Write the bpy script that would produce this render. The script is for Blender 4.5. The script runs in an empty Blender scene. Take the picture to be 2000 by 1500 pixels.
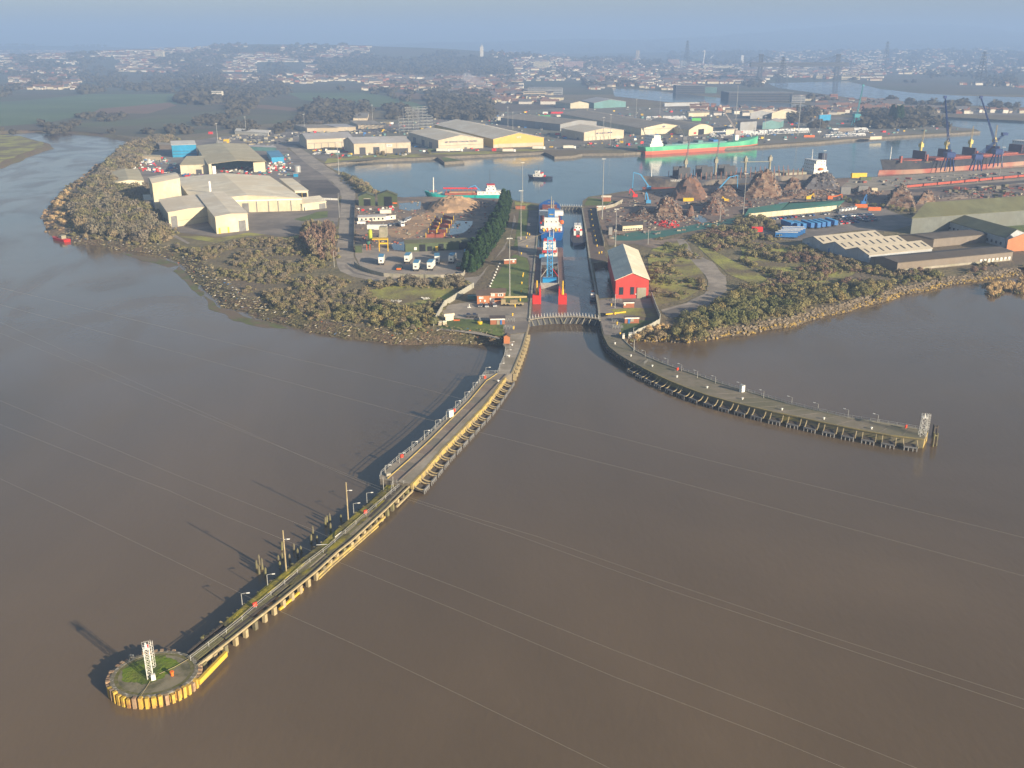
import bpy, bmesh, math, random
from mathutils import Vector, Matrix, noise
from mathutils.geometry import tessellate_polygon
R = math.radians
random.seed(7)
sc = bpy.context.scene
# ------------------------------------------------------------------ camera
FPX, CAMH, HOR = 1900.0, 114.0, 85.0
PITCH = math.atan((750 - HOR) / FPX)
CP, SP = math.cos(PITCH), math.sin(PITCH)
cam = bpy.data.cameras.new('camera')
cam.sensor_width = 36; cam.lens = FPX * 36 / 2000
cam.clip_start = 1; cam.clip_end = 60000
camo = bpy.data.objects.new('camera', cam)
camo.location = (0, 0, CAMH); camo.rotation_euler = (math.pi / 2 - PITCH, 0, 0)
sc.collection.objects.link(camo); sc.camera = camo
# ------------------------------------------------------------------ world, sun, exposure
SUN_EL, SUN_AZ = 16.5, 131.6          # azimuth clockwise from +Y: the sun stands behind the camera, to its right
world = bpy.data.worlds.new('World'); sc.world = world; world.use_nodes = True
wn = world.node_tree.nodes; wl = world.node_tree.links
bg = wn['Background']
sky = wn.new('ShaderNodeTexSky'); sky.sky_type = 'NISHITA'; sky.sun_disc = False
sky.sun_elevation = R(SUN_EL); sky.sun_rotation = R(SUN_AZ)
sky.altitude = 100; sky.air_density = 1.2; sky.dust_density = 1.6; sky.ozone_density = 2.0
wl.new(sky.outputs[0], bg.inputs[0]); bg.inputs[1].default_value = 0.062
sl = bpy.data.lights.new('sun', 'SUN'); sl.energy = 5.0; sl.angle = R(0.53); sl.color = (1, .84, .62)
so = bpy.data.objects.new('sun', sl); sc.collection.objects.link(so)
_d = Vector((math.sin(R(SUN_AZ)) * math.cos(R(SUN_EL)), math.cos(R(SUN_AZ)) * math.cos(R(SUN_EL)), math.sin(R(SUN_EL))))
so.rotation_euler = _d.to_track_quat('Z', 'Y').to_euler(); so.location = (300, -300, 300)
sc.view_settings.view_transform = 'Standard'; sc.view_settings.look = 'None'
sc.view_settings.exposure = 1.25; sc.view_settings.gamma = 1; sc.view_settings.use_curve_mapping = False
sc.render.engine = 'CYCLES'
sc.cycles.use_denoising = True
sc.cycles.max_bounces = 4; sc.cycles.diffuse_bounces = 2; sc.cycles.glossy_bounces = 2
sc.cycles.volume_bounces = 1; sc.cycles.transmission_bounces = 2; sc.cycles.transparent_max_bounces = 6
HAZE_DENSITY = 0.00025; HAZE_COLOR = (.31, .46, .75)
# ------------------------------------------------------------------ helpers
def P(u, v, z=0.0):
    """the place at height z that the photograph shows at (u, v)"""
    a, b = (u - 1000) / FPX, (v - 750) / FPX
    dy, dz = CP - b * SP, -SP - b * CP
    t = (z - CAMH) / dz
    return Vector((a * t, dy * t, z))
def PX(p):
    x, y, z = p[0], p[1], p[2] - CAMH
    d = y * CP - z * SP
    return 1000 + FPX * x / d, 750 - FPX * (y * SP + z * CP) / d
def hgt(u, vb, vt, z0=0.0):
    """height of an upright whose foot is at (u, vb, z0) and whose top shows at vt"""
    g = P(u, vb, z0); b = (vt - 750) / FPX
    # ray slope in the y-z plane
    return CAMH + g.y * (-SP - b * CP) / (CP - b * SP) - z0
def hill(x, y):
    if y < 2300: return 0.0
    h = 0.0
    for (cx, cy, a, sx, sy) in ((-2300, 5600, 78, 1700, 1500), (-1350, 6400, 118, 900, 1300), (-150, 5600, 84, 900, 1000),
                                (3100, 7200, 92, 1500, 1500), (1300, 8200, 62, 1600, 1500), (5200, 14000, 330, 2300, 2500),
                                (-4800, 9000, 100, 2500, 2000), (900, 12500, 150, 4000, 2200), (5800, 8500, 130, 1500, 2000)):
        h += a * math.exp(-((x - cx) / sx) ** 2 - ((y - cy) / sy) ** 2)
    k = min(1, (y - 2300) / 1200); k = k * k * (3 - 2 * k)
    return (h * (.62 if y < 9500 else 1)) * k * (1 + .18 * noise.noise(Vector((x / 600, y / 600, 1)))) 
def PT(u, v):
    """the place on the rolling far land shown at (u, v)"""
    a, b = (u - 1000) / FPX, (v - 750) / FPX
    dx, dy, dz = a, CP - b * SP, -SP - b * CP
    t = 1500.0
    while t < 15000:
        x, y, z = dx * t, dy * t, CAMH + dz * t
        if z <= hill(x, y): return Vector((x, y, hill(x, y)))
        t += 25
    return None
class MB:
    def __init__(s): s.v = []; s.f = []
    def add(s, vs, fs):
        o = len(s.v); s.v += [tuple(p) for p in vs]; s.f += [tuple(i + o for i in f) for f in fs]; return s
    def box(s, c, size, rot=0.0, z0=None):
        """c = centre of the base"""
        x, y, z = c; hx, hy, h = size[0] / 2, size[1] / 2, size[2]
        ca, sa = math.cos(rot), math.sin(rot)
        vs = [(x + ca * a - sa * b, y + sa * a + ca * b, z + e) for e in (0, h) for a, b in ((-hx, -hy), (hx, -hy), (hx, hy), (-hx, hy))]
        return s.add(vs, [(3, 2, 1, 0), (4, 5, 6, 7), (0, 1, 5, 4), (1, 2, 6, 5), (2, 3, 7, 6), (3, 0, 4, 7)])
    def prism(s, pts, z0, z1):
        n = len(pts); vs = [(p[0], p[1], z0) for p in pts] + [(p[0], p[1], z1) for p in pts]
        a = sum(pts[i][0] * pts[(i + 1) % n][1] - pts[(i + 1) % n][0] * pts[i][1] for i in range(n))
        if a < 0: vs = vs[:n][::-1] + vs[n:][::-1]
        fs = [tuple(range(n))[::-1], tuple(range(n, 2 * n))] + [(i, (i + 1) % n, n + (i + 1) % n, n + i) for i in range(n)]
        return s.add(vs, fs)
    def beam(s, a, b, w, h=None):
        a, b = Vector(a), Vector(b); h = h or w; d = b - a
        if d.length < 1e-6: return s
        d.normalize(); up = Vector((0, 0, 1))
        if abs(d.z) > .98: up = Vector((0, 1, 0))
        x = d.cross(up).normalized() * w / 2; y = x.cross(d).normalized() * h / 2
        vs = [p + q for p in (a, b) for q in (-x - y, x - y, x + y, -x + y)]
        return s.add(vs, [(3, 2, 1, 0), (4, 5, 6, 7), (0, 1, 5, 4), (1, 2, 6, 5), (2, 3, 7, 6), (3, 0, 4, 7)])
    def tube(s, a, b, r, n=6, r2=None):
        a, b = Vector(a), Vector(b); r2 = r if r2 is None else r2; d = b - a
        if d.length < 1e-6: return s
        d.normalize(); up = Vector((0, 0, 1)) if abs(d.z) < .98 else Vector((0, 1, 0))
        x = d.cross(up).normalized(); y = d.cross(x).normalized()
        vs = [p + (x * math.cos(2 * math.pi * i / n) + y * math.sin(2 * math.pi * i / n)) * q for p, q in ((a, r), (b, r2)) for i in range(n)]
        return s.add(vs, [(i, (i + 1) % n, n + (i + 1) % n, n + i) for i in range(n)] + [tuple(range(n))[::-1], tuple(range(n, 2 * n))])
    def path(s, pts, r, n=5):
        for a, b in zip(pts, pts[1:]): s.tube(a, b, r, n)
        return s
    def quad(s, *p): return s.add(p, [tuple(range(len(p)))])
    def slab(s, q, t):
        """thin plate: quad q thickened downward by t"""
        n = len(q); lo = [(p[0], p[1], p[2] - t) for p in q]
        return s.add(list(q) + lo, [tuple(range(n)), tuple(range(n, 2 * n))[::-1]] + [(i, n + i, n + (i + 1) % n, (i + 1) % n) for i in range(n)])
    def blob(s, c, r, jit=.15, sub=1, sq=(1, 1, 1)):
        bm = bmesh.new(); bmesh.ops.create_icosphere(bm, subdivisions=sub, radius=1)
        o = len(s.v)
        for v in bm.verts:
            k = r * (1 + random.uniform(-jit, jit)); s.v.append((c[0] + v.co.x * k * sq[0], c[1] + v.co.y * k * sq[1], c[2] + v.co.z * k * sq[2]))
        for f in bm.faces: s.f.append(tuple(v.index + o for v in f.verts))
        bm.free(); return s
    def mesh(s, name, m, smooth=False, off=(0, 0, 0)):
        me = bpy.data.meshes.new(name)
        ox, oy, oz = off
        me.from_pydata([(x - ox, y - oy, z - oz) for x, y, z in s.v], [], s.f)
        if m: me.materials.append(m)
        if smooth:
            for p in me.polygons: p.use_smooth = True
        me.update(); return me
def text_mesh(nm, text, size, m_, align='CENTER'):
    c = bpy.data.curves.new(nm, 'FONT'); c.body = text; c.size = size; c.extrude = .05; c.align_x = align; c.align_y = 'CENTER'; c.resolution_u = 2
    o = bpy.data.objects.new(nm, c); sc.collection.objects.link(o); dg = bpy.context.evaluated_depsgraph_get(); me = bpy.data.meshes.new_from_object(o.evaluated_get(dg)); me.name = nm
    bpy.data.objects.remove(o); bpy.data.curves.remove(c); me.materials.clear(); me.materials.append(m_); return me
def link(name, me, parent=None):
    o = bpy.data.objects.new(name, me); sc.collection.objects.link(o)
    if parent: o.parent = parent
    return o
def props(o, label=None, cat=None, group=None, kind=None):
    if label: o['label'] = label
    if cat: o['category'] = cat
    if group: o['group'] = group
    if kind: o['kind'] = kind
    return o
def thing(name, label, cat, loc=(0, 0, 0), rot=0.0, group=None):
    o = link(name, None); o.location = loc; o.rotation_euler = (0, 0, rot); return props(o, label, cat, group)
def part(name, mb, m, parent, smooth=False, world=True, label=None):
    """a part given in world coordinates (parent unrotated) or in the parent's own"""
    off = (0, 0, 0)
    if world:
        q = parent
        while q: off = (off[0] + q.location[0], off[1] + q.location[1], off[2] + q.location[2]); q = q.parent
    o = link(name, mb.mesh(name, m, smooth, off), parent)
    return props(o, label)
def solo(name, mb, m, label, cat, group=None, smooth=False, loc=(0, 0, 0)):
    o = link(name, mb.mesh(name, m, smooth)); o.location = loc; return props(o, label, cat, group)   # with loc, mb is in the thing's own coordinates
def struct(name, mb, m, smooth=False): return props(link(name, mb.mesh(name, m, smooth)), kind='structure')
def stuff(name, mb, m, label, parent=None): return props(link(name, mb.mesh(name, m), parent), label=label, kind='stuff')
def dup(root, loc, rot=None, label=None, group=None, scale=None):
    r = root.copy(); sc.collection.objects.link(r); r.location = loc
    if rot is not None: r.rotation_euler = (0, 0, rot)
    if label: r['label'] = label
    if group: r['group'] = group
    if scale: r.scale = scale
    for ch in list(root.children):
        c = ch.copy(); sc.collection.objects.link(c); c.parent = r
        for g in list(ch.children):
            d = g.copy(); sc.collection.objects.link(d); d.parent = c
    return r
ORD = ['first', 'second', 'third', 'fourth', 'fifth', 'sixth', 'seventh', 'eighth', 'ninth', 'tenth', 'eleventh', 'twelfth', 'thirteenth',
       'fourteenth', 'fifteenth', 'sixteenth', 'seventeenth', 'eighteenth', 'nineteenth', 'twentieth', 'twenty-first', 'twenty-second', 'twenty-third', 'twenty-fourth',
       'twenty-fifth', 'twenty-sixth', 'twenty-seventh', 'twenty-eighth', 'twenty-ninth', 'thirtieth']
def inpoly(u, v, poly):
    c = False; n = len(poly); j = n - 1
    for i in range(n):
        xi, yi = poly[i][0], poly[i][1]; xj, yj = poly[j][0], poly[j][1]
        if (yi > v) != (yj > v) and u < (xj - xi) * (v - yi) / (yj - yi) + xi: c = not c
        j = i
    return c
def resample(pts, step, jit=0.0, closed=False):
    out = []; n = len(pts)
    for i in range(n if closed else n - 1):
        a, b = Vector(pts[i]), Vector(pts[(i + 1) % n]); L = (b - a).length; k = max(1, int(L / step))
        for j in range(k):
            p = a.lerp(b, j / k)
            if jit and (j or i):
                q = noise.noise_vector(Vector((p.x / (step * 2.2), p.y / (step * 2.2), 3.3))); p = p + Vector((q.x, q.y, 0)) * jit
            out.append(p)
    if not closed: out.append(Vector(pts[-1]))
    return out
# ------------------------------------------------------------------ materials
MATS = {}
def M(name, col, col2=None, scale=1.0, rough=.85, metal=0.0, bump=0.0, col3=None, scale3=.05, detail=6, stripe=None, stripe_col=None, spec=.3, t2=(.35, .65), t3=(.42, .6), bscale=None):
    """noise-mottled material in world metres; stripe = (axis vector, period m, fill, softness)"""
    m = bpy.data.materials.new(name); m.use_nodes = True; nt = m.node_tree; N = nt.nodes; L = nt.links
    b = N['Principled BSDF']; b.inputs['Roughness'].default_value = rough; b.inputs['Metallic'].default_value = metal
    b.inputs['Specular IOR Level'].default_value = spec
    geo = N.new('ShaderNodeNewGeometry')
    def nz(s, d=detail):
        n = N.new('ShaderNodeTexNoise'); n.inputs['Scale'].default_value = s; n.inputs['Detail'].default_value = d; n.inputs['Roughness'].default_value = .6
        L.new(geo.outputs['Position'], n.inputs['Vector']); return n
    def mix(fac, a, c):
        x = N.new('ShaderNodeMix'); x.data_type = 'RGBA'
        if isinstance(fac, float): x.inputs[0].default_value = fac
        else: L.new(fac, x.inputs[0])
        for k, q in ((6, a), (7, c)):
            if isinstance(q, (tuple, list)): x.inputs[k].default_value = (*q[:3], 1)
            else: L.new(q, x.inputs[k])
        return x.outputs[2]
    def ramp(src, lo, hi):
        r = N.new('ShaderNodeMapRange'); r.inputs[1].default_value = lo; r.inputs[2].default_value = hi; L.new(src, r.inputs[0]); return r.outputs[0]
    c = tuple(col)
    if col2 is not None: c = mix(ramp(nz(scale).outputs[0], *t2), c, tuple(col2))
    if col3 is not None: c = mix(ramp(nz(scale3, 4).outputs[0], *t3), c, tuple(col3))
    if stripe:
        ax, per, fill, scol = stripe
        d = N.new('ShaderNodeVectorMath'); d.operation = 'DOT_PRODUCT'; L.new(geo.outputs['Position'], d.inputs[0]); d.inputs[1].default_value = ax
        q = N.new('ShaderNodeMath'); q.operation = 'DIVIDE'; L.new(d.outputs['Value'], q.inputs[0]); q.inputs[1].default_value = per
        fr = N.new('ShaderNodeMath'); fr.operation = 'FRACT'; L.new(q.outputs[0], fr.inputs[0])
        lt = N.new('ShaderNodeMath'); lt.operation = 'LESS_THAN'; L.new(fr.outputs[0], lt.inputs[0]); lt.inputs[1].default_value = fill
        c = mix(lt.outputs[0], c, tuple(scol))
    if isinstance(c, tuple): b.inputs['Base Color'].default_value = (*c[:3], 1)
    else: L.new(c, b.inputs['Base Color'])
    if bump:
        bp = N.new('ShaderNodeBump'); bp.inputs['Strength'].default_value = 1; bp.inputs['Distance'].default_value = bump
        L.new(nz(bscale or scale * 3, 4).outputs[0], bp.inputs['Height']); L.new(bp.outputs[0], b.inputs['Normal'])
    MATS[name] = m; return m
def clad(name, c, k=.82, rough=.6, vert=True):
    """painted profiled sheet cladding: colour with dirt, weathered seams"""
    return M(name, c, tuple(x * k * .92 for x in c), .3, rough, detail=9, col3=tuple(x * (k * q) for x, q in zip(c, (1.0, .95, .88))), scale3=.05, stripe=((.7, .7, 0) if vert else (0, 0, 1), 6.0, .012, tuple(x * .6 for x in c)))
def sheet(name, col, k=.85, rough=.7, ax=(1, 0, 0), per=2.2):
    return M(name, col, tuple(x * k * .86 for x in col), .11, rough, stripe=(ax, per, .06, tuple(x * .74 for x in col)), col3=tuple(x * q for x, q in zip(col, (.80, .76, .70))), scale3=.035, detail=10)
def water_mat(name, col, rough, bump, sc1, sc2, col2=None, ws=.004, spec=.5):
    m = bpy.data.materials.new(name); m.use_nodes = True; nt = m.node_tree; N = nt.nodes; L = nt.links; b = N['Principled BSDF']
    b.inputs['Roughness'].default_value = rough; b.inputs['IOR'].default_value = 1.33; b.inputs['Specular IOR Level'].default_value = spec
    geo = N.new('ShaderNodeNewGeometry')
    mp = N.new('ShaderNodeMapping'); L.new(geo.outputs['Position'], mp.inputs[0]); mp.inputs['Scale'].default_value = (1, .55, 1); mp.inputs['Rotation'].default_value = (0, 0, .5)
    n1 = N.new('ShaderNodeTexNoise'); n1.inputs['Scale'].default_value = sc1; n1.inputs['Detail'].default_value = 4; L.new(mp.outputs[0], n1.inputs[0])
    n2 = N.new('ShaderNodeTexNoise'); n2.inputs['Scale'].default_value = sc2; n2.inputs['Detail'].default_value = 3; L.new(mp.outputs[0], n2.inputs[0])
    n3 = N.new('ShaderNodeTexNoise'); n3.inputs['Scale'].default_value = ws; n3.inputs['Detail'].default_value = 5; n3.inputs['Distortion'].default_value = 1.2; L.new(mp.outputs[0], n3.inputs[0])
    ad = N.new('ShaderNodeMath'); ad.operation = 'ADD'; L.new(n1.outputs[0], ad.inputs[0]); L.new(n2.outputs[0], ad.inputs[1])
    bp = N.new('ShaderNodeBump'); bp.inputs['Distance'].default_value = bump; L.new(ad.outputs[0], bp.inputs['Height']); L.new(bp.outputs[0], b.inputs['Normal'])
    x = N.new('ShaderNodeMix'); x.data_type = 'RGBA'; r = N.new('ShaderNodeMapRange'); r.inputs[1].default_value = .35; r.inputs[2].default_value = .65
    L.new(n3.outputs[0], r.inputs[0]); L.new(r.outputs[0], x.inputs[0]); x.inputs[6].default_value = (*col, 1); x.inputs[7].default_value = (*(col2 or col), 1)
    L.new(x.outputs[2], b.inputs['Base Color']); rr = N.new('ShaderNodeMapRange'); n4 = N.new('ShaderNodeTexNoise'); n4.inputs['Scale'].default_value = ws * 2.3; n4.inputs['Detail'].default_value = 6; n4.inputs['Distortion'].default_value = 2.5; L.new(mp.outputs[0], n4.inputs[0])
    rr.inputs[1].default_value = .42; rr.inputs[2].default_value = .62; rr.inputs[3].default_value = rough * .65; rr.inputs[4].default_value = rough * 1.5; L.new(n4.outputs[0], rr.inputs[0]); L.new(rr.outputs[0], b.inputs['Roughness'])
    MATS[name] = m; return m
river_m = water_mat('river_water', (.098, .071, .043), .17, .045, .8, .10, (.145, .104, .064), .006)
dock_m = water_mat('dock_water', (.030, .066, .088), .10, .05, .8, .09, (.045, .078, .095), .012)
lock_m = water_mat('lock_water', (.17, .115, .082), .2, .05, .8, .1, (.13, .10, .085), .02)
m_land = M('land_ground', (.215, .175, .095), (.13, .115, .062), .09, 1, col3=(.155, .12, .08), scale3=.014, detail=11, bump=.9, bscale=.35)
m_far = M('far_land', (.085, .095, .052), (.055, .065, .042), .006, 1, col3=(.11, .095, .07), scale3=.0018, detail=11)
m_bank = M('bank_mud', (.20, .135, .085), (.095, .075, .045), .35, 1, col3=(.14, .12, .055), scale3=.07, bump=1.4, bscale=.8, detail=10)
m_sandbank = M('bank_sand', (.34, .23, .12), (.22, .15, .085), .2, 1, col3=(.15, .11, .07), scale3=.05, bump=1.0, bscale=.6)
m_rockbank = M('bank_rock', (.17, .13, .08), (.09, .075, .05), .6, 1, bump=1.0)
m_quaywall = M('quay_wall', (.20, .17, .13), (.11, .10, .08), .4, .9, bump=.1)
m_asph = M('asphalt', (.205, .178, .155), (.26, .225, .19), .25, .95, col3=(.145, .13, .118), scale3=.035, detail=9)
m_asph_d = M('dark_asphalt', (.11, .095, .088), (.145, .125, .11), .2, .95, col3=(.07, .064, .062), scale3=.03)
m_conc = M('concrete', (0.362, 0.319, 0.261), (0.275, 0.239, 0.189), .3, .95, col3=(0.232, 0.203, 0.152), scale3=.07)
m_conc_l = M('pale_concrete', (.36, .33, .27), (.28, .26, .21), .4, .9, col3=(.25, .24, .17), scale3=.1)
m_road = M('worn_road', (.36, .31, .25), (.28, .245, .20), .2, .95, col3=(.23, .20, .165), scale3=.05)
m_grass = M('lawn_grass', (.115, .165, .038), (.15, .165, .055), .2, 1, col3=(.085, .115, .04), scale3=.05, detail=9, bump=.2)
m_meadow = M('rough_meadow', (.34, .34, .07), (.25, .235, .075), .10, 1, col3=(.16, .125, .07), scale3=.035, detail=10, bump=.4, bscale=.6)
m_dirt = M('yard_dirt', (.30, .22, .155), (.20, .155, .12), .12, 1, col3=(.15, .125, .105), scale3=.03, bump=.3, detail=10)
m_sand = M('yard_sand', (.46, .30, .17), (.37, .24, .14), .15, 1, col3=(.28, .19, .12), scale3=.06, bump=.2)
m_mud = M('wet_mud', (.115, .075, .055), (.09, .066, .055), .1, .5, col3=(.14, .10, .075), scale3=.05, bump=.2)
m_puddle = M('puddle_water', (.05, .06, .07), rough=.08, spec=.6)
m_green_f = M('green_field', (0.087, 0.138, 0.058), (0.109, 0.152, 0.072), .01, 1, col3=(0.080, 0.116, 0.058), scale3=.004)
m_plough = M('ploughed_field', (.185, .115, .075), (.15, .10, .065), .02, 1)
m_black = M('void_shade', (.012, .014, .018), rough=.8)  # near-black stands for the shade inside doorways, barge hold and gate recess
m_white = M('white_paint', (.74, .74, .70), (.62, .60, .55), .5, .5)
m_cream = clad('cream_cladding', (.62, .57, .42))
m_cream2 = clad('beige_cladding', (.56, .49, .37))
m_galv = M('galvanised_steel', (.42, .42, .40), (.32, .32, .30), 1, .45, .3)
m_tan = M('timber_pile', (.40, .33, .20), (.25, .21, .125), .8, .9, col3=(.31, .25, .14), scale3=.35)
m_timber = M('grey_timber', (.155, .135, .095), (.085, .078, .055), .7, .9, col3=(.17, .16, .07), scale3=.3)
m_timber_d = M('dark_timber', (.055, .048, .042), (.085, .072, .058), .6, .9)
m_yellow = M('yellow_lichen', (.46, .33, .07), (.38, .30, .13), .8, .8, col3=(.24, .19, .10), scale3=.4)
m_moss = M('moss', (.33, .27, .028), (.19, .17, .025), .6, 1, col3=(.11, .095, .04), scale3=.22, bump=.3)
m_moss_g = M('green_moss', (.11, .17, .012), (.16, .18, .025), .5, 1, col3=(.06, .085, .02), scale3=.25, bump=.3)
m_brick = M('red_brick', (.34, .125, .065), (.27, .10, .055), 1.2, .9, stripe=((0, 0, 1), .3, .12, (.30, .14, .09)))
m_redclad = M('red_cladding', (.50, .055, .045), (.42, .048, .040), .2, .6, stripe=((.72, .69, 0), 1.0, .08, (.40, .04, .035)))
m_red = M('red_paint', (.62, .03, .025), (.50, .035, .03), .6, .5)
m_rust = M('rusty_red', (.30, .085, .055), (.22, .07, .05), .3, .8)
m_orange = M('orange_paint', (.75, .16, .02), (.60, .13, .03), .5, .5)
m_blue = M('blue_paint', (.03, .16, .42), (.03, .12, .33), .3, .5)
m_lblue = M('light_blue_steel', (.07, .32, .60), (.06, .26, .50), .5, .5)
m_navy = M('navy_hull', (.018, .028, .060), (.025, .035, .07), .3, .5)
m_yel = M('yellow_paint', (.75, .48, .02), (.62, .40, .03), .6, .5)
m_tealhull = M('teal_hull', (.01, .36, .33), (.012, .30, .28), .2, .4)
m_greenhull = M('green_hull', (.10, .42, .22), (.13, .46, .26), .1, .5, col3=(.06, .32, .2), scale3=.03)
m_orangehull = M('antifouling', (.55, .13, .07), (.48, .12, .07), .1, .7)
m_grey = M('grey_steel', (.19, .19, .19), (.14, .14, .14), .3, .7)
m_dgrey = M('dark_steel', (.05, .055, .065), (.07, .07, .075), .3, .7)
m_glass = M('window_glass', (.03, .04, .055), rough=.15, spec=.6)
m_dgreen = clad('dark_green_cladding', (.085, .115, .055))
m_tyre = M('tyre_rubber', (.02, .02, .02), rough=.9)
m_cable = M('cable_metal', (.34, .31, .26), rough=.5)
# ------------------------------------------------------------------ ground, water
ZR, ZD = -3.0, -2.6
def g(*uv, z=0.0): return [P(u, v, z) for u, v in uv]
LEFT_BANK = [(0, 262), (60, 259), (130, 260), (200, 267), (245, 276), (285, 285), (262, 296), (222, 308), (190, 322), (160, 345), (128, 368), (98, 395), (82, 425), (90, 450), (112, 467),
             (160, 477), (230, 488), (300, 498), (350, 517), (378, 545), (402, 575), (430, 600), (480, 613), (530, 628), (600, 650), (680, 662), (760, 672), (850, 673), (900, 671), (945, 672), (978, 676)]
LOCK_L = [(984, 655), (1004, 652), (1028, 650), (1034, 628), (1035.5, 601), (1041, 545), (1047, 487), (1051, 440), (1055, 398), (1004, 391), (960, 389), (900, 391), (820, 390),
          (775, 384), (735, 372), (700, 352), (680, 340), (655, 332), (633, 321), (700, 313), (780, 310), (854, 307), (868, 317), (907, 314), (866, 306),
          (1000, 300), (1064, 297), (1083, 306), (1120, 304), (1138, 300), (1219, 299), (1249, 297), (1478, 285), (1600, 277), (1650, 272.5), (1750, 266), (1860, 260), (1915, 256.5),
          (1905, 252), (1870, 249), (1830, 243), (1798, 238), (1785, 230), (1800, 226), (1860, 229), (2000, 236)]
SOUTH_Q = [(2000, 326), (1900, 333), (1800, 339), (1715, 345), (1640, 348), (1500, 355), (1380, 362), (1262, 371), (1215, 374), (1175, 381), (1150, 384), (1138, 392), (1137, 406),
           (1145, 455), (1152, 508), (1162, 560), (1169, 600), (1172, 627), (1178, 650), (1208, 652), (1222, 664)]
RIGHT_BANK = [(1228, 663), (1262, 667), (1300, 668), (1344, 670), (1390, 664), (1452, 654), (1492, 648), (1546, 637), (1618, 618), (1650, 611), (1720, 590), (1790, 573), (1860, 558), (1930, 546), (2000, 536)]
def bank_top(line, w):
    """inland edge of a sloping bank: waterline moved left of travel by w"""
    out = []
    for i, p in enumerate(line):
        a = line[max(0, i - 2)]; b = line[min(len(line) - 1, i + 2)]; d = (b - a); d.z = 0; d.normalize()
        k = w * (1 + .35 * noise.noise(Vector((p.x / 30, p.y / 30, 9))))
        out.append(Vector((p.x - d.y * k, p.y + d.x * k, 0)))
    return out
def bank_strip(wl, top, m, rows=5):
    mb = MB(); n = len(wl)
    for i in range(n):
        a = wl[i] + (wl[i] - top[i]) * .3; a.z = -5
        for j in range(rows + 1):
            t = j / rows; p = a.lerp(top[i], t)
            q = noise.noise(Vector((p.x / 4, p.y / 4, 5)))
            z = -5 + 5 * (t ** .75) + (q * .8 if 0 < j < rows else 0) - (.02 if j == rows else 0)
            mb.v.append((p.x, p.y, z))
    for i in range(n - 1):
        for j in range(rows):
            k = i * (rows + 1) + j; mb.f.append((k, k + rows + 1, k + rows + 2, k + 1))
    return struct('riverbank', mb, m, True)
lb = resample([P(u, v, ZR) for u, v in LEFT_BANK], 9, 4.0)
rb = resample([P(u, v, ZR) for u, v in RIGHT_BANK], 7, 2.5)
lbt = bank_top(lb, 10); rbt = bank_top(rb, 4.6)
BIG = 22000
land_a = [Vector((-BIG, lbt[0].y, 0))] + lbt + [P(u, v) for u, v in LOCK_L] + [Vector((BIG, P(2000, 236).y - 60, 0)), Vector((BIG, 2400, 0)), Vector((-BIG, 2400, 0))]
land_b = [Vector((BIG, P(2000, 326).y, 0))] + [P(u, v) for u, v in SOUTH_Q] + rbt + [Vector((BIG, rbt[-1].y, 0))]
DRY = g((1159, 514), (1190, 510), (1199, 581), (1170, 583))
def flat(name, loops, m, z=None, kind='structure'):
    tri = tessellate_polygon([[Vector((p.x, p.y, 0)) for p in l] for l in loops]); pts = [p for l in loops for p in l]
    mb = MB(); zz = z
    mb.v = [(p.x, p.y, p.z if zz is None else zz) for p in pts]
    for t in tri:
        a, b, c = (pts[i] for i in t)
        mb.f.append(tuple(t) if (b.x - a.x) * (c.y - a.y) - (b.y - a.y) * (c.x - a.x) > 0 else tuple(t)[::-1])
    return struct(name, mb, m)
flat('ground', [land_a], m_land); flat('ground', [land_b, DRY[::-1]], m_land)
def skirt(name, pts, m, z0=-8.0, z1=0.0, closed=False):
    mb = MB(); n = len(pts)
    for p in pts: mb.v += [(p.x, p.y, z0), (p.x, p.y, z1)]
    for i in range(n if closed else n - 1):
        j = (i + 1) % n; mb.f.append((2 * i, 2 * j, 2 * j + 1, 2 * i + 1))
    return struct(name, mb, m)
skirt('quay_wall', [lbt[-1]] + [P(u, v) for u, v in LOCK_L] + [land_a[-3]], m_quaywall)
skirt('quay_wall', [land_b[0]] + [P(u, v) for u, v in SOUTH_Q] + [rbt[0]], m_quaywall)
skirt('dry_dock_wall', DRY, m_quaywall, -5, 0, True)
flat('dry_dock_floor', [DRY], M('dock_floor', (.05, .09, .09), (.10, .11, .10), .3, .4), -4.2)
k = int(len(lb) * .62)
# the bare sandy point, then the dark muddy shore strewn with wrack
i0 = min(range(len(lb)), key=lambda i: (lb[i] - P(222, 308, ZR)).length); i1 = min(range(len(lb)), key=lambda i: (lb[i] - P(100, 462, ZR)).length)
bank_strip(lb[:i0 + 1], lbt[:i0 + 1], m_bank); bank_strip(lb[i0:i1 + 1], lbt[i0:i1 + 1], m_sandbank); bank_strip(lb[i1:], lbt[i1:], m_bank)
bank_strip(rb, rbt, m_rockbank)
# the spit across the river bend at far left
spit = resample([P(u, v, ZR) for u, v in ((-260, 262), (0, 266), (55, 269), (98, 282), (104, 290), (70, 302), (0, 330), (-300, 372))], 14, 6)
spt = bank_top(spit, -9)
flat('ground', [[Vector((-900, spt[0].y, 0))] + spt + [Vector((-900, spt[-1].y, 0))]], m_meadow); bank_strip(spit, spt, m_bank)
w = MB(); w.quad((-BIG, -400, ZR), (BIG, -400, ZR), (BIG, 1700, ZR), (-BIG, 1700, ZR)); struct('river', w, river_m)
flat('dock_water', [g((1046, 493), (1150, 493), (1160, 430), (1250, 400), (1500, 380), (2000, 345), (2700, 330), (2700, 214), (1700, 215), (1400, 262), (600, 292), (600, 345), (690, 400), (1030, 412))], dock_m, ZD)
flat('lock_water', [[P(u, v) for u, v in ((1020, 618.5), (1190, 618.5), (1195, 560), (1175, 493), (1025, 493))]], lock_m, ZD + .004)
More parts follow.
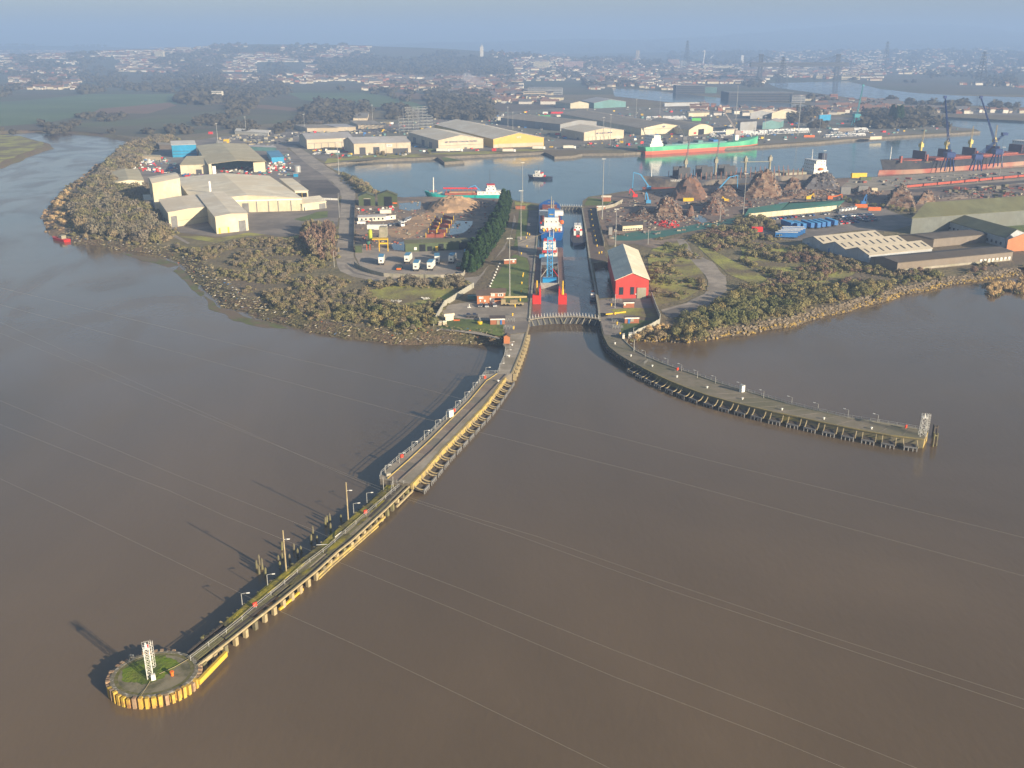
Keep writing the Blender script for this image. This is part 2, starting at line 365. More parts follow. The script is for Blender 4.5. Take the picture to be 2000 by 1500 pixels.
# lock water is held below the quay by its own floor edge at the outer gate
# far land with hills: a grid that starts where the flat ground ends
mb = MB(); xs = [-BIG + 44000 * i / 150 for i in range(151)]; xs = [math.copysign(abs(x / BIG) ** 1.6 * BIG, x) for x in xs]
ys = [2400 * (1.0185 ** j) for j in range(130)]
for y in ys:
    for x in xs: mb.v.append((x, y, hill(x, y)))
nx = len(xs)
for j in range(len(ys) - 1):
    for i in range(nx - 1): k = j * nx + i; mb.f.append((k, k + 1, k + 1 + nx, k + nx))
struct('hills', mb, m_far, True)
LAY = [0.004]
def patch(name, px, m, jit=0.0, step=8, z=None):
    LAY[0] += 0.002
    pts = [P(u, v) for u, v in px]
    if jit: pts = resample(pts, step, jit, True)
    return flat(name, [pts], m, z if z is not None else LAY[0])
# ---- left side of the lock
patch('far_fields', [(-60, 256), (130, 254), (245, 266), (300, 270), (420, 255), (580, 235), (760, 215), (900, 195), (1100, 190), (1100, 172), (0, 168), (-100, 168)], m_meadow if 0 else M('marsh_grass', (.085, .090, .045), (.065, .068, .04), .02, 1, col3=(.10, .08, .05), scale3=.006), 20, 60)
patch('green_field', [(-60, 245), (0, 246), (90, 240), (180, 222), (330, 205), (365, 198), (370, 182), (230, 178), (60, 195), (-60, 203)], m_green_f, 6, 40)
patch('ploughed_field', [(175, 222), (290, 222), (345, 206), (330, 200), (260, 207), (195, 212)], m_plough, 5, 30)
patch('ploughed_field', [(385, 200), (520, 212), (590, 219), (640, 222), (600, 214), (520, 205), (470, 204)], m_plough, 5, 30)
patch('green_field', [(590, 195), (700, 206), (820, 214), (830, 206), (760, 188), (690, 178), (620, 172), (560, 180)], m_green_f, 5, 30)
patch('bare_field', [(757, 181), (800, 178), (832, 186), (830, 195), (800, 192), (775, 188)], m_plough, 3, 20)
patch('green_field', [(80, 240), (250, 235), (300, 226), (420, 218), (560, 226), (640, 232), (560, 240), (400, 250), (280, 252), (180, 250)], M('pasture', (.10, .115, .05), (.08, .09, .045), .02, 1, col3=(.11, .09, .06), scale3=.006), 8, 30)
patch('brown_field', [(900, 195), (1060, 200), (1150, 214), (1040, 222), (930, 212)], M('brown_field', (.12, .095, .075), (.10, .085, .065), .02, 1), 5, 30)
patch('quay_apron', [(560, 262), (700, 240), (900, 225), (1180, 205), (1700, 232), (1780, 232), (1905, 254), (1600, 274), (1478, 282), (1249, 293), (1064, 293), (866, 303), (640, 318), (600, 300)], M('apron_asphalt', (.22, .19, .16), (.16, .145, .125), .03, .95, col3=(.145, .14, .10), scale3=.01, detail=10), 3, 25)
patch('verge', [(634, 319), (700, 311), (852, 305), (1062, 295), (1062, 290), (852, 299), (700, 304), (640, 309)], m_meadow, 1, 15)
patch('pontoon_grass', [(868, 315.5), (900, 313), (872, 307), (862, 308)], m_grass)
patch('storage_yard', [(300, 288), (420, 268), (560, 256), (640, 250), (760, 240), (820, 250), (600, 275), (560, 290), (640, 345), (665, 372), (660, 440), (560, 462), (420, 462), (335, 452), (300, 400), (260, 340)], m_asph, 3, 20)
patch('dark_lot', [(586, 352), (640, 352), (664, 372), (662, 389), (602, 388), (590, 370)], m_asph_d)
patch('lawn', [(574, 428), (604, 420), (618, 414), (640, 412), (640, 424), (590, 432)], m_grass, .6, 5)
patch('lawn', [(600, 438), (652, 432), (650, 440), (610, 442)], m_grass, .6, 5)
patch('verge', [(335, 452), (420, 466), (486, 454), (560, 464), (662, 441), (663, 446), (560, 470), (486, 461), (420, 474), (340, 460)], m_meadow, 1.5, 8)
patch('track', [(318, 452), (366, 476), (372, 475), (327, 449)], m_road, .6, 6)
patch('road', [(560, 284), (578, 284), (604, 300), (640, 327), (662, 341), (682, 357), (692, 370), (695, 385), (691, 500), (701, 521), (745, 539.5), (904, 543), (935, 539.5), (967, 505), (997, 462), (1004, 417), (1008, 431), (986, 486), (959, 513), (928, 557), (905, 553.5), (740, 550), (691, 541), (664, 530), (654.5, 503), (661, 458), (667, 385), (664, 372), (652, 358), (635, 345), (596, 318)], m_road, .5, 6)
patch('road_ruts', [(672, 520), (690, 534), (740, 545), (740, 543), (692, 531), (676, 516)], m_asph, .3, 5)
patch('gravel_yard', [(695, 389), (830, 384), (988, 388), (978, 430), (936, 492), (906, 541), (745, 537), (703, 519), (693.5, 499)], m_dirt, .6, 8)
patch('truck_yard', [(695, 484), (905, 484), (906, 541), (745, 537), (703, 519), (693.5, 499)], M('yard_concrete', (.30, .27, .235), (.23, .205, .18), .08, .95, col3=(.34, .28, .22), scale3=.05))
patch('sand_area', [(758, 456), (752, 446), (775, 446), (806, 424), (846, 412), (852, 424), (836, 444), (817, 455), (800, 465), (789, 466), (764, 463)], m_sand, 1, 6)
patch('wet_ground', [(764, 470), (790, 466), (792, 492), (762, 490)], m_mud, 1, 6)
patch('puddle', [(880, 441), (892, 431), (925, 432), (918, 446), (905, 455), (876, 460)], m_puddle, 1, 6)
patch('puddle', [(780, 397), (822, 394), (822, 408), (800, 412), (780, 408)], m_puddle, 1, 6)
patch('puddle', [(765, 474), (789, 472), (790, 490), (770, 488)], m_puddle, 1, 6)
patch('lawn', [(950, 582), (962, 550), (986, 514), (1004, 497), (1028, 504), (1034, 520), (1030, 590), (1000, 592)], m_grass, .5, 8)
patch('lawn', [(1003, 482), (1006, 470), (1012, 430), (1014, 412), (1032, 411), (1026, 470), (1024, 484)], m_grass, .5, 8)
patch('lawn', [(1005, 393), (1052, 400), (1053, 410), (1006, 409)], m_meadow, .5, 8)
patch('quay_deck', [(986, 654), (1028, 649), (1033.6, 628), (1035, 601), (1040.5, 545), (1046.5, 487), (1050, 440), (1053, 411), (1033, 411), (1026, 484), (1012, 488), (1014, 500), (1030, 504), (1036, 520), (1031, 592), (1000, 596), (984, 624)], m_asph, .2, 8)
patch('quay_deck', [(1010, 462), (1049, 460), (1045, 494), (1012, 488)], m_road, .2, 8)  # paler brown tone paints the sunlit gap between the ships' shadows
patch('car_park', [(876, 596), (930, 588), (1030, 592), (1034, 602), (1032, 626), (984, 628), (870, 622), (862, 612)], m_road, .6, 6)
patch('lawn', [(858, 636), (872, 620), (984, 630), (985, 655), (972, 656), (930, 646), (862, 642)], m_grass, .6, 5)
patch('meadow', [(715, 568), (760, 560), (860, 556), (905, 560), (885, 580), (840, 600), (780, 600), (730, 590)], m_meadow, 2, 8)
patch('path', [(855, 641), (900, 645), (940, 650), (975, 660), (975, 663), (935, 654), (895, 648), (852, 644)], m_road, .5, 5)
# ---- right side
patch('quay_deck', [(1137.6, 407), (1163, 402), (1175, 452), (1182, 500), (1190, 508), (1160, 511), (1153, 512), (1146, 470)], M('quay_deck_brown', (.155, .115, .09), (.12, .095, .08), .12, .95), .1, 8)
patch('lawn', [(1141, 401), (1150, 386), (1176, 382), (1205, 384), (1213, 392), (1180, 401)], m_grass, .4, 6)
patch('quay_deck', [(1165, 586), (1199, 584), (1270, 582), (1276, 606), (1240, 612), (1240, 624), (1235, 632), (1222, 648), (1212, 656), (1180, 654), (1173, 627), (1169, 602)], m_asph, .2, 6)
patch('lawn', [(1210, 634), (1236, 626), (1290, 626), (1262, 634), (1232, 654), (1222, 658), (1214, 650)], m_grass, .5, 5)
patch('lawn', [(1192, 604), (1236, 602), (1280, 602), (1288, 624), (1250, 618), (1200, 612)], m_meadow, .5, 5)
patch('scrap_yard', [(1150, 386), (1262, 373), (1500, 357), (1715, 347), (2000, 328), (2300, 326), (2300, 380), (2000, 382), (1800, 402), (1720, 402), (1560, 408), (1440, 418), (1400, 445), (1280, 462), (1190, 470), (1176, 450), (1165, 404), (1213, 394)], M('scrap_dirt', (.20, .145, .115), (.14, .108, .09), .1, 1, col3=(.235, .175, .135), scale3=.02, bump=.3), .8, 12)
patch('quay_deck', [(1660, 350), (1715, 346), (2000, 327.5), (2300, 327), (2300, 352), (1900, 362), (1700, 374), (1640, 368)], m_conc, .5, 12)
patch('dirt_yard', [(1176, 452), (1232, 452), (1290, 470), (1330, 462), (1300, 490), (1262, 482), (1240, 476), (1190, 480)], m_dirt, .8, 6)
patch('green_netting', [(1196, 462), (1240, 452), (1300, 450), (1360, 438), (1440, 425), (1452, 432), (1380, 446), (1300, 462), (1240, 470), (1200, 470)], M('green_sheeting', (.035, .15, .12), (.06, .13, .10), .15, .7), 1.2, 6)
patch('puddle', [(1352, 425), (1366, 420), (1390, 430), (1370, 436)], m_puddle, .8, 5)
patch('puddle', [(1508, 404), (1516, 396), (1566, 394), (1568, 400), (1530, 406)], m_puddle, .8, 6)
patch('puddle', [(1640, 342), (1700, 341), (1690, 346), (1660, 348)], m_puddle, .4, 6, .05)
patch('meadow', [(1276, 486), (1326, 470), (1350, 490), (1372, 520), (1378, 560), (1330, 586), (1280, 596), (1272, 560), (1264, 510)], m_meadow, 1.5, 8)
patch('meadow', [(1350, 470), (1395, 492), (1440, 512), (1500, 545), (1480, 560), (1420, 536), (1390, 508)], m_meadow, 1.5, 8)
patch('meadow', [(1440, 470), (1520, 480), (1600, 500), (1680, 526), (1640, 552), (1560, 556), (1500, 540), (1450, 505)], m_meadow, 3, 8)
patch('track', [(1322, 468), (1336, 466), (1352, 492), (1392, 512), (1416, 540), (1420, 566), (1400, 588), (1350, 606), (1300, 616), (1290, 606), (1340, 592), (1376, 574), (1384, 556), (1374, 534), (1346, 506), (1330, 490)], m_road, 1.0, 6)
patch('car_park', [(1446, 428), (1640, 412), (1720, 405), (1770, 424), (1800, 434), (1740, 452), (1670, 450), (1600, 462), (1560, 470), (1500, 466), (1440, 448)], m_asph, .5, 8)
patch('bare_ground', [(1292, 610), (1340, 596), (1400, 590), (1360, 612), (1310, 622)], m_asph, 1.5, 6)
patch('rail_bed', [(1760, 371), (2000, 352), (2300, 330), (2300, 334), (2000, 357), (1790, 376)], m_asph_d, .3, 12)
patch('storage_field', [(1850, 420), (2000, 408), (2300, 392), (2300, 450), (2000, 452), (1940, 450)], m_grass, .5, 12)
patch('reeds', [(1920, 551), (1950, 544), (1975, 549), (1960, 565), (1930, 568)], m_sand, 1, 5, -4.0)
# ---- far water seen over the land
def far_water(px, z=.12): return flat('river', [[P(u, v) for u, v in px]], dock_m, z)
far_water([(1196, 172), (1260, 176), (1340, 184), (1420, 193), (1500, 199), (1570, 204), (1585, 214), (1500, 219), (1400, 209), (1300, 199), (1200, 188)])
far_water([(1500, 163), (1560, 156), (1620, 154), (1660, 160), (1720, 174), (1790, 182), (1880, 187), (2000, 190), (2300, 196), (2300, 214), (2000, 209), (1860, 205), (1760, 200), (1690, 196), (1640, 188), (1580, 180), (1520, 172)])
for q in ([(1800, 222), (1920, 224), (2300, 232), (2300, 226), (1990, 216), (1850, 214)],): patch('causeway', q, m_asph)

alg = M('shore_algae', (.13, .16, .045), (.10, .085, .05), .4, .8, col3=(.16, .12, .08), scale3=.1)
for q in ([(395, 575), (430, 602), (480, 617), (545, 634), (560, 642), (520, 640), (460, 626), (412, 604)], [(350, 520), (378, 546), (400, 574), (392, 580), (366, 552), (340, 530)], [(236, 494), (320, 505), (352, 518), (330, 522), (280, 510)]):
    flat('mud_flat', [resample([P(u, v, ZR) for u, v in q], 5, 2.5, True)], alg, ZR + .03)
# ------------------------------------------------------------------ piers
def along(pts, step, start=0.0, end=None):
    """points every `step` metres along a polyline: (point, tangent, right-hand normal)"""
    out = []; s = 0.0; nxt = start
    for a, b in zip(pts, pts[1:]):
        a, b = Vector(a), Vector(b); L = (b - a).length
        while nxt <= s + L:
            t = (b - a).normalized(); out.append((a + t * (nxt - s), t, Vector((t.y, -t.x, 0)))); nxt += step
        s += L
    return out
def plen(pts): return sum((Vector(b) - Vector(a)).length for a, b in zip(pts, pts[1:]))
def railing(pts, mb=None, hgt_=1.1, step=2.2, rails=(1.05, .55), r=.045, z=0.0, panel=False):
    mb = mb or MB(); q = along(pts, step)
    for p, t, n in q: mb.tube((p.x, p.y, z), (p.x, p.y, z + hgt_), r * 1.3, 4)
    for h in rails:
        mb.path([(p[0], p[1], z + h) for p in pts], r, 4)
    return mb
def lamp_post(name, label, base, arm, h=4.6, group=None):
    h *= .64; t = thing(name, label, 'lamp post', base, 0, group)
    m = MB(); m.tube((0, 0, 0), (0, 0, h), .11, 6, .07); a = Vector((arm[0], arm[1], 0)).normalized()
    m.tube((0, 0, h), a * 1.0 + Vector((0, 0, h + .12)), .06, 5); part('post', m, m_galv, t, world=False)
    m = MB(); c = a * 1.45 + Vector((0, 0, h + .05)); m.box(c, (.7, .26, .14), math.atan2(a.y, a.x)); part('lamp_head', m, m_white, t, world=False)
    return t
# --- round concrete caisson at the end of the left pier
rc = P(300, 1316); RX = (P(385, 1316) - P(211, 1316)).length / 2; RY = (P(300, 1271) - P(300, 1361)).length / 2
RR = (RX + RY) / 2
E_AX = math.atan2((P(620, 1113) - P(380, 1300)).y, (P(620, 1113) - P(380, 1300)).x)
rh = thing('pier_head', 'round concrete pier head ringed by yellow steel piles at the end of the left pier', 'pier head', (rc.x, rc.y, ZR))
def ring(r, n=48, z=0.0, k=0.0): return [(rc.x + r * RX / RR * math.cos(2 * math.pi * (i + k) / n), rc.y + r * RY / RR * math.sin(2 * math.pi * (i + k) / n), z) for i in range(n)]
m = MB(); m.prism(ring(RR - .55, 64), -8, -.05)
part('concrete_core', m, M('pier_head_concrete', (.15, .135, .085), (.085, .082, .045), .55, .95, col3=(.21, .185, .125), scale3=.22, detail=10, bump=.06), rh)
m = MB(); n = 64
for k, (r, z) in enumerate(((RR - .35, -.3), (RR - .3, .03), (RR - 1.05, .03), (RR - 1.05, -.04))): m.v += ring(r, n, z)
for k in range(3):
    for i in range(n): m.f.append((k * n + i, k * n + (i + 1) % n, (k + 1) * n + (i + 1) % n, (k + 1) * n + i))
part('kerb', m, M('kerb_concrete', (.15, .135, .095), (.36, .34, .30), 1.6, .95, t2=(.52, .66)), rh)
m = MB()
pm = [];
for i in range(72):
    a = 2 * math.pi * i / 72; k = 1 + .25 * noise.noise(Vector((math.cos(a) * 1.8, math.sin(a) * 1.8, 2))) + .12 * noise.noise(Vector((math.cos(a) * 7, math.sin(a) * 7, 2)))
    pm.append((math.cos(a), math.sin(a), k))
m.v = [(rc.x - 1.7 + x * (RR - 2.1) * .84 * k, rc.y + 1.7 + y * (RR - 1.9) * .76 * k, -.03) for x, y, k in pm]; m.f = [tuple(range(72))]
part('moss_carpet', m, m_moss_g, rh)
m = MB(); rr = ring(RR - 1.05, 64); r2 = ring(RR - 1.75, 64)
for i in range(64):
    j = (i + 1) % 64; q = [rr[i], rr[j], r2[j], r2[i]]; m.quad(*[(p[0], p[1], -.022) for p in q])
part('moss_edge', m, M('edge_moss', (.10, .10, .02), (.16, .14, .08), 1.2, 1), rh)
m_pile_y = M('steel_pile_yellow', (.50, .36, .05), (.44, .27, .07), .9, .8, col3=(.30, .15, .06), scale3=.5, t3=(.5, .7))
m_pile_b = M('steel_pile_rust', (.25, .15, .09), (.34, .25, .16), .9, .9)
NP = 46
pile_me = MB(); pile_me.box((0, 0, 0), (.8, .62, 5.6)); pile_me.box((-.35, .0, .0), (.2, .95, 5.3)); meY = pile_me.mesh('pile', m_pile_y); meB = pile_me.mesh('pile', m_pile_b)
for i in range(NP):
    a = 2 * math.pi * (i + .5) / NP; x, y = RX * math.cos(a), RY * math.sin(a)
    if abs(math.atan2(math.sin(a - E_AX), math.cos(a - E_AX))) < .30: continue
    o = link('pile', meY if (math.pi * 1.18 < a < math.pi * 1.95 and i % 5 != 3) else meB, rh)
    o.location = (x, y, random.uniform(-.3, .25) - 2.75 + .2); o.rotation_euler = (0, 0, math.atan2(y / RY, x / RX) + random.uniform(-.12, .12))
def lattice_tower(name, label, base, h, w, rot, top_w=None, cage=True, m_=None, group=None):
    t = thing(name, label, 'light tower', base, rot, group); tw = top_w or w; m = MB(); nb = max(4, int(h / (w * .95)))
    def c(i, z): k = z / h; s = (w + (tw - w) * k) / 2; return ((-s, -s, z), (s, -s, z), (s, s, z), (-s, s, z))[i % 4]
    for i in range(4):
        m.tube(c(i, 0), c(i, h), .06, 4)
        for b in range(nb):
            z0, z1 = h * b / nb, h * (b + 1) / nb
            m.tube(c(i, z0), c(i + 1, z1), .028, 4); m.tube(c(i + 1, z0), c(i, z1), .028, 4); m.tube(c(i, z1), c(i + 1, z1), .03, 4)
    part('lattice_frame', m, m_ or m_white, t, world=False)
    m = MB(); m.box((0, 0, h), (tw * 1.2, tw * 1.2, .08)); q = tw * .6
    rl = [(-q, -q, 0), (q, -q, 0), (q, q, 0), (-q, q, 0), (-q, -q, 0)]; railing(rl, m, 1.1, .8, z=h, r=.022); part('top_platform', m, m_ or m_white, t, world=False)
    m = MB(); m.tube((0, 0, h), (0, 0, h + .9), .22, 8); m.tube((0, 0, h + .9), (0, 0, h + 1.2), .14, 8); part('lantern', m, m_white, t, world=False)
    if cage:
        m = MB()
        for s in (-.25, .25): m.tube((w / 2 + .12, s, 0), (tw / 2 + .12, s, h + 1.3), .035, 4)
        z = .4
        while z < h + 1.2: m.tube((w / 2 + .12, -.25, z), (w / 2 + .12, .25, z), .025, 4); z += .45
        z = 2.2
        while z < h + 1.4:
            pts = [(w / 2 + .12 + .7 * math.sin(a), .42 * math.cos(a) * 1.0, z) for a in [math.pi * k / 6 for k in range(7)]]; m.path(pts, .03, 4); z += .75
        for a in (.5, 1.57, 2.6): m.tube((w / 2 + .12 + .7 * math.sin(a), .42 * math.cos(a), 2.2), (w / 2 + .12 + .7 * math.sin(a), .42 * math.cos(a), h + 1.3), .025, 4)
        part('caged_ladder', m, m_ or m_white, t, world=False)
    return t
tb = P(291, 1324)
lt = lattice_tower('light_tower', 'white lattice light tower standing on the round mossy pier head', (tb.x, tb.y, 0), 6.6, 1.0, .45)
m = MB(); m.box((.55, -1.0, 0), (.8, .6, 1.2)); part('cabinet', m, m_white, lt, world=False)
m = MB(); m.tube((.35, .1, 6.6), (.35, .1, 7.2), .2, 6); part('red_lamp', m, m_red, lt, world=False)
bp_ = P(335, 1320); m = MB(); m.tube((0, 0, 0), (0, 0, .75), .30, 8, .22); m.tube((0, 0, .75), (0, 0, .95), .42, 8)
solo('mooring_bollard', m, m_orange, 'rusty orange mooring bollard in the middle of the round pier head', 'bollard', loc=bp_)
lf = P(256, 1286); m = MB()
for s in (-.3, .3):
    m.path([(s, .6, -1.2), (s, 0, .9), (s, -.5, .9), (s, -.6, 0)], .035, 4)
for s in (.1, .5, .8): m.tube((-.3, .1, s), (.3, .1, s), .03, 4)
solo('access_ladder', m, m_galv, 'grey hooped ladder over the rear edge of the round pier head', 'ladder', loc=lf)
m = MB(); m.path([P(309, 1317, .06), P(340, 1303, .08), P(368, 1287, .08)], .05, 4); solo('chain', m, m_tan, 'pale chain lying from the light tower towards the jetty rail', 'chain')
m = MB(); m.path([P(292, 1330, .06), P(283, 1345, .06), P(273, 1360, .3)], .04, 4); solo('rope', m, m_tan, 'thin pale rope lying from the light tower to the front kerb', 'rope')
# --- old timber jetty
JR = g((385, 1300), (420, 1272), (470, 1233), (505, 1205), (544, 1175), (620, 1113), (660, 1076), (687, 1055), (756, 992), (804, 945))
JL = g((363, 1274), (395, 1247), (452, 1203), (519, 1144), (590, 1090), (627, 1062), (649, 1041), (680, 1015), (727, 975), (757, 946))
JN = plen(JR)
jt = thing('timber_jetty', 'long weathered timber jetty with yellow moss leading to the round pier head', 'jetty', (JR[4].x, JR[4].y, ZR))
def lerp_line(L, t):
    s = plen(L) * t
    for a, b in zip(L, L[1:]):
        l = (b - a).length
        if s <= l: return a.lerp(b, s / l if l else 0)
        s -= l
    return L[-1]
# deck planks run along the jetty; decayed and gapped near the pier head
def strip_planks(lo, hi, t0, t1, n, nm, mats, rnd=0, miss=0.0, z=0.0, thick=.1, seg=7.0):
    k = int(JN * (t1 - t0) / seg)
    for r in range(n):
        for j in range(k):
            if random.random() < miss: continue
            a0 = t0 + (t1 - t0) * (j + .01) / k; a1 = t0 + (t1 - t0) * (j + .985) / k
            f0, f1 = lo + (hi - lo) * (r + .05) / n, lo + (hi - lo) * (r + .82) / n
            q = []
            for a, f in ((a0, f0), (a1, f0), (a1, f1), (a0, f1)):
                p = lerp_line(JL, a).lerp(lerp_line(JR, a), f); q.append((p.x, p.y, z + random.uniform(-.03, .03)))
            q = q[::-1]
            m = MB(); m.slab(q, thick); part(nm, m, random.choice(mats), jt)
strip_planks(.36, 1.0, .30, 1.0, 8, 'deck_plank', [m_timber, m_timber_d, M('mossy_timber', (.15, .145, .05), (.17, .15, .09), .5, 1), M('bleached_timber', (.30, .26, .18), (.20, .17, .12), .6, 1)], miss=.03, seg=9)
strip_planks(.30, 1.0, .0, .30, 6, 'deck_plank', [m_timber, m_timber_d, m_timber], miss=.20)
strip_planks(.0, .34, .0, .16, 3, 'deck_plank', [m_timber_d, m_timber], miss=.25)
m = MB()   # mossy verge strip over the left half
for j in range(60):
    t = .13 + .87 * j / 60; t2 = .13 + .87 * (j + 1) / 60
    w0 = .33 + .10 * noise.noise(Vector((t * 25, 1, 1))); w1 = .33 + .10 * noise.noise(Vector((t2 * 25, 1, 1)))
    a, b = lerp_line(JL, t), lerp_line(JR, t); c, d = lerp_line(JL, t2), lerp_line(JR, t2)
    q = [a, a.lerp(b, w0), c.lerp(d, w1), c]; m.slab([(p.x, p.y, .06) for p in q], .25)
part('moss_strip', m, m_moss, jt)
for t0, t1, f0, f1 in ((.54, .66, .45, .8), (.80, .90, .42, .62), (.34, .46, .6, .8), (.70, .76, .5, .7)):
    pts = []; m = MB()
    for k in range(12):
        a = 2 * math.pi * k / 12; t = (t0 + t1) / 2 + (t1 - t0) / 2 * math.cos(a) * random.uniform(.7, 1.1); f = (f0 + f1) / 2 + (f1 - f0) / 2 * math.sin(a) * random.uniform(.7, 1.1)
        p = lerp_line(JL, t).lerp(lerp_line(JR, t), f); pts.append((p.x, p.y, .075))
    m.quad(*pts[::-1]); part('moss_patch', m, m_moss, jt)
m = MB()   # stringers and cross heads below the deck
for f in (.05, .35, .65, .93):
    pp = [(lambda p: (p.x, p.y, -.45))(lerp_line(JL, i / 30).lerp(lerp_line(JR, i / 30), f)) for i in range(31)]
    for a, b in zip(pp, pp[1:]): m.beam(a, b, .35, .4)
part('stringers', m, m_timber_d, jt)
m = MB(); ed = [Vector((p.x, p.y, .02)) for p in JR]
for a, b in zip(ed, ed[1:]): m.beam(a + Vector((.05, -.05, 0)), b + Vector((.05, -.05, 0)), .38, .42)
part('edge_beam', m, m_tan, jt)
for p, t, n in along(JR, 3.15, 1.5):
    m = MB(); a = math.atan2(t.y, t.x) + random.uniform(-.1, .1); c = p - n * (-.10) ; m.box((c.x, c.y, -7), (random.uniform(.85, 1.05), .80, 6.75), a)
    part('pile', m, m_tan if random.random() < .7 else m_timber, jt)
for p, t, n in along(JL, 4.05, 1.0):
    m = MB(); a = math.atan2(t.y, t.x) + random.uniform(-.2, .2); c = p - n * random.uniform(-.1, .5); m.box((c.x, c.y, -7), (.5, .5, 7 + random.uniform(-.6, .5)), a); part('pile', m, m_timber, jt)
for p, t, n in along(JL, 1.3, 2.2):
    m = MB(); c = p - n * random.uniform(.1, .9); m.beam((p.x, p.y, -.1), (c.x, c.y, random.uniform(-.9, .1)), .3, .3); part('beam_stub', m, random.choice((m_timber, m_tan, m_timber_d)), jt)
m_fy = M('fender_yellow', (.60, .38, .03), (.48, .33, .06), .8, .8)
def fender_beam(px, z, m_=None, w=.45, h=.55, off=1.3, legs=True, nm='fender_beam'):
    pts = [P(u, v, z) for u, v in px]; m = MB()
    for a, b in zip(pts, pts[1:]): m.beam(a, b, w, h)
    part(nm, m, m_ or m_fy, jt)
fender_beam([(387, 1333), (441, 1277)], -.7, None, .6, 1.1)
fender_beam([(546, 1190), (592, 1150)], -1.7, m_fy)
fender_beam([(621, 1124), (647, 1100), (690, 1064), (753, 1008)], -1.2, m_yellow)
fender_beam([(623, 1130), (648, 1106), (690, 1070), (740, 1026)], -1.8, m_yellow, .35, .4)
fender_beam([(776, 988), (807, 957)], -1.4, m_tan)
fender_beam([(805, 946), (807, 957)], -.7, m_tan, .4, .4)
fender_beam([(390, 1300), (420, 1277), (438, 1262)], -.6, m_tan, .35, .4)
# hand rail of the jetty
RJ = [(371, 1290), (442, 1236), (469, 1214), (502, 1185), (552, 1144), (596, 1105), (644, 1069), (676, 1040), (713, 1008), (765, 964), (782, 950)]
m = railing(g(*RJ, z=.05), None, 1.15, 5.2, r=.055); solo('hand_rail', m, m_galv, 'pale two bar hand rail along the middle of the mossy timber jetty', 'railing')
m = railing(g((765, 964), (768, 945), (782, 950), z=0), None, 1.2, 2); solo('gate_rail', m, m_galv, 'short grey rail where the timber jetty meets the concrete pier', 'railing')
# life-buoys on the rails
def lifebuoy(u, v, label):
    p = P(u, v); t = thing('lifebuoy_box', label, 'lifebuoy', (p.x, p.y, 0), .7, 'lifebuoy boxes on the pier rails')
    m = MB(); m.box((0, 0, .4), (.95, .3, .95)); part('box', m, m_red, t, world=False)
    m = MB(); m.tube((0, 0, 0), (0, 0, .4), .06, 5); part('post', m, m_galv, t, world=False)
    m = MB(); k = 10; c = [(.32 * math.cos(2 * math.pi * i / k), -.19, .88 + .32 * math.sin(2 * math.pi * i / k)) for i in range(k + 1)]; m.path(c, .07, 4); part('ring', m, m_orange, t, world=False)
for u, v, l in ((498, 1187, 'orange red lifebuoy on the jetty rail nearest the round pier head'), (715, 1004, 'orange red lifebuoy on the jetty rail between the two tall poles and the concrete pier'),
                (785, 896, 'red lifebuoy box on the left pier railing nearest the timber jetty'), (887, 806, 'red lifebuoy box beside the white cabinet on the left pier'),
                (947, 741, 'red lifebuoy box at the upper railing corner of the left pier'), (1323, 725, 'red lifebuoy box on the right pier railing nearest the lock'),
                (1769, 838, 'red lifebuoy box on the railing beside the right light tower')): lifebuoy(u, v, l)
JLAMP = [(473, 1181), (523, 1143), (692, 1001), (718, 980)]
for (u, v), l in zip(JLAMP, ('grey lamp post on the timber jetty, nearest the round pier head', 'grey lamp post on the timber jetty beside the group of broken stumps', 'grey lamp post on the timber jetty just right of the upper tall wooden pole', 'grey lamp post on the mossy jetty edge nearest the concrete pier')):
    lamp_post('lamp_post', l, P(u, v), (1, .15), 4.3, 'lamp posts along the left pier')
for (u, v, vt, l) in ((559, 1113, 1036, 'tall thin wooden pole beside the jetty above the broken stumps'), (680, 1013, 941, 'tall thin wooden pole beside the upper end of the mossy jetty')):
    b = P(u, v, -.5); t = thing('wooden_pole', l, 'pole', b, 0, 'tall poles beside the jetty'); h = 10.2
    m = MB(); m.tube((0, 0, -4), (0, 0, h), .2, 6, .13); part('mast', m, m_tan, t, world=False)
    m = MB(); m.tube((0, 0, h * .77), (.9, -.1, h * .79), .05, 4); m.box((1.1, -.1, h * .78), (.7, .3, .15)); part('lamp_head', m, m_white, t, world=False)
# broken stumps in the water
ST = [(506, 1120, 3.1), (512, 1112, 3.6), (508, 1102, 3.4), (515, 1125, 2.6), (503, 1108, 2.6), (549, 1075, 2.8), (553, 1090, 2.0), (572, 1077, 2.4), (581, 1087, 2.8), (566, 1098, 2.4), (545, 1093, 1.6), (551, 1108, 2.2),
      (611, 1042, 2.8), (607, 1060, 3.2), (592, 1078, 2.2), (634, 1027, 3.2), (638, 1022, 2.4), (645, 1040, 3.6), (646, 1017, 2.8), (669, 1015, 2.0), (620, 1060, 2.2)]
for i, (u, v, h) in enumerate(ST):
    h *= .72; p = P(u, v, ZR); m = MB(); q = p + Vector((random.uniform(-.5, .5), random.uniform(-.5, .5), h)); m.tube((p.x, p.y, -9), q, .36, 7, .26); m.tube(q, q + Vector((.1, 0, .35)), .2, 5, .05)
    solo('mooring_stump', m, m_timber, 'broken timber stump in the water, %s of the %s' % (ORD[i if i < 12 else i - 12], 'cluster by the lower pole' if i < 12 else 'group between the poles'), 'timber stump', 'broken timber stumps left of the jetty')
for u, v, u2, v2, l in ((655, 1048, 668, 1037, 'pale plank leaning out over the left side of the mossy jetty'), (619, 1063, 640, 1062, 'white pipe sticking out sideways over the jetty edge')):
    m = MB(); m.tube(P(u, v, .3), P(u2, v2, .9), .1, 5); solo('loose_beam', m, m_white, l, 'plank')
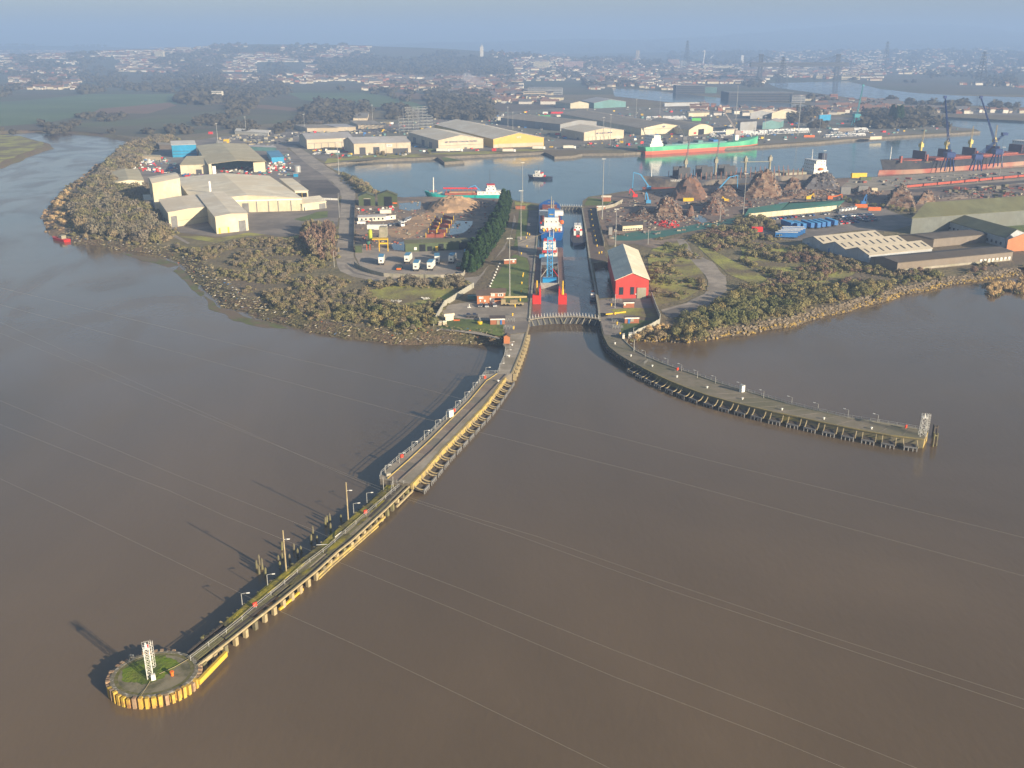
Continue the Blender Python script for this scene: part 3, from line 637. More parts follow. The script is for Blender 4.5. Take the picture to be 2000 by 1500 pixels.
# the jetty and the round head lie lower than the concrete pier
LOW = Vector((-.4, 1.35, -.9))
for o in list(sc.objects):
    if o.parent is None and (o.name.split('.')[0] in ('pier_head', 'timber_jetty', 'mooring_bollard', 'access_ladder', 'chain', 'rope', 'hand_rail', 'gate_rail', 'loose_beam', 'lamp_post') or (o.name.startswith('light_tower')) or (o.name.startswith('lifebuoy_box') and o.location.y < P(740, 990).y)): o.location = o.location + LOW
# --- concrete pier, left of the lock entrance
CR = g((803, 945), (830, 915), (860, 880), (902, 837), (943, 794), (966, 764), (986, 736))
CR2 = g((1000, 729), (1010, 705), (1021, 677), (1029, 650))
CL = g((742, 935), (745, 926), (775, 899), (808, 874), (840, 847), (876, 812), (908, 781), (930, 754), (947, 730), (972, 729), (977, 716), (985, 697), (988, 680), (982, 672), (985, 655))
cp_ = thing('left_pier', 'long concrete pier with a yellow lichen edge left of the lock entrance', 'pier', (P(880, 820).x, P(880, 820).y, ZR))
poly = CR + CR2 + [CL[-1]] + CL[::-1][1:]
m = MB(); tri = tessellate_polygon([[Vector((p.x, p.y, 0)) for p in poly]]); m.v = [(p.x, p.y, -.02) for p in poly]
m.f = [tuple(t) if ((poly[t[1]] - poly[t[0]]).cross(poly[t[2]] - poly[t[0]])).z > 0 else tuple(t)[::-1] for t in tri]
part('deck', m, m_conc, cp_)
def wall_mb(pts, z0=-8, z1=-.02, off=0.0):
    m = MB()
    for p in pts: m.v += [(p.x, p.y, z0), (p.x, p.y, z1)]
    m.f = [(2 * i, 2 * i + 2, 2 * i + 3, 2 * i + 1) for i in range(len(pts) - 1)]; return m
part('rear_wall', wall_mb(CL), m_quaywall, cp_); part('end_wall', wall_mb([CL[0], CR[0]]), m_quaywall, cp_); part('front_wall', wall_mb(CR + CR2), m_quaywall, cp_)
m = MB()      # carriageway slabs, alternating bays
KERB = g((757, 935), (797, 900), (840, 860), (878, 822), (917, 783), (950, 744), (971, 730))
PIPE = g((779, 940), (846, 879), (900, 824), (947, 776), (989, 731))
def band(A, B, t0, t1, z, th): a, b, c, d = (lerp(A, t0), lerp(B, t0), lerp(B, t1), lerp(A, t1)); return [(p.x, p.y, z) for p in (a, b, c, d)]
lerp = lerp_line
ms = [M('slab_brown', (.23, .18, .145), (.19, .15, .12), .3, .95), M('slab_grey', (.20, .175, .14), (.165, .145, .115), .3, .95), M('slab_pale', (.26, .215, .17), (.21, .175, .135), .3, .95)]
for i in range(15):
    q = band(KERB, PIPE, i / 15 + .002, (i + 1) / 15 - .002, .04, .1); m = MB(); m.slab(q, .055); part('deck_slab', m, ms[(i * 7) % 3], cp_)
m = MB(); ml = MB(); mr = MB()
for a, b in zip(KERB, KERB[1:]): m.beam(a + Vector((0, 0, .1)), b + Vector((0, 0, .1)), .22, .28)
part('kerb', m, M('yellow_kerb', (.48, .36, .10), (.38, .30, .12), .5, .9), cp_)
m = MB()
for a, b in zip(PIPE, PIPE[1:]): m.beam(a + Vector((0, 0, .14)), b + Vector((0, 0, .14)), .3, .25)
part('drain_channel', m, m_asph_d, cp_)
m = MB(); EDGE = [p + Vector((.15, -.15, 0)) for p in CR]
for a, b in zip(EDGE, EDGE[1:]): m.beam(a + Vector((0, 0, -.85)), b + Vector((0, 0, -.85)), .7, 1.8)
part('yellow_edge', m, m_yellow, cp_)
m = MB()
for a, b in zip(CR2, CR2[1:]): m.beam(a, b, .7, .35)
part('timber_coping', m, m_tan, cp_)
def fender(p, t, n, par, small=False, dk=None):
    """timber fender bay: two raking struts, a curved front waling, legs and a dark panel behind"""
    L = 4.6; out = 3.2 if not small else 1.5
    f = link('fender_bay', None, par); f.location = p - par.location; f.location.z = -ZR
    rot = Matrix.Rotation(math.atan2(t.y, t.x), 3, 'Z'); inv = Vector((1, 0, 0))
    def W(a, o, z): q = t * a + n * o; return (q.x, q.y, z)
    for a in (-L / 2 + .3, L / 2 - .3):
        m = MB()
        pts = [W(a + s * .45 * (1 if a > 0 else 1), .3 + out * s, -.5 - 1.2 * s - .5 * math.sin(math.pi * s)) for s in (0, .25, .5, .75, 1)]
        for q, r in zip(pts, pts[1:]): m.beam(q, r, .24, .26)
        link('strut', m.mesh('strut', dk or m_tan), f)
    m = MB(); m.beam(W(-L / 2 + .5, out + .3, -1.8), W(L / 2 - .3, out + .3, -1.8), .38, .42)
    for a in (-1.6, -.4, .9, 2.0): m.beam(W(a, out + .3, -6), W(a, out + .3, -1.8), .3, .32)
    link('waling', m.mesh('waling', m_grey), f)
    m = MB(); m.slab([W(-1.8, .5, -1.7), W(-1.8, out, -2.3), W(1.8, out, -2.3), W(1.8, .5, -1.7)], .2); link('panel', m.mesh('panel', m_timber_d), f)
for p, t, n in along(CR, 5.6, 2.5): fender(p, t, n, cp_)
for p, t, n in along(CR2, 4.6, 1.0):
    m = MB(); c = p + n * .9; m.box((c.x, c.y, -7.5), (.8, 1.2, 7.1), math.atan2(t.y, t.x)); part('fender_pile', m, m_tan, cp_)
    m = MB(); c = p + n * .8 + t * 2.2; m.box((c.x, c.y, -5.2), (2.2, .5, 4.0), math.atan2(t.y, t.x)); part('fender_panel', m, m_timber_d, cp_)
m = railing(CL[:9] + [CL[9]], None, 1.15, 2.6, r=.06); solo('railing', m, m_galv, 'grey tube railing along the river side of the left concrete pier', 'railing')
m = railing(CL[9:13], None, 1.15, 2.6); solo('railing', m, m_galv, 'short grey railing on the narrow part of the left pier by the brick hut', 'railing')
CLAMP = [(753, 928), (780, 904), (805, 881), (829, 859), (851, 838), (872, 820), (890, 800), (908, 782), (924, 763), (937, 749), (949, 733), (976, 725), (984, 709), (990, 698), (996, 682)]
for i, (u, v) in enumerate(CLAMP): lamp_post('lamp_post', 'grey lamp post on the left concrete pier, %s counted from the timber jetty' % ORD[i], P(u, v), (1, .1), 4.6, 'lamp posts along the left pier')
def cabinet(u, v, label, s=(1.5, 1.2, 2.4)):
    p = P(u, v); t = thing('cabinet', label, 'cabinet', (p.x, p.y, 0), .6); m = MB(); m.box((0, 0, 0), s); part('case', m, m_white, t, world=False)
    m = MB(); m.box((0, 0, s[2]), (s[0] + .15, s[1] + .15, .08)); part('lid', m, m_galv, t, world=False)
    m = MB(); m.box((.35, -s[1] / 2 - .02, .9), (.08, .04, .4)); part('handle', m, m_dgrey, t, world=False)
cabinet(880, 814, 'tall white cabinet on the left concrete pier beside a lifebuoy box'); cabinet(1449, 765, 'tall white cabinet on the right pier against its railing')
def bollard(u, v, label, m_=None, group=None, s=1.0):
    p = P(u, v); m = MB(); m.tube((0, 0, 0), (0, 0, .55 * s), .28 * s, 8, .22 * s); m.tube((0, 0, .5 * s), (0, 0, .75 * s), .45 * s, 8, .38 * s); m.tube((0, 0, .72 * s), (0, 0, .8 * s), .3 * s, 8, .1)
    solo('bollard', m, m_ or m_white, label, 'bollard', group, loc=p)
bollard(973, 746, 'white topped bollard on the left concrete pier at its upper end'); bollard(1000, 675, 'white bollard beside the small brick gable hut'); bollard(994, 697, 'white bollard on the narrow part of the left pier')
m = MB(); m.box(P(758, 929), (1.4, 1.0, .8), .6); solo('mooring_block', m, m_conc_l, 'low white concrete block at the lower corner of the left concrete pier', 'block')
for i, (u, v) in enumerate(((915, 766), (933, 748), (886, 799), (852, 852), (860, 830))): pass
# gangway poles at the junction of jetty and pier
for u, v, h, l in ((749, 952, 3.2, 'thin grey post below the corner of the left concrete pier'), (768, 952, 3.2, 'thin grey post where the jetty rail meets the concrete pier')):
    m = MB(); m.tube((0, 0, -1), (0, 0, h), .09, 5); solo('post', m, m_galv, l, 'post', loc=P(u, v))
m = railing(g((775, 944), (792, 946)), None, 1.1, 2); solo('barrier', m, m_galv, 'short grey barrier across the lower end of the left concrete pier', 'barrier')
# --- right pier
PR = g((1172, 628), (1177, 652), (1188, 675), (1206, 690), (1229, 704), (1254, 717), (1280, 730), (1305, 742), (1342, 757), (1380, 771), (1420, 782), (1460, 792), (1510, 804), (1560, 814), (1614, 826), (1668, 837), (1740, 850), (1805, 858))
PQ = g((1211, 655), (1224, 670), (1240, 684), (1265, 698), (1294, 710), (1330, 723), (1366, 735), (1408, 750), (1452, 763), (1495, 776), (1539, 789), (1596, 803), (1654, 816), (1720, 826), (1791, 838), (1813, 843))
rp = thing('right_pier', 'curved concrete pier with open timber fenders right of the lock entrance', 'pier', (P(1450, 780).x, P(1450, 780).y, ZR))
poly = PR + PQ[::-1]
tri = tessellate_polygon([[Vector((p.x, p.y, 0)) for p in poly]]); m = MB(); m.v = [(p.x, p.y, -.02) for p in poly]
m.f = [tuple(t) if ((poly[t[1]] - poly[t[0]]).cross(poly[t[2]] - poly[t[0]])).z > 0 else tuple(t)[::-1] for t in tri]
part('deck', m, M('right_pier_concrete', (.215, .185, .14), (.17, .15, .105), .3, .95, col3=(.145, .135, .085), scale3=.06), rp)
part('front_wall', wall_mb(PR), M('lichen_wall', (.19, .17, .10), (.13, .12, .09), .35, .95, col3=(.30, .25, .06), scale3=.08, t3=(.5, .75)), rp); part('end_wall', wall_mb([PR[-1], PQ[-1]]), m_yellow, rp); part('rear_wall', wall_mb(PQ), m_quaywall, rp)
m = MB()
for a, b in zip(PR[5:], PR[6:]): m.beam(a + Vector((0, 0, -.05)), b + Vector((0, 0, -.05)), .6, .3)
part('coping', m, M('mossy_coping', (.20, .17, .09), (.26, .21, .08), .4, .95), rp)
m = MB()
for a, b in zip(PR[:6], PR[1:7]): m.beam(a + Vector((-.9, -.6, -2.2)), b + Vector((-.9, -.6, -2.2)), .35, .35); m.beam(a + Vector((-.9, -.6, -1.0)), b + Vector((-.9, -.6, -1.0)), .3, .3)
part('waling', m, m_timber_d, rp)
m = MB()
for a, b in zip(PQ, PQ[1:]): m.beam(a + Vector((0, 0, .12)), b + Vector((0, 0, .12)), .35, .3)
part('rear_kerb', m, m_conc_l, rp)
fd = along(PR, 5.9, 62)
for p, t, n in fd: fender(p, t, n, rp, dk=m_tan)
for p, t, n in along(PR[:6], 3.4, 3):
    m = MB(); c = p + n * .8; m.box((c.x, c.y, -7), (.45, .5, 6.6), math.atan2(t.y, t.x)); part('fender_pile', m, m_timber_d, rp)
for p, t, n in along(PR, 5.2, 40)[3:]:
    pass
for i in range(1, 26):
    a = lerp_line(PR, i / 26); b = lerp_line(PQ, i / 26); m = MB(); d = (b - a).normalized(); m.beam(a + d * .4 + Vector((0, 0, .0)), b - d * .3 + Vector((0, 0, .0)), .12, .04); part('deck_joint', m, m_asph, rp)
m = railing(PQ[2:], None, 1.15, 2.7, r=.055); solo('railing', m, m_galv, 'grey tube railing along the river side of the curved right pier', 'railing')
for i, (u, v) in enumerate(((1238, 685), (1260, 698), (1304, 714), (1331, 725), (1362, 738), (1397, 749), (1447, 762), (1491, 777), (1546, 790), (1597, 803), (1656, 815), (1714, 825))):
    lamp_post('lamp_post', 'grey lamp post on the curved right pier, %s counted from the lock' % ORD[i], P(u, v), (-.6, .5), 3.9, 'lamp posts along the right pier')
for i, (u, v) in enumerate(((1201, 672), (1232, 696), (1274, 716), (1322, 737), (1381, 758), (1450, 780), (1527, 801), (1609, 819), (1702, 838))):
    bollard(u, v, 'white topped bollard on the curved right pier, %s counted from the lock' % ORD[i], group='white bollards along the right pier', s=.9)
lattice_tower('light_tower', 'white lattice light tower at the far end of the curved right pier', P(1801, 851), 6.0, 1.8, -.1, 1.4)
for u, v, z0, l in ((1822, 856, -3, 'dark timber dolphin off the rear corner of the right pier end'), (1822, 872, -4, 'pale timber dolphin frame off the front corner of the right pier end')):
    p = P(u, v, ZR); m = MB()
    for a, b in ((0, 0), (1.4, .6), (.4, 1.6)): m.tube((p.x + a, p.y + b, -9), (p.x + a * .8, p.y + b * .8, ZR + 4.2), .28, 6)
    m.beam((p.x, p.y, ZR + 3.6), (p.x + 1.3, p.y + .6, ZR + 3.4), .3); m.beam((p.x, p.y, ZR + 1.8), (p.x + .4, p.y + 1.6, ZR + 2.0), .3); solo('dolphin', m, m_timber if 'pale' in l else m_timber_d, l, 'mooring dolphin')
m = railing(g((1258, 712), (1266, 706), (1274, 710)), None, 1.2, 1.2); solo('ladder_rail', m, m_galv, 'grey ladder rail on the right pier where the open fenders begin', 'railing')
# --- overhead power cables across the river
def cable(px, z, label, sag=0, r=.017):
    m = MB(); pts = [P(u, v, z) for u, v in px]
    a, b = pts[0], pts[-1]; d0 = (pts[1] - a); d1 = (b - pts[-2])
    pts = [a - d0.normalized() * 250 + Vector((0, 0, 4))] + pts + [b + d1.normalized() * 60 + Vector((0, 0, 1))]
    m.path(pts, r, 4); solo('power_cable', m, m_cable, label, 'power cable', 'power cables crossing above the river')
cable([(0, 935), (120, 990), (250, 1052), (380, 1115), (490, 1168), (700, 1262), (900, 1358), (1190, 1500)], 30, 'grey power cable passing over the jetty near the round pier head')
cable([(250, 928), (330, 958), (440, 1008), (520, 1040), (660, 1097), (900, 1195), (1200, 1322), (1500, 1438), (1650, 1500)], 30, 'grey power cable passing over the jetty at the lower tall pole')
cable([(340, 926), (430, 962), (500, 990), (600, 1030), (690, 1070), (900, 1150), (1200, 1270), (1500, 1385), (1790, 1500)], 30, 'grey power cable passing over the jetty below the upper tall pole')
cable([(655, 920), (745, 958), (810, 980), (1000, 1042), (1300, 1150), (1600, 1250), (2000, 1384)], 30, 'grey power cable passing where the jetty meets the concrete pier')
cable([(700, 935), (770, 962), (850, 988), (1050, 1048), (1300, 1136), (1600, 1236), (2000, 1366)], 31, 'faint power cable just above the jetty and concrete pier junction', r=.016)
cable([(600, 706), (700, 728), (820, 757), (960, 795), (1150, 840), (1400, 903), (1700, 976), (2000, 1050)], 30, 'bright power cable crossing the upper half of the left concrete pier', r=.018)
cable([(800, 810), (940, 845), (1100, 885), (1300, 935), (1600, 1016), (2000, 1125)], 30, 'faint power cable crossing the middle of the left concrete pier', r=.018)
# ------------------------------------------------------------------ buildings
def Q(p): return P(*p) if len(p) == 2 else P(p[0], p[1], p[2])
def G0(p): q = Q(p).copy(); q.z = 0; return q
m_roof = {'cream': sheet('cream_roof', (.80, .72, .55)), 'grey': sheet('grey_roof', (.42, .41, .41), .9), 'brown': sheet('brown_roof', (.33, .29, .23), .78), 'pale': sheet('pale_roof', (.72, .65, .52), .9),
          'moss': sheet('mossy_roof', (.15, .155, .085), .7), 'olive': sheet('olive_roof', (.52, .46, .30), .8), 'dark': sheet('dark_roof', (.12, .105, .09), .75), 'blue': sheet('blue_roof', (.10, .30, .50), .9), 'tile': sheet('tile_roof', (.13, .10, .085), .8),
          'white': sheet('white_roof', (.70, .67, .60), .93), 'green': sheet('green_roof', (.12, .13, .08), .8)}
m_wall = {'cream': m_cream, 'beige': m_cream2, 'dgreen': m_dgreen, 'blue': clad('blue_cladding', (.02, .28, .52)), 'grey': clad('grey_cladding', (.30, .31, .32)), 'lgrey': clad('pale_grey_cladding', (.42, .45, .48)),
          'yellow': clad('yellow_cladding', (.66, .47, .12)), 'brick': m_brick, 'red': m_redclad, 'teal': clad('teal_cladding', (.13, .27, .27)), 'brown': clad('brown_cladding', (.22, .19, .16)), 'white': clad('white_cladding', (.70, .68, .60)),
          'orange': clad('orange_brick', (.50, .20, .09)), 'pink': clad('pink_cladding', (.46, .32, .30)), 'stone': clad('stone_wall', (.48, .42, .33))}
def bld(name, label, wall, roof, fl, fr, back, h, rtype='side', rise=2.0, ops=(), cat='warehouse', right=False, z0=0.0, over=.5, group=None, lights=0, fascia=None, ridge_t=.5, open_front=False):
    """fl, fr: front corners (u, v[, z]); back: rear-left corner, or rear-right with right=True. All are places on the upright walls."""
    A, B, K = G0(fl), G0(fr), G0(back); D = K if not right else A + (K - B); C = B + (D - A)
    for p in (A, B, C, D): p.z = z0
    ctr = (A + B + C + D) / 4; t = thing(name, label, cat, (ctr.x, ctr.y, z0), 0, group)
    up = Vector((0, 0, h)); rz = Vector((0, 0, rise)); m = MB(); top = [p + up for p in (A, B, C, D)]
    m.v = [tuple(p) for p in (A, B, C, D)] + [tuple(p) for p in top]
    fs = [(0, 1, 5, 4), (1, 2, 6, 5), (2, 3, 7, 6), (3, 0, 4, 7)]
    if rtype == 'front':
        ra = top[0].lerp(top[1], ridge_t) + rz; rb = top[3].lerp(top[2], ridge_t) + rz; m.v += [tuple(ra), tuple(rb)]; fs[0] = (0, 1, 5, 8, 4); fs[2] = (2, 3, 7, 9, 6)
    elif rtype == 'side':
        ra = top[0].lerp(top[3], ridge_t) + rz; rb = top[1].lerp(top[2], ridge_t) + rz; m.v += [tuple(ra), tuple(rb)]; fs[3] = (3, 0, 4, 8, 7); fs[1] = (1, 2, 6, 9, 5)
    if open_front: fs = fs[1:]
    m.f = fs; part('wall', m, m_wall.get(wall, wall) if isinstance(wall, str) else wall, t)
    # roof plate(s), folded over the ridge
    ux = (B - A).normalized() * over; uy = (D - A).normalized() * over; m = MB(); dz = Vector((0, 0, .12))
    a, b, c, d = top[0] - ux - uy + dz, top[1] + ux - uy + dz, top[2] + ux + uy + dz, top[3] - ux + uy + dz
    if rtype == 'front': prof = [(a, d), ((ra - uy + dz), (rb + uy + dz)), (b, c)]
    elif rtype == 'side': prof = [(a, b), ((ra - ux + dz), (rb + ux + dz)), (d, c)]
    elif rtype == 'mono': prof = [(a, b), (d + rz, c + rz)]
    elif rtype == 'arch':
        prof = []
        for i in range(9): s = i / 8; z = Vector((0, 0, rise * math.sin(math.pi * s))); prof.append((a.lerp(b, s) + z, d.lerp(c, s) + z))
        m2 = MB(); m2.v = [tuple(p[0] + Vector((0, 0, -.1)) + uy * .9) for p in prof]; m2.f = [tuple(range(9))]; part('gable', m2, m_wall[wall], t)
    else: prof = [(a, b), (d, c)]
    k = len(prof)
    for lo in (0, .22):
        for p, q in prof: m.v += [tuple(p - Vector((0, 0, lo))), tuple(q - Vector((0, 0, lo)))]
    for i in range(k - 1):
        m.f += [(2 * i, 2 * i + 1, 2 * i + 3, 2 * i + 2), (2 * k + 2 * i + 2, 2 * k + 2 * i + 3, 2 * k + 2 * i + 1, 2 * k + 2 * i), (2 * i, 2 * i + 2, 2 * k + 2 * i + 2, 2 * k + 2 * i), (2 * i + 1, 2 * k + 2 * i + 1, 2 * k + 2 * i + 3, 2 * i + 3)]
    m.f += [(0, 2 * k, 2 * k + 1, 1), (2 * k - 2, 2 * k - 1, 4 * k - 1, 4 * k - 2)]
    rf = part('roof', m, m_roof.get(roof, roof) if isinstance(roof, str) else roof, t)
    if fascia:
        m = MB()
        m.beam(top[0] - uy * 1.1 + Vector((0, 0, -.25)), top[1] - uy * 1.1 + Vector((0, 0, -.25)), .12, .55); part('fascia', m, fascia, t)
    if rtype == 'mono':
        m = MB(); m.v = [tuple(top[3]), tuple(top[0]), tuple(top[3] + rz), tuple(top[1]), tuple(top[2]), tuple(top[2] + rz)]; m.f = [(0, 1, 2), (3, 4, 5), (4, 0, 2, 5)]; part('gable', m, m_wall.get(wall, m_cream), t)
    F = [(A, B), (B, C), (C, D), (D, A)]
    for op in ops:
        fc, t0, t1, z_0, z_1, mt, nm = op[:7]; a, b = F[fc]; n = (b - a).normalized(); n = Vector((n.y, -n.x, 0)) * .09
        p, q = a.lerp(b, t0) + n, a.lerp(b, t1) + n; m = MB()
        m.beam(p + Vector((0, 0, (z_0 + z_1) / 2)), q + Vector((0, 0, (z_0 + z_1) / 2)), .2 if nm != 'canopy' else 1.5, z_1 - z_0)
        part(nm, m, mt, t)
    if lights:       # roof lights laid on the near slope
        for i in range(lights):
            s = (i + .5) / lights
            if rtype == 'side':
                p0 = prof[0][0].lerp(prof[0][1], s); p1 = prof[1][0].lerp(prof[1][1], s)
            else:
                p0 = prof[0][0].lerp(prof[0][1], s); p1 = prof[1][0].lerp(prof[1][1], s)
            m = MB(); m.beam(p0.lerp(p1, .3) + Vector((0, 0, .04)), p0.lerp(p1, .75) + Vector((0, 0, .04)), 1.2, .08); part('roof_light', m, m_dgrey, t)
    t['_'] = 0; del t['_']
    return t, (A, B, C, D)
def lettering(t, text, a, b, z, size, m_, nm='lettering'):
    """flat raised letters on the wall between a and b"""
    c = text_mesh(nm, text, size, m_)
    o = link(nm, c, t); d = (b - a).normalized(); n = Vector((d.y, -d.x, 0)) * .28; mid = (a + b) / 2 + n; mid.z = z
    o.location = mid - t.location; o.rotation_euler = (math.pi / 2, 0, math.atan2(d.y, d.x)); return o
ink = M('sign_ink', (.05, .07, .20)); inkr = M('sign_red', (.5, .05, .05))
DOORWAY_SHADE, SH = m_black, m_galv  # open doorways are dark panels coloured as their unlit insides
def eaves(u, vb, vt): return max(1.5, hgt(u, vb, vt))
def winrow(face, t0, t1, n, z0, z1, w=.5, mt=None, nm='window'):
    return [(face, t0 + (t1 - t0) * (i + .5 - w / 2) / n, t0 + (t1 - t0) * (i + .5 + w / 2) / n, z0, z1, mt or m_glass, nm) for i in range(n)]
# red shed beside the lock
h = eaves(1201, 583.7, 547.4); r = hgt(1234, 583, 532.7) - h
t, c = bld('red_shed', 'tall red clad gabled shed with a pale roof right of the lock', 'red', 'cream', (1201.5, 583.7), (1266, 582.5), (1188, 489.6, h), h, 'front', r, cat='shed',
    ops=[(0, .115, .235, 2.0, 5.6, m_glass, 'window'), (0, .45, .56, 2.0, 5.6, m_glass, 'window'), (0, .66, .925, 0, 5.2, m_conc_l, 'roller_door'), (0, .64, .66, 0, 5.4, m_dgrey, 'door_frame'), (0, .60, .63, 1.9, 2.4, m_white, 'notice')] +
    [(1, a, a + .05, 1.2, 4.4, m_glass, 'window') for a in (.15, .35, .55, .75)])
# white factory at left
h1 = eaves(331.5, 445, 415); h3 = eaves(591, 411.6, 387)
t, c = bld('factory_hall', 'large cream factory hall with a low ridged roof in the middle of the left yard', 'cream', 'cream', (378, 392.5, h3), (589.5, 387, h3), (525, 343.5, h3), h3, 'front', 3.0, right=True, cat='factory',
    ops=[(0, .44, .50, 0, 6.5, m_grey, 'roller_door')] + [(0, a, a + .008, .2, h3 - 1.5, m_grey, 'downpipe') for a in (.36, .57, .68, .77, .89)] + [(0, .34, 1.0, h3 - 1.2, h3 - .3, m_white, 'fascia_board')])
t, c = bld('factory_annex', 'cream factory annex with a grey roller door beside the tower block', 'cream', 'pale', (331.5, 445), (409.5, 403.5, h1), (310.5, 390, h1), h1, 'front', .6, cat='factory',
    ops=[(0, .05, .19, 0, 7.2, m_grey, 'roller_door'), (0, .2, .95, 3.6, 3.8, m_conc_l, 'rail')])
h2 = eaves(486, 450, 417)
t, c = bld('factory_wing', 'projecting cream factory wing with a loading dock facing the river', 'cream', 'pale', (423.5, 457), (486, 450), (385.5, 379.5, h2), h2, 'front', .9, cat='factory',
    ops=[(0, .70, .92, 0, 6.8, m_grey, 'roller_door'), (0, .12, .34, 0, 4.2, m_cream2, 'dock_door'), (0, .07, .12, 0, 3.6, m_yel, 'dock_guard'), (0, .34, .39, 0, 3.6, m_yel, 'dock_guard')])
ht = 8.5 + hgt(355.5, 378, 348, 8.5)
t, c = bld('factory_tower', 'tall cream tower block rising at the left end of the factory', 'cream', 'pale', (297, 358.5, ht), (351, 348, ht), (289.5, 346.5, ht), ht, 'side', 1.2, cat='factory', ops=[(3, .2, .35, 2, 9, m_grey, 'louvre')])
bld('factory_canopy', 'low cream canopy with striped posts right of the factory hall', 'white', 'cream', (576, 372.5, 6), (601.5, 372, 6), (570, 349, 6), 6, 'mono', .3, right=True, cat='canopy', ops=[(0, .0, .9, 0, 4.2, m_black, 'opening_shade')] + [(0, a, a + .06, 0, 4.5, m_yel, 'striped_post') for a in (.1, .5, .85)])
bld('factory_lean_to', 'low cream lean-to with a dark door at the right end of the factory', 'cream', 'cream', (591, 412), (637.5, 406.5), (624, 387, 5), 5.0, 'mono', 1.8, right=True, cat='factory', ops=[(0, .70, .97, 0, 3.8, m_grey, 'door'), (0, .06, .10, 0, 2.4, m_dgrey, 'door')])
bld('plant_room', 'small pale plant room in the shade behind the factory annex', 'lgrey', 'pale', (284, 407), (311, 406), (281, 386, 5), 6, 'mono', 1.0, cat='plant room')
p = P(411, 379.5, 9.2); m = MB(); m.tube(p - Vector((0, 0, 1)), p + Vector((0, 0, hgt(411, 379.5, 354, 9.2))), .95, 10, .85); solo('chimney', m, m_white, 'slim white chimney standing on the factory roof', 'chimney')
p = P(438, 401, 9.2); m = MB(); m.tube(p - Vector((0, 0, 1)), p + Vector((0, 0, 2.6)), .35, 8); solo('vent', m, m_white, 'short white roof vent near the front of the factory roof', 'vent')
t = thing('dust_filter', 'white dust filter tower with yellow gallery on the factory tower block', 'filter tower', G0((307, 396)))
m = MB(); m.box((0, 0, 0), (2.2, 2.2, 15)); part('duct', m, m_white, t, world=False); m = MB(); m.box((0, 0, 15), (4.4, 3.4, 3.2)); part('filter_box', m, m_conc_l, t, world=False)
m = MB(); railing([(-3, -2.6, 0), (3, -2.6, 0), (3, 0, 0)], m, 1.2, 1.2, z=15, r=.12); part('gallery', m, m_yel, t, world=False)
# yard buildings at left
bld('small_shed', 'small gabled shed with an olive roof at the edge of the left wood', 'cream', 'olive', (224.4, 367.5), (282, 363.6), (270, 331.5, 4.6), 4.6, 'front', 1.6, right=True, cat='shed')
h = eaves(512, 335, 315)
bld('recycling_hall', 'open fronted hall with a broad olive roof over scrap bales', 'cream', 'olive', (409, 341), (520, 335.5), (384.8, 284.8, h), h, 'front', 2.2, cat='hall', over=1.0, open_front=True,
    ops=[(0, .78, .99, 0, h - .4, m_cream, 'front_panel'), (0, .0, .05, 0, h, m_cream, 'front_pier'), (0, .06, .12, 0, h - 2, m_white, 'ladder_column')])
m = MB(); a, b = G0((413, 330)), G0((488, 327)); m.beam(a + Vector((0, 4, 4)), b + Vector((0, 4, 4)), .3, 8); solo('push_wall', m, m_wall['teal'], 'grey green push wall inside the open recycling hall', 'wall')
bld('low_hall', 'low cream building with a dark door left of the open hall', 'cream', 'olive', (353.5, 340.5), (409, 339), (366, 313, 6), eaves(353, 340, 322), 'mono', 1.5, cat='workshop', ops=[(0, .54, .74, 0, 4, m_dgrey, 'door')])
bld('blue_building', 'bright blue clad building behind the open recycling hall', 'blue', 'white', (337.6, 307.5), (385, 306), (334, 282, 9), eaves(337, 307.5, 283.5), 'flat', 0, cat='workshop', ops=[(0, .02, .98, 3.0, 3.4, m_dgrey, 'ledge'), (0, .02, .98, 6.0, 6.4, m_dgrey, 'ledge')])
bld('low_store', 'long low store with a mossy flat roof at the wood edge', 'beige', 'olive', (264, 312), (314, 313.5), (264, 302, 4), 4.2, 'flat', 0, cat='store')
bld('brown_store', 'brown clad store behind the blue building', 'brown', 'brown', (312, 291.5), (335, 292), (307, 280, 4), 5, 'flat', 0, cat='store')
bld('teal_store', 'long green grey shed behind the open hall', 'teal', 'grey', (440, 292), (540, 296), (436, 282, 4), 4.5, 'side', 1.0, cat='shed')
bld('blue_truck_shed', 'bright blue roofed shed beside the white bales', 'blue', 'blue', (531, 318.5), (555, 317), (521, 296, 5), 5.5, 'flat', 0, cat='shed')
bld('polytunnel', 'white ribbed tunnel shed in the far left yard', 'white', 'white', (459, 262), (524, 266), (466, 251, 4), 4.0, 'side', 1.8, cat='tunnel shed', ops=[(1, .2, .8, 0, 3.6, m_black, 'opening_shade')])
for i, (u, v, w, d, l, cl, rc_) in enumerate(((600, 258, 120, 18, 'low grey storage shed row, leftmost behind the grey warehouses', 'beige', 'brown'), (650, 256, 90, 16, 'low brown roofed shed with pale end behind the first grey warehouse', 'beige', 'grey'),
        (700, 252, 100, 26, 'long flat roofed shed with dark left side behind the second grey warehouse', 'beige', 'brown'), (600, 245, 60, 14, 'small dark store beyond the storage shed row', 'brown', 'dark'),
        (690, 238, 60, 40, 'far low shed left of the open steel frame', 'beige', 'brown'))):
    p = P(u, v); a = P(u, v); b = a + Vector((w * .35, 3, 0)); k = a + Vector((-w * .25, d * 3.2, 0))
    pa, pb, pk = PX(a), PX(b), PX(k); bld('storage_shed', l, cl, rc_, pa, pb, pk, 5.5, 'flat', 0, cat='shed')
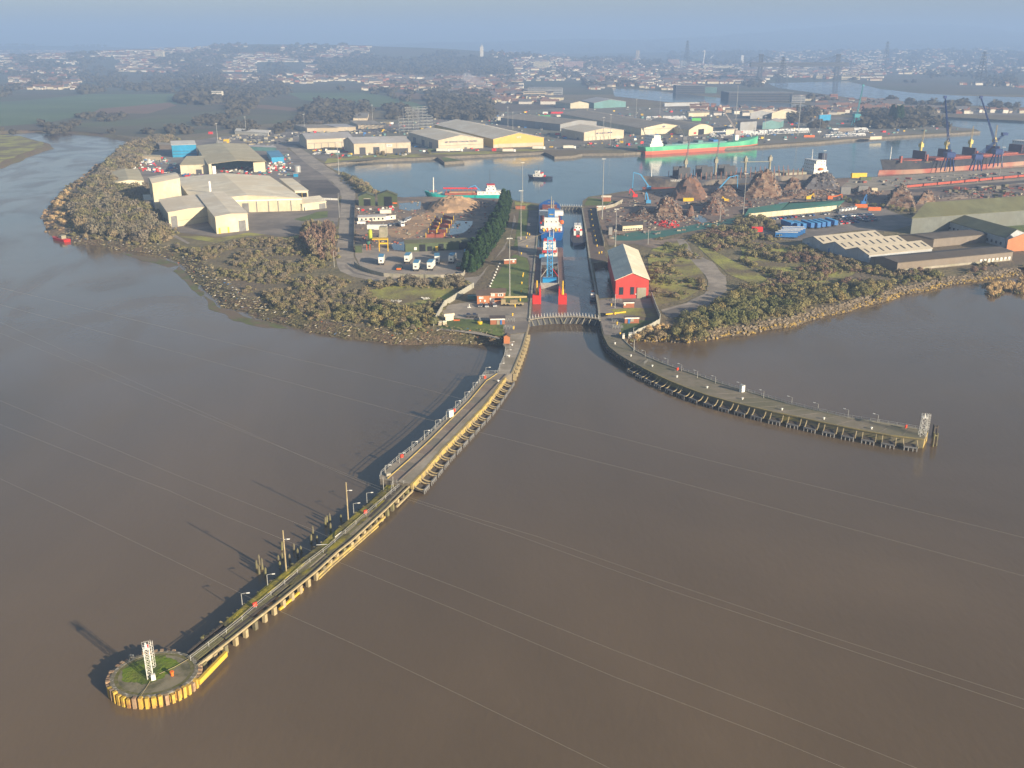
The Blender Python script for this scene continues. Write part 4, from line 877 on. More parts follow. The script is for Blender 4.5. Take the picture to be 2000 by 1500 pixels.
# grey warehouses and the north quay
h = eaves(600, 291, 272.5)
bld('grey_warehouse', 'grey roofed warehouse with bay doors left of the two door warehouse', 'beige', 'grey', (600, 291), (690, 287), (584, 263.7, h), h, 'side', 4.2, ops=[(0, a, a + .012, 0, h * .55, m_grey, 'door_post') for a in (.15, .3, .45, .6, .75)] + [(0, .02, .98, h * .56, h * .6, m_grey, 'rail')])
h = eaves(692, 301, 280.6)
t, c = bld('grey_warehouse', 'grey roofed warehouse with two dark roller doors on the north quay', 'beige', 'grey', (692, 301), (802.5, 298), (670.6, 273.8, h), h, 'side', 5.0,
    ops=[(0, .095, .20, 0, h * .62, m_dgrey, 'roller_door'), (0, .335, .445, 0, h * .62, m_dgrey, 'roller_door'), (0, .56, .565, 0, h, m_grey, 'downpipe'), (0, .75, .755, 0, h, m_grey, 'downpipe'), (0, .57, .67, h * .62, h * .85, m_white, 'sign_board'), (0, .68, .95, 0, h * .45, m_dgrey, 'opening_shade')])
lettering(t, 'SIMS', c[0].lerp(c[1], .57), c[0].lerp(c[1], .67), h * .73, 2.2, ink)
h = eaves(856.5, 293, 274.4); r = hgt(900, 291, 263.9) - h
t, c = bld('beige_warehouse', 'beige gabled warehouse with a lettered front on the north quay', 'beige', 'pale', (856.5, 293), (944, 289), (798.7, 258.3, h), h, 'front', r, ops=[(3, a, a + .1, 0, h * .6, m_grey, 'roller_door') for a in (.15, .45, .7)] + [(0, .02, .98, h * .42, h * .45, m_grey, 'rail')])
lettering(t, 'ABP  NEWPORT STEVEDORE TRADING', c[0].lerp(c[1], .2), c[0].lerp(c[1], .8), h * .78, 2.3, ink)
h = eaves(963.6, 289, 271.9); r = hgt(1012, 287, 259.4) - h
t, c = bld('yellow_warehouse', 'long warehouse with a yellow gable end on the north quay', 'yellow', 'pale', (963.6, 289), (1062, 285.5), (848.8, 243, h), h, 'front', r,
    ops=[(0, .10, .985, 0.3, h * .45, m_cream2, 'lower_cladding'), (0, 0, .095, 0, h * .4, m_cream2, 'lower_cladding')])
lettering(t, 'WE', c[0].lerp(c[1], .45), c[0].lerp(c[1], .55), h * 1.12, 4, m_white)
h = eaves(1140.4, 275.3, 259); r = hgt(1180, 272, 249.8) - h
t, c = bld('beige_warehouse', 'beige gabled warehouse behind the lamp mast left of the green ship', 'beige', 'pale', (1140.4, 275.3), (1218, 270), (1096, 250.5, h), h, 'front', r, ops=[(0, .03, .97, 0.2, h * .36, m_cream, 'lower_cladding')] + [(0, a, a + .012, 0, h * .4, m_grey, 'door_post') for a in (.1, .2, .3, .4, .5, .6)])
lettering(t, 'ABP  ATLANTIC SHIPPING', c[0].lerp(c[1], .2), c[0].lerp(c[1], .8), h * .8, 2.3, ink)
bld('dark_warehouse', 'long dark sided warehouse with a mossy roof behind the yellow one', 'grey', 'brown', (1094, 256), (1165, 250), (978, 230, 9), 9, 'front', 4)
h = eaves(1252, 263.8, 251); r = hgt(1292, 261, 240.8) - h
t, c = bld('cream_warehouse', 'long warehouse with a cream gable end just behind the green ship', 'cream', 'brown', (1252, 263.8), (1338, 259), (1095, 222, h), h, 'front', r, ops=[(0, .05, .95, h * .80, h * .84, m_grey, 'rail')])
lettering(t, 'ABP', c[0].lerp(c[1], .4), c[0].lerp(c[1], .6), h * 1.1, 3, ink)
h = eaves(1345, 265.5, 254)
bld('arched_warehouse', 'arched roof warehouse with a dark doorway behind the green ship', 'cream', 'brown', (1345, 265.5), (1392, 260), (1262, 240, h), h, 'arch', 6, ops=[(0, .38, .62, 0, h * .95, m_black, 'opening_shade'), (0, .20, .30, 1.5, 4, m_red, 'sign')])
for (fl, fr, bk, h, ty, ri, w, rf, l) in (
        ((1114, 212), (1150, 211.5), (1085, 198, 10), 9, 'front', 4, 'cream', 'brown', 'cream gabled shed far behind the containers'), ((1160, 212), (1222, 209), (1135, 196, 10), 10, 'front', 5, 'teal', 'lgrey_roof', 'pale grey roofed open shed far behind the yellow warehouse'),
        ((1476, 230), (1514, 228.5), (1466, 221, 9), 9, 'front', 4, 'grey', 'pale', 'left one of two pale gabled sheds beyond the white car rows'), ((1517, 230), (1556, 229), (1508, 221, 9), 9, 'front', 5, 'cream', 'pale', 'right one of two pale gabled sheds beyond the white car rows'),
        ((1498, 248), (1530, 247), (1490, 238, 10), 9, 'front', 3, 'teal', 'grey', 'blue green gabled shed behind the white car rows'), ((1445, 256), (1477, 254), (1440, 240, 9), 12, 'flat', 0, 'grey', 'dark', 'dark square store beside the blue green shed'),
        ((1298, 208), (1376, 206), (1296, 202, 5), 6, 'flat', 0, 'lgrey', 'pale', 'very long pale shed beside the upper channel'), ((1345, 228), (1385, 227), (1340, 221, 5), 6, 'side', 2, 'cream', 'brown', 'cream and green roofed shed behind the car field'),
        ((1640, 257), (1668, 256), (1638, 251, 5), 5, 'flat', 0, 'brown', 'brown', 'small brown store at the right end of the peninsula'), ((1700, 272), (1722, 271), (1700, 268, 3), 3.5, 'flat', 0, 'cream', 'pale', 'small cream kiosk on the far quay'),
        ((1420, 262), (1440, 261), (1418, 255, 6), 7, 'flat', 0, 'cream', 'pale', 'small pale store behind the stern of the timber ship'), ((1600, 236), (1622, 235), (1598, 228, 6), 9, 'flat', 0, 'blue', 'grey', 'blue hopper building on the far peninsula')):
    if rf == 'lgrey_roof': rf = 'grey'
    bld('dock_shed', l, w, rf, fl, fr, bk, h, ty, ri, cat='shed')
# open steel frame
a, b, c_ = G0((780, 262)), G0((846, 258)), G0((775, 247)); t = thing('steel_frame', 'open steel storage frame behind the grey and beige warehouses', 'steel frame', a)
ux = (b - a) / 7; uy = (c_ - a).normalized() * 9; hh = hgt(800, 262, 214)
m = MB()
for i in range(8):
    for j in (0, 2, 4):
        q = a + ux * i + uy * j; top_ = hh * (1 if 1 < i + j * .3 < 6 else .62); m.beam(q, q + Vector((0, 0, top_)), .3)
part('columns', m, m_grey, t); m = MB()
for j in (0, 4):
    for k in range(1, 9):
        z = hh * k / 8; i0_, i1_ = (1.4, 6) if k > 5 else (0, 7)
        m.beam(a + ux * i0_ + uy * j + Vector((0, 0, z)), a + ux * i1_ + uy * j + Vector((0, 0, z)), .3)
part('beams', m, m_galv, t); m = MB()
for i in range(8):
    for k in range(1, 9):
        if k > 5 and i in (0, 7): continue
        z = hh * k / 8; m.beam(a + ux * i + Vector((0, 0, z)), a + ux * i + uy * 4 + Vector((0, 0, z)), .35)
part('cross_beams', m, m_galv, t)
# --- gravel yard
h = eaves(792, 492.3, 475.5)
bld('green_depot', 'long dark green depot with open bays above the truck yard', 'dgreen', 'green', (792, 492.3), (921, 487), (790.6, 465.7, h + 1.5), h, 'side', 1.2, cat='depot', ops=[(0, .21, .30, 0, h * .8, DOORWAY_SHADE, 'bay_shade'), (0, .50, .575, 0, h * .8, DOORWAY_SHADE, 'bay_shade'),
    (0, .81, .93, 0, h * .85, DOORWAY_SHADE, 'bay_shade'), (0, .33, .40, 0, h * .55, DOORWAY_SHADE, 'bay_shade'), (0, .13, .17, 1, 2.6, m_white, 'notice'), (0, .45, .49, 0, h * .5, m_yel, 'yellow_frame')])
h = eaves(701, 402, 384)
bld('green_shed', 'left one of two green sheds with dark doorways beside the road', 'dgreen', 'green', (701, 402), (733, 402), (700, 380, h), h, 'front', 2.6, cat='shed', ops=[(0, .32, .72, 0, h * .72, DOORWAY_SHADE, 'opening_shade'), (0, .3, .74, h * .74, h * .82, m_conc_l, 'lintel')])
h = eaves(738, 402, 380)
bld('green_shed', 'right one of two green sheds with dark doorways beside the road', 'dgreen', 'green', (738, 402.5), (776.6, 403.4), (737, 378, h), h, 'front', 2.8, cat='shed', ops=[(0, .33, .72, 0, h * .86, DOORWAY_SHADE, 'opening_shade'), (0, .76, .98, 2, 3, m_orange, 'orange_rail')])
bld('site_office', 'long white site office with a grey roof beside the road', 'white', 'grey', (700, 433), (753, 431), (701, 420.5, 3), 2.9, 'side', .8, cat='office', ops=winrow(0, .05, .98, 6, .9, 2.1, .35) + [(0, .47, .52, 0, 2.1, m_dgrey, 'door')])
bld('portable_cabin', 'white portable cabin at the end of the site office', 'white', 'grey', (754, 430), (773, 428), (753, 421.5, 3), 2.8, 'flat', 0, cat='cabin', ops=[(0, .5, .65, 1, 2, m_glass, 'window')])
bld('portable_cabin', 'grey white store cabin in front of the right green shed', 'white', 'lgrey_' if 0 else 'grey', (741.6, 416.5), (763.5, 416), (742, 409.5, 2.8), 2.8, 'flat', 0, cat='cabin', ops=[(0, .8, .97, 0, 2.3, m_conc_l, 'door')])
bld('gatehouse', 'small green and brick gatehouse at the truck yard corner', 'dgreen', 'green', (693.5, 491), (706.5, 491), (693.5, 480, 4), 4, 'flat', 0, cat='gatehouse', ops=[(0, .05, .9, 0, 1.6, m_brick, 'brick_base')])
t = thing('batching_plant', 'concrete batching plant with a pale hopper on a yellow frame', 'batching plant', G0((748, 485)))
def lbx(nm, mt, u, v, w, d, hh, z=0, rot=0): p = P(u, v); m = MB(); m.box((p.x, p.y, z), (w, d, hh), rot); return part(nm, m, mt, t)
lbx('hopper_bin', m_conc_l, 750, 478, 4.4, 6, 6, 5); lbx('conveyor_house', m_white, 738, 470, 12, 3.2, 2.8, 7); lbx('platform', m_yel, 743, 482, 9, 5, .4, 4.6)
m = MB()
for u, v in ((741, 491), (758, 491), (741, 483), (758, 483)): p = P(u, v); m.beam(p, p + Vector((0, 0, 5)), .4)
a, b = P(741, 491), P(758, 491); m.beam(a + Vector((0, 0, 4.7)), b + Vector((0, 0, 4.7)), .6, .8); part('yellow_legs', m, m_yel, t)
m = MB(); p = P(724, 479); m.tube((p.x, p.y, 3), (p.x, p.y, 9), 1.25, 12); m.tube((p.x, p.y, 9), (p.x, p.y, 9.7), 1.25, 12, .3); part('silo', m, M('lime_silo', (.36, .42, .05)), t, True)
m = MB(); p = P(720, 488); m.tube((p.x, p.y, 3.2), (p.x, p.y, 5), 1.1, 12); part('tank', m, M('tank_green', (.05, .14, .10)), t, True)
m = MB()
for dx in (-.9, .9):
    for dy in (-.9, .9): m.beam((p.x + dx, p.y + dy, 0), (p.x + dx, p.y + dy, 3.4), .25)
part('tank_legs', m, m_orange, t)
for (pts, l) in (([(832, 464), (850, 464), (862, 436), (850, 430)], 'left row of rusty sorting bays with yellow posts'), ([(850, 464), (868, 464), (886, 430), (866, 425)], 'right row of rusty sorting bays with orange posts')):
    q = g(*pts); t = thing('sorting_bay', l, 'sorting bay', q[0])
    for i in range(5):
        a, b = q[0].lerp(q[3], i / 4), q[1].lerp(q[2], i / 4); m = MB(); m.beam(a + Vector((0, 0, 1)), b + Vector((0, 0, 1)), .3, 2.0); part('bay_wall', m, m_rust, t)
        m = MB(); m.beam(a, a + Vector((0, 0, 3)), .35); part('post', m, m_yel, t); m = MB(); m.beam(b, b + Vector((0, 0, 3)), .35); part('post', m, m_yel, t)
        if i < 4:
            c1, d1 = q[0].lerp(q[3], (i + .9) / 4), q[1].lerp(q[2], (i + .9) / 4); m = MB()
            k0 = (a + b + c1 + d1) / 4; m.v = [tuple(x) for x in (a, b, d1, c1)] + [(k0.x, k0.y, 1.8)]; m.f = [(0, 1, 4), (1, 2, 4), (2, 3, 4), (3, 0, 4)]; part('rubble_heap', m, m_dirt if i % 2 else m_rust, t)
def heap(nm, label, cat, pts, hh, m_, n=34, rough=.7, group=None, seed=0, flat_top=.0, bits=None, nb=0, bs=(.8, 2.4)):
    """a ragged conical heap over the outline px"""
    q = g(*pts); cx = sum(p.x for p in q) / len(q); cy = sum(p.y for p in q) / len(q); rng = random.Random(seed)
    rad = []
    for i in range(n):
        a = 2 * math.pi * i / n; best = 1e9; d = Vector((math.cos(a), math.sin(a)))
        for j in range(len(q)):
            p0, p1 = q[j], q[(j + 1) % len(q)]; e = Vector((p1.x - p0.x, p1.y - p0.y)); w = Vector((p0.x - cx, p0.y - cy)); den = d.x * e.y - d.y * e.x
            if abs(den) < 1e-9: continue
            s = (w.x * e.y - w.y * e.x) / den; u_ = (w.x * d.y - w.y * d.x) / den
            if s > 0 and -.01 <= u_ <= 1.01: best = min(best, s)
        rad.append(best if best < 1e8 else 5)
    m = MB(); K = 12
    def zf(k, x, y): f = k / K; base = (1 - f ** 1.9) * (.82 + .3 * noise.noise(Vector((x / 7, y / 7, seed))) + .2 * noise.noise(Vector((x / 3.2, y / 3.2, seed)))) if not flat_top else min(1, (1 - f) / (1 - flat_top)); return hh * base + (noise.noise(Vector((x / 3, y / 3, seed))) * rough * 1.3 + noise.noise(Vector((x / 1.1, y / 1.1, seed))) * rough * .6) * (1 if 0 < f < 1 else .3) * min(1, hh / 4)
    for k in range(1, K + 1):
        for i in range(n):
            a = 2 * math.pi * i / n; r_ = rad[i] * k / K * (1 + .06 * noise.noise(Vector((i * .7, k * .5, seed)))); x, y = cx + r_ * math.cos(a), cy + r_ * math.sin(a); m.v.append((x, y, zf(k, x, y) if k < K else -.05))
    m.v.append((cx, cy, hh))
    for k in range(K - 1):
        for i in range(n): j = (i + 1) % n; m.f.append((k * n + i, (k + 1) * n + i, (k + 1) * n + j, k * n + j))
    for i in range(n): m.f.append(((i + 1) % n, K * n, i))
    t = thing(nm, label, cat, (cx, cy, 0), 0, group); part('heap', m, m_, t)
    if bits:
        for bi, bm_ in enumerate(bits):
            mb = MB()
            for _ in range(nb // len(bits)):
                i = rng.randrange(n); f = rng.random() ** .6; r_ = rad[i] * f; a = 2 * math.pi * i / n; x, y = cx + r_ * math.cos(a), cy + r_ * math.sin(a); z = zf(max(0, f * K), x, y) * .98
                s = rng.uniform(*bs); d = Vector((rng.uniform(-1, 1), rng.uniform(-1, 1), rng.uniform(-.6, .8))).normalized() * s; mb.beam(Vector((x, y, z)) - d / 2, Vector((x, y, z)) + d / 2, s * rng.uniform(.15, .7), s * rng.uniform(.1, .4))
            o = part('scrap_pieces', mb, bm_, t); o['kind'] = 'stuff'
    return t
heap('sand_heap', 'large brown sand heap with gullied sides in front of the teal ship', 'sand heap', [(832, 412), (850, 417), (905, 416), (938, 408), (938, 394), (880, 391), (840, 398)], 7, m_sand, 34, .9, seed=3, flat_top=.35)
SCR = [M('scrap_rust', (.16, .075, .045), (.11, .06, .04), .6, .9), M('scrap_grey', (.22, .20, .19), (.13, .12, .12), .7, .7), M('scrap_pale', (.34, .28, .22), (.24, .19, .15), .6, .7), M('scrap_dark', (.05, .045, .042), (.08, .06, .05), .6, .8)]
m_heap = M('scrap_heap', (.185, .10, .06), (.095, .06, .045), .6, .95, col3=(.27, .19, .13), scale3=.25, bump=.5)
m_heap2 = M('shredded_heap', (.22, .115, .07), (.15, .085, .055), .25, .95, bump=.5, col3=(.13, .09, .075), scale3=.12)
heap('scrap_heap', 'smooth brown shredded metal heap left of the blue grab crane', 'scrap heap', [(1309, 392), (1372, 394), (1382, 384), (1372, 368), (1330, 366), (1312, 376)], 15, m_heap2, seed=11)
heap('scrap_heap', 'tall coarse scrap heap behind the thin mast in front of the timber ship', 'scrap heap', [(1452, 388), (1528, 386), (1524, 372), (1500, 362), (1460, 366)], 19, m_heap, seed=12, bits=SCR, nb=900)
heap('scrap_heap', 'glinting scrap heap nearest the red wreckage', 'scrap heap', [(1270, 428), (1330, 430), (1336, 418), (1324, 404), (1290, 404), (1276, 414)], 11.5, m_heap, seed=13, bits=SCR, nb=800)
heap('scrap_heap', 'long low pinkish scrap heap left of the glinting one', 'scrap heap', [(1236, 427), (1276, 429), (1282, 418), (1262, 410), (1244, 414)], 3.6, m_heap, seed=14, bits=SCR, nb=500)
heap('scrap_heap', 'orange brown scrap heap left of the thin mast', 'scrap heap', [(1366, 420), (1412, 422), (1416, 412), (1402, 398), (1380, 398)], 9, m_heap2, seed=15, bits=SCR[:3], nb=500)
heap('scrap_heap', 'small bare brown heap between the glinting and orange brown scrap heaps', 'scrap heap', [(1338, 424), (1356, 424), (1356, 412), (1344, 410)], 6.5, m_heap2, seed=16)
heap('scrap_heap', 'dark grey blue scrap heap below the stern of the timber ship', 'scrap heap', [(1566, 372), (1636, 370), (1640, 360), (1610, 352), (1572, 355)], 12, M('scrap_blue', (.12, .12, .13), (.07, .06, .06), .3, .8), seed=17, bits=SCR[1:], nb=700)
heap('scrap_heap', 'dark heap between the tall coarse heap and the grey blue one', 'scrap heap', [(1530, 372), (1566, 373), (1566, 360), (1536, 360)], 9, m_heap, seed=18, bits=SCR, nb=200)
heap('scrap_heap', 'tall twiggy scrap heap in front of the orange wagons', 'scrap heap', [(1726, 408), (1790, 410), (1784, 394), (1760, 380), (1734, 386)], 14, m_heap, seed=19, bits=SCR, nb=800)
heap('scrap_heap', 'smaller scrap heap right of the tall twiggy one', 'scrap heap', [(1790, 400), (1828, 396), (1824, 384), (1800, 382)], 8, m_heap, seed=20, bits=SCR, nb=300)
heap('scrap_heap', 'long low dark scrap heap beside the stacked containers', 'scrap heap', [(1660, 370), (1700, 368), (1724, 378), (1700, 386), (1670, 382)], 4, m_heap, seed=21, bits=SCR, nb=250)
heap('scrap_heap', 'dark low heap behind the smooth brown heap', 'scrap heap', [(1384, 384), (1440, 386), (1450, 372), (1400, 368)], 6, m_heap, seed=22, bits=SCR, nb=250)
heap('scrap_heap', 'low ragged scrap spread linking the pinkish and glinting heaps', 'scrap heap', [(1208, 430), (1300, 440), (1350, 430), (1330, 418), (1240, 412)], 2.4, m_heap, seed=31, bits=SCR, nb=500)
heap('scrap_heap', 'low ragged scrap spread behind the orange brown heap', 'scrap heap', [(1340, 402), (1450, 404), (1450, 390), (1380, 390)], 3.0, m_heap, seed=32, bits=SCR, nb=400)
heap('scrap_heap', 'low dark spread right of the tall coarse heap', 'scrap heap', [(1500, 392), (1620, 384), (1650, 372), (1540, 372)], 3.2, m_heap, seed=33, bits=SCR, nb=500)
heap('rubble_heap', 'low grey rubble field behind the mossy long sheds at right', 'rubble heap', [(1830, 392), (1920, 386), (1960, 380), (1900, 374), (1830, 380)], 2.0, m_dirt, seed=23, bits=SCR, nb=250)
heap('red_wreckage', 'flattened red wreckage below the glinting scrap heap', 'wreckage', [(1275, 438), (1300, 446), (1330, 444), (1318, 434), (1290, 430)], 1.2, m_rust, seed=24, bits=[m_red, m_red, SCR[1]], nb=110, bs=(1, 3))
# --- lock side buildings
def brick_hut(fl, fr, bk, label, h=2.7, ops=(), roof='tile'):
    return bld('brick_hut', label, 'brick', roof, fl, fr, bk, h, 'flat', 0, ops=list(ops), cat='hut', over=.35, fascia=m_white)
h = eaves(932, 594.5, 577)
bld('brick_office', 'left block of the orange brick lock office with three parked cars', 'orange', 'tile', (932, 594.5), (956, 594), (931, 565, h + 1), h, 'side', 1.6, cat='office', ops=[(0, .15, .5, h - 1.7, h - .6, m_white, 'window_frame'), (0, .2, .28, h - 1.55, h - .75, m_glass, 'window'), (0, .36, .45, h - 1.55, h - .75, m_glass, 'window'),
    (0, .2, .3, 1.3, 2.1, m_white, 'window_frame'), (0, .55, .7, 1.2, 2.1, m_white, 'window_frame')])
h = eaves(956, 591, 571.5)
bld('brick_office', 'right block of the orange brick lock office with white upper windows', 'orange', 'tile', (956.5, 591), (987, 590.5), (956, 563, h + 1), h, 'side', 1.4, cat='office', ops=[(0, .08, .32, h - 1.8, h - .5, m_white, 'window_frame'), (0, .12, .19, h - 1.6, h - .7, m_glass, 'window'), (0, .22, .29, h - 1.6, h - .7, m_glass, 'window'),
    (0, .52, .86, h - 1.8, h - .5, m_white, 'window_frame'), (0, .58, .66, h - 1.6, h - .7, m_glass, 'window'), (0, .70, .80, h - 1.6, h - .7, m_glass, 'window'), (0, .0, .30, 0, 2.3, m_white, 'porch'), (0, .35, .7, 1.1, 2.2, m_glass, 'window'), (0, -.02, 1.02, h - .35, h - .1, m_white, 'fascia')])
brick_hut((957.7, 634.3), (986, 633.8), (957, 617, 2.7), 'flat roofed brick hut with a blue door and white band left of the outer gate', ops=[(0, .45, .63, 0, 1.9, m_conc_l, 'shutter'), (0, .68, .80, 0, 2.1, m_blue, 'door')])
brick_hut((1217.4, 601.5), (1238.5, 601), (1218, 588.5, 2.7), 'small flat roofed brick hut directly below the red shed', ops=[(0, .05, .2, 1.2, 1.9, m_white, 'notice')])
brick_hut((1220, 632), (1248, 631.5), (1220, 618, 2.7), 'flat roofed brick hut with a blue door right of the outer gate', ops=[(0, .22, .37, 0, 2.1, m_blue, 'door'), (0, .4, .62, .9, 2.2, m_conc_l, 'shutter')])
bld('gable_hut', 'small orange brick hut with a round window at the pier root', 'orange', 'tile', (984.3, 667.3), (995.8, 667.3), (984, 657.5, 2.9), 2.9, 'front', .8, cat='hut', over=.25, ops=[(0, .3, .7, 1.5, 2.4, m_white, 'window_frame'), (0, .38, .62, 1.65, 2.25, m_glass, 'window')])
brick_hut((984.5, 516), (1008, 515), (985, 505, 2.7), 'flat roofed brick hut beside the mast right of the conifer hedge', ops=[(0, .7, .85, .9, 1.9, m_white, 'window')])
brick_hut((1007, 408.5), (1026, 408.5), (1007, 401.5, 2.7), 'flat roofed brick hut left of the inner gate')
brick_hut((1165, 409.5), (1182, 409), (1165, 402, 2.7), 'flat roofed brick hut right of the inner gate', ops=[(0, .2, .9, 1.6, 2.3, m_white, 'band')])
bld('brick_store', 'pale roofed brick store with an orange door on the grass by the inner gate', 'brick', 'pale', (1177, 393), (1193, 393), (1176, 385, 3.4), 3.4, 'side', 1, cat='hut', ops=[(0, .3, .75, .2, 2.6, m_orange, 'door')])
bld('white_tent', 'cream store tent by the pale curved fence left of the car park', 'white', 'cream', (870.5, 626.5), (886, 625), (870, 616, 2.6), 2.4, 'side', .6, cat='tent')
bld('concrete_box', 'left one of two pale concrete boxes below the cream tent', 'stone', 'pale', (856.5, 634), (863, 634), (856, 629, 1.6), 1.6, 'flat', 0, cat='box', over=.05)
bld('concrete_box', 'right one of two pale concrete boxes below the cream tent', 'stone', 'pale', (864.5, 634), (872, 633), (865, 628.5, 1.6), 1.6, 'flat', 0, cat='box', over=.05)
bld('white_box', 'white square cabinet at the foot of the pale fence by the right pier', 'white', 'white', (1228, 657.5), (1235, 657), (1228, 653, 1.8), 1.8, 'flat', 0, cat='cabinet', over=.05)
bld('white_box', 'small white cabinet beside the yellow post at the right pier root', 'white', 'white', (1216, 659), (1220, 658.6), (1216, 655, 1.6), 1.6, 'flat', 0, cat='cabinet', over=.05)
bld('scrap_office', 'long low cream fronted office with a dark roof at the left of the scrap yard', 'cream', 'dark', (1216, 451.5), (1255, 449), (1216, 434, 4), 3.4, 'mono', .5, cat='office', ops=winrow(0, .02, .98, 8, .6, 1.4, .7, m_dgrey))
bld('dark_container', 'dark tall container left of the scrap yard office', 'grey', 'dark', (1189, 452), (1196, 452), (1189, 444, 5), 5, 'flat', 0, cat='container', over=.02)
def wallrun(nm, label, px, h, m_, cat, th=.25, step=3.0, posts=True, group=None):
    pts = g(*px); t = thing(nm, label, cat, pts[0], 0, group); r = resample(pts, step)
    for a, b in zip(r, r[1:]):
        m = MB(); d = (b - a) * .012; m.beam(a + d + Vector((0, 0, h / 2)), b - d + Vector((0, 0, h / 2)), th, h); part('panel', m, m_, t)
    if posts:
        for p in r: m = MB(); m.beam(p, p + Vector((0, 0, h + .15)), th + .12); part('post', m, m_galv, t)
    return t
m_fence = M('palisade_grey', (.36, .35, .29), (.30, .29, .24), .5, .7)
wallrun('palisade_fence', 'pale curved palisade fence between the scrub and the lock office', [(925, 562), (904, 575), (886, 587), (868, 598), (860, 612), (853, 624), (847, 637)], 2.6, m_fence, 'fence')
wallrun('palisade_fence', 'pale palisade fence bending round the grass right of the outer gate', [(1272.5, 580), (1280, 601), (1289, 623), (1288, 632), (1269, 643), (1247, 652), (1239, 658)], 2.2, m_fence, 'fence')
wallrun('concrete_wall', 'pale concrete wall along the right lock quay', [(1216, 395), (1200, 404), (1165, 412.5), (1168, 430), (1173, 452), (1180, 481)], 2.4, m_conc_l, 'wall', posts=False, step=5)
wallrun('concrete_wall', 'pale concrete wall along the lower edge of the truck yard', [(692, 517), (700, 524), (724, 534), (750, 540.5), (800, 543), (860, 544), (904, 541), (908, 534)], 2.0, m_conc_l, 'wall', posts=False, step=4)
wallrun('block_wall', 'cream panel wall with posts above the blue trailers', [(1462, 427.5), (1633, 411)], 3.6, m_cream, 'wall', step=5)
wallrun('white_fence', 'thin white fence at the front of the dark lot beside the factory', [(603, 389), (660, 391)], 1.4, m_white, 'fence', step=6, th=.1)
wallrun('kerb_wall', 'low dark wall along the left side of the gravel yard', [(694, 392), (692, 440), (691, 492)], 1.6, m_quaywall, 'wall', posts=False, step=6)
# netting bank behind the cream wall
m = MB(); a = g((1452, 424), (1520, 416), (1636, 405)); b = g((1462, 414), (1540, 404), (1650, 400))
for i in range(2): m.quad(a[i], a[i + 1], b[i + 1] + Vector((0, 0, 3.4)), b[i] + Vector((0, 0, 2.6)))
m.quad(b[0] + Vector((0, 0, 2.6)), b[1] + Vector((0, 0, 3.4)), b[1] + Vector((0, 14, 0)), b[0] + Vector((0, 14, 0))); m.quad(b[1] + Vector((0, 0, 3.4)), b[2] + Vector((0, 0, 3.4)), b[2] + Vector((0, 14, 0)), b[1] + Vector((0, 14, 0)))
solo('netting_bank', m, MATS['green_sheeting'], 'green netting covered bank behind the cream panel wall', 'netting bank')
# --- right hand warehouses
hA = eaves(1696, 513, 499); A, D, B = G0((1696, 513)), G0((1566.6, 479.6)), G0((1821, 485, hA)); ux = B - A; uy = (D - A) / 3
for i in range(3):
    a = A + uy * i; pa, pb, pk = PX(a), PX(a + ux), PX(a + uy)
    bld('ridged_warehouse', ('front', 'middle', 'rear')[i] + ' span of the pale ridged warehouse above the right scrub', 'lgrey', M('fibre_roof_%s' % 'abc'[i], (.50, .44, .34), (.40, .36, .28), .1, .9), pa, pb, pk, hA, 'side', 3.0, lights=9, group='ridged warehouse spans',
        ops=[(3, .25, .29, 0, 2.4, m_blue, 'door')] if i else [], over=.3)
bld('dark_extension', 'dark flat roofed building with skylights behind the ridged warehouse', 'brown', 'dark', (1822, 483), (1928, 473), (1752, 460, 5), 5, 'side', 1.5, cat='warehouse', lights=0)
h = eaves(1751, 531.4, 513)
bld('brown_warehouse', 'long brown walled warehouse with a dark roof at the right shore', 'brown', 'dark', (1751, 531.4), (1976, 509), (1700, 506, h - 1), h, 'side', 1.4, ops=[(0, .02, .98, .3, 1.3, m_conc_l, 'base_band')] + winrow(0, .70, .99, 8, .5, 2.4, .5, m_white))
bld('mossy_shed', 'huge mossy roofed shed with a tall gable end at the right', clad('shade_cladding', (.15, .165, .15)), 'moss', (1826, 437), (2080, 418), (1783, 420, 12), 10, 'side', 7, cat='shed', ops=[(3, .1, .9, 4.5, 5.2, m_conc_l, 'rail')])  # wall colour darkened to carry the shade on the gable side
bld('mossy_shed', 'lower mossy roofed shed in front of the huge one at the right', 'grey', 'moss', (1858, 438), (2090, 420), (1840, 430, 6), 5, 'side', 3, cat='shed')
bld('diagonal_shed', 'long dark green roofed shed running diagonally to the right edge', 'lgrey', 'moss', (1961, 484), (2000, 474), (1826, 443), 6, 'front', 3.5, cat='shed', ops=winrow(3, .02, .98, 16, 1.2, 2.8, .35, m_dgrey))
bld('orange_gable', 'orange gabled building with a red brown roof at the right edge', 'orange', 'tile', (1965, 492), (2040, 487), (1973, 470, 6), 7, 'front', 4, cat='building')
# racks in the storage field
for i, (u, v) in enumerate(((1905, 432), (1915, 431), (1924, 429.5), (1933, 428), (1941, 426.5))):
    t = thing('material_rack', 'leaning dark rack in the grass storage field, %s from the left' % ORD[i], 'rack', P(u, v), .3, 'racks in the storage field')
    for k in range(3): m = MB(); m.beam((k * .8, 0, 0), (k * .8 + 2.2, .4, 3.2), .35); part('upright', m, (m_rust, m_grey, m_dgrey)[k], t, world=False)
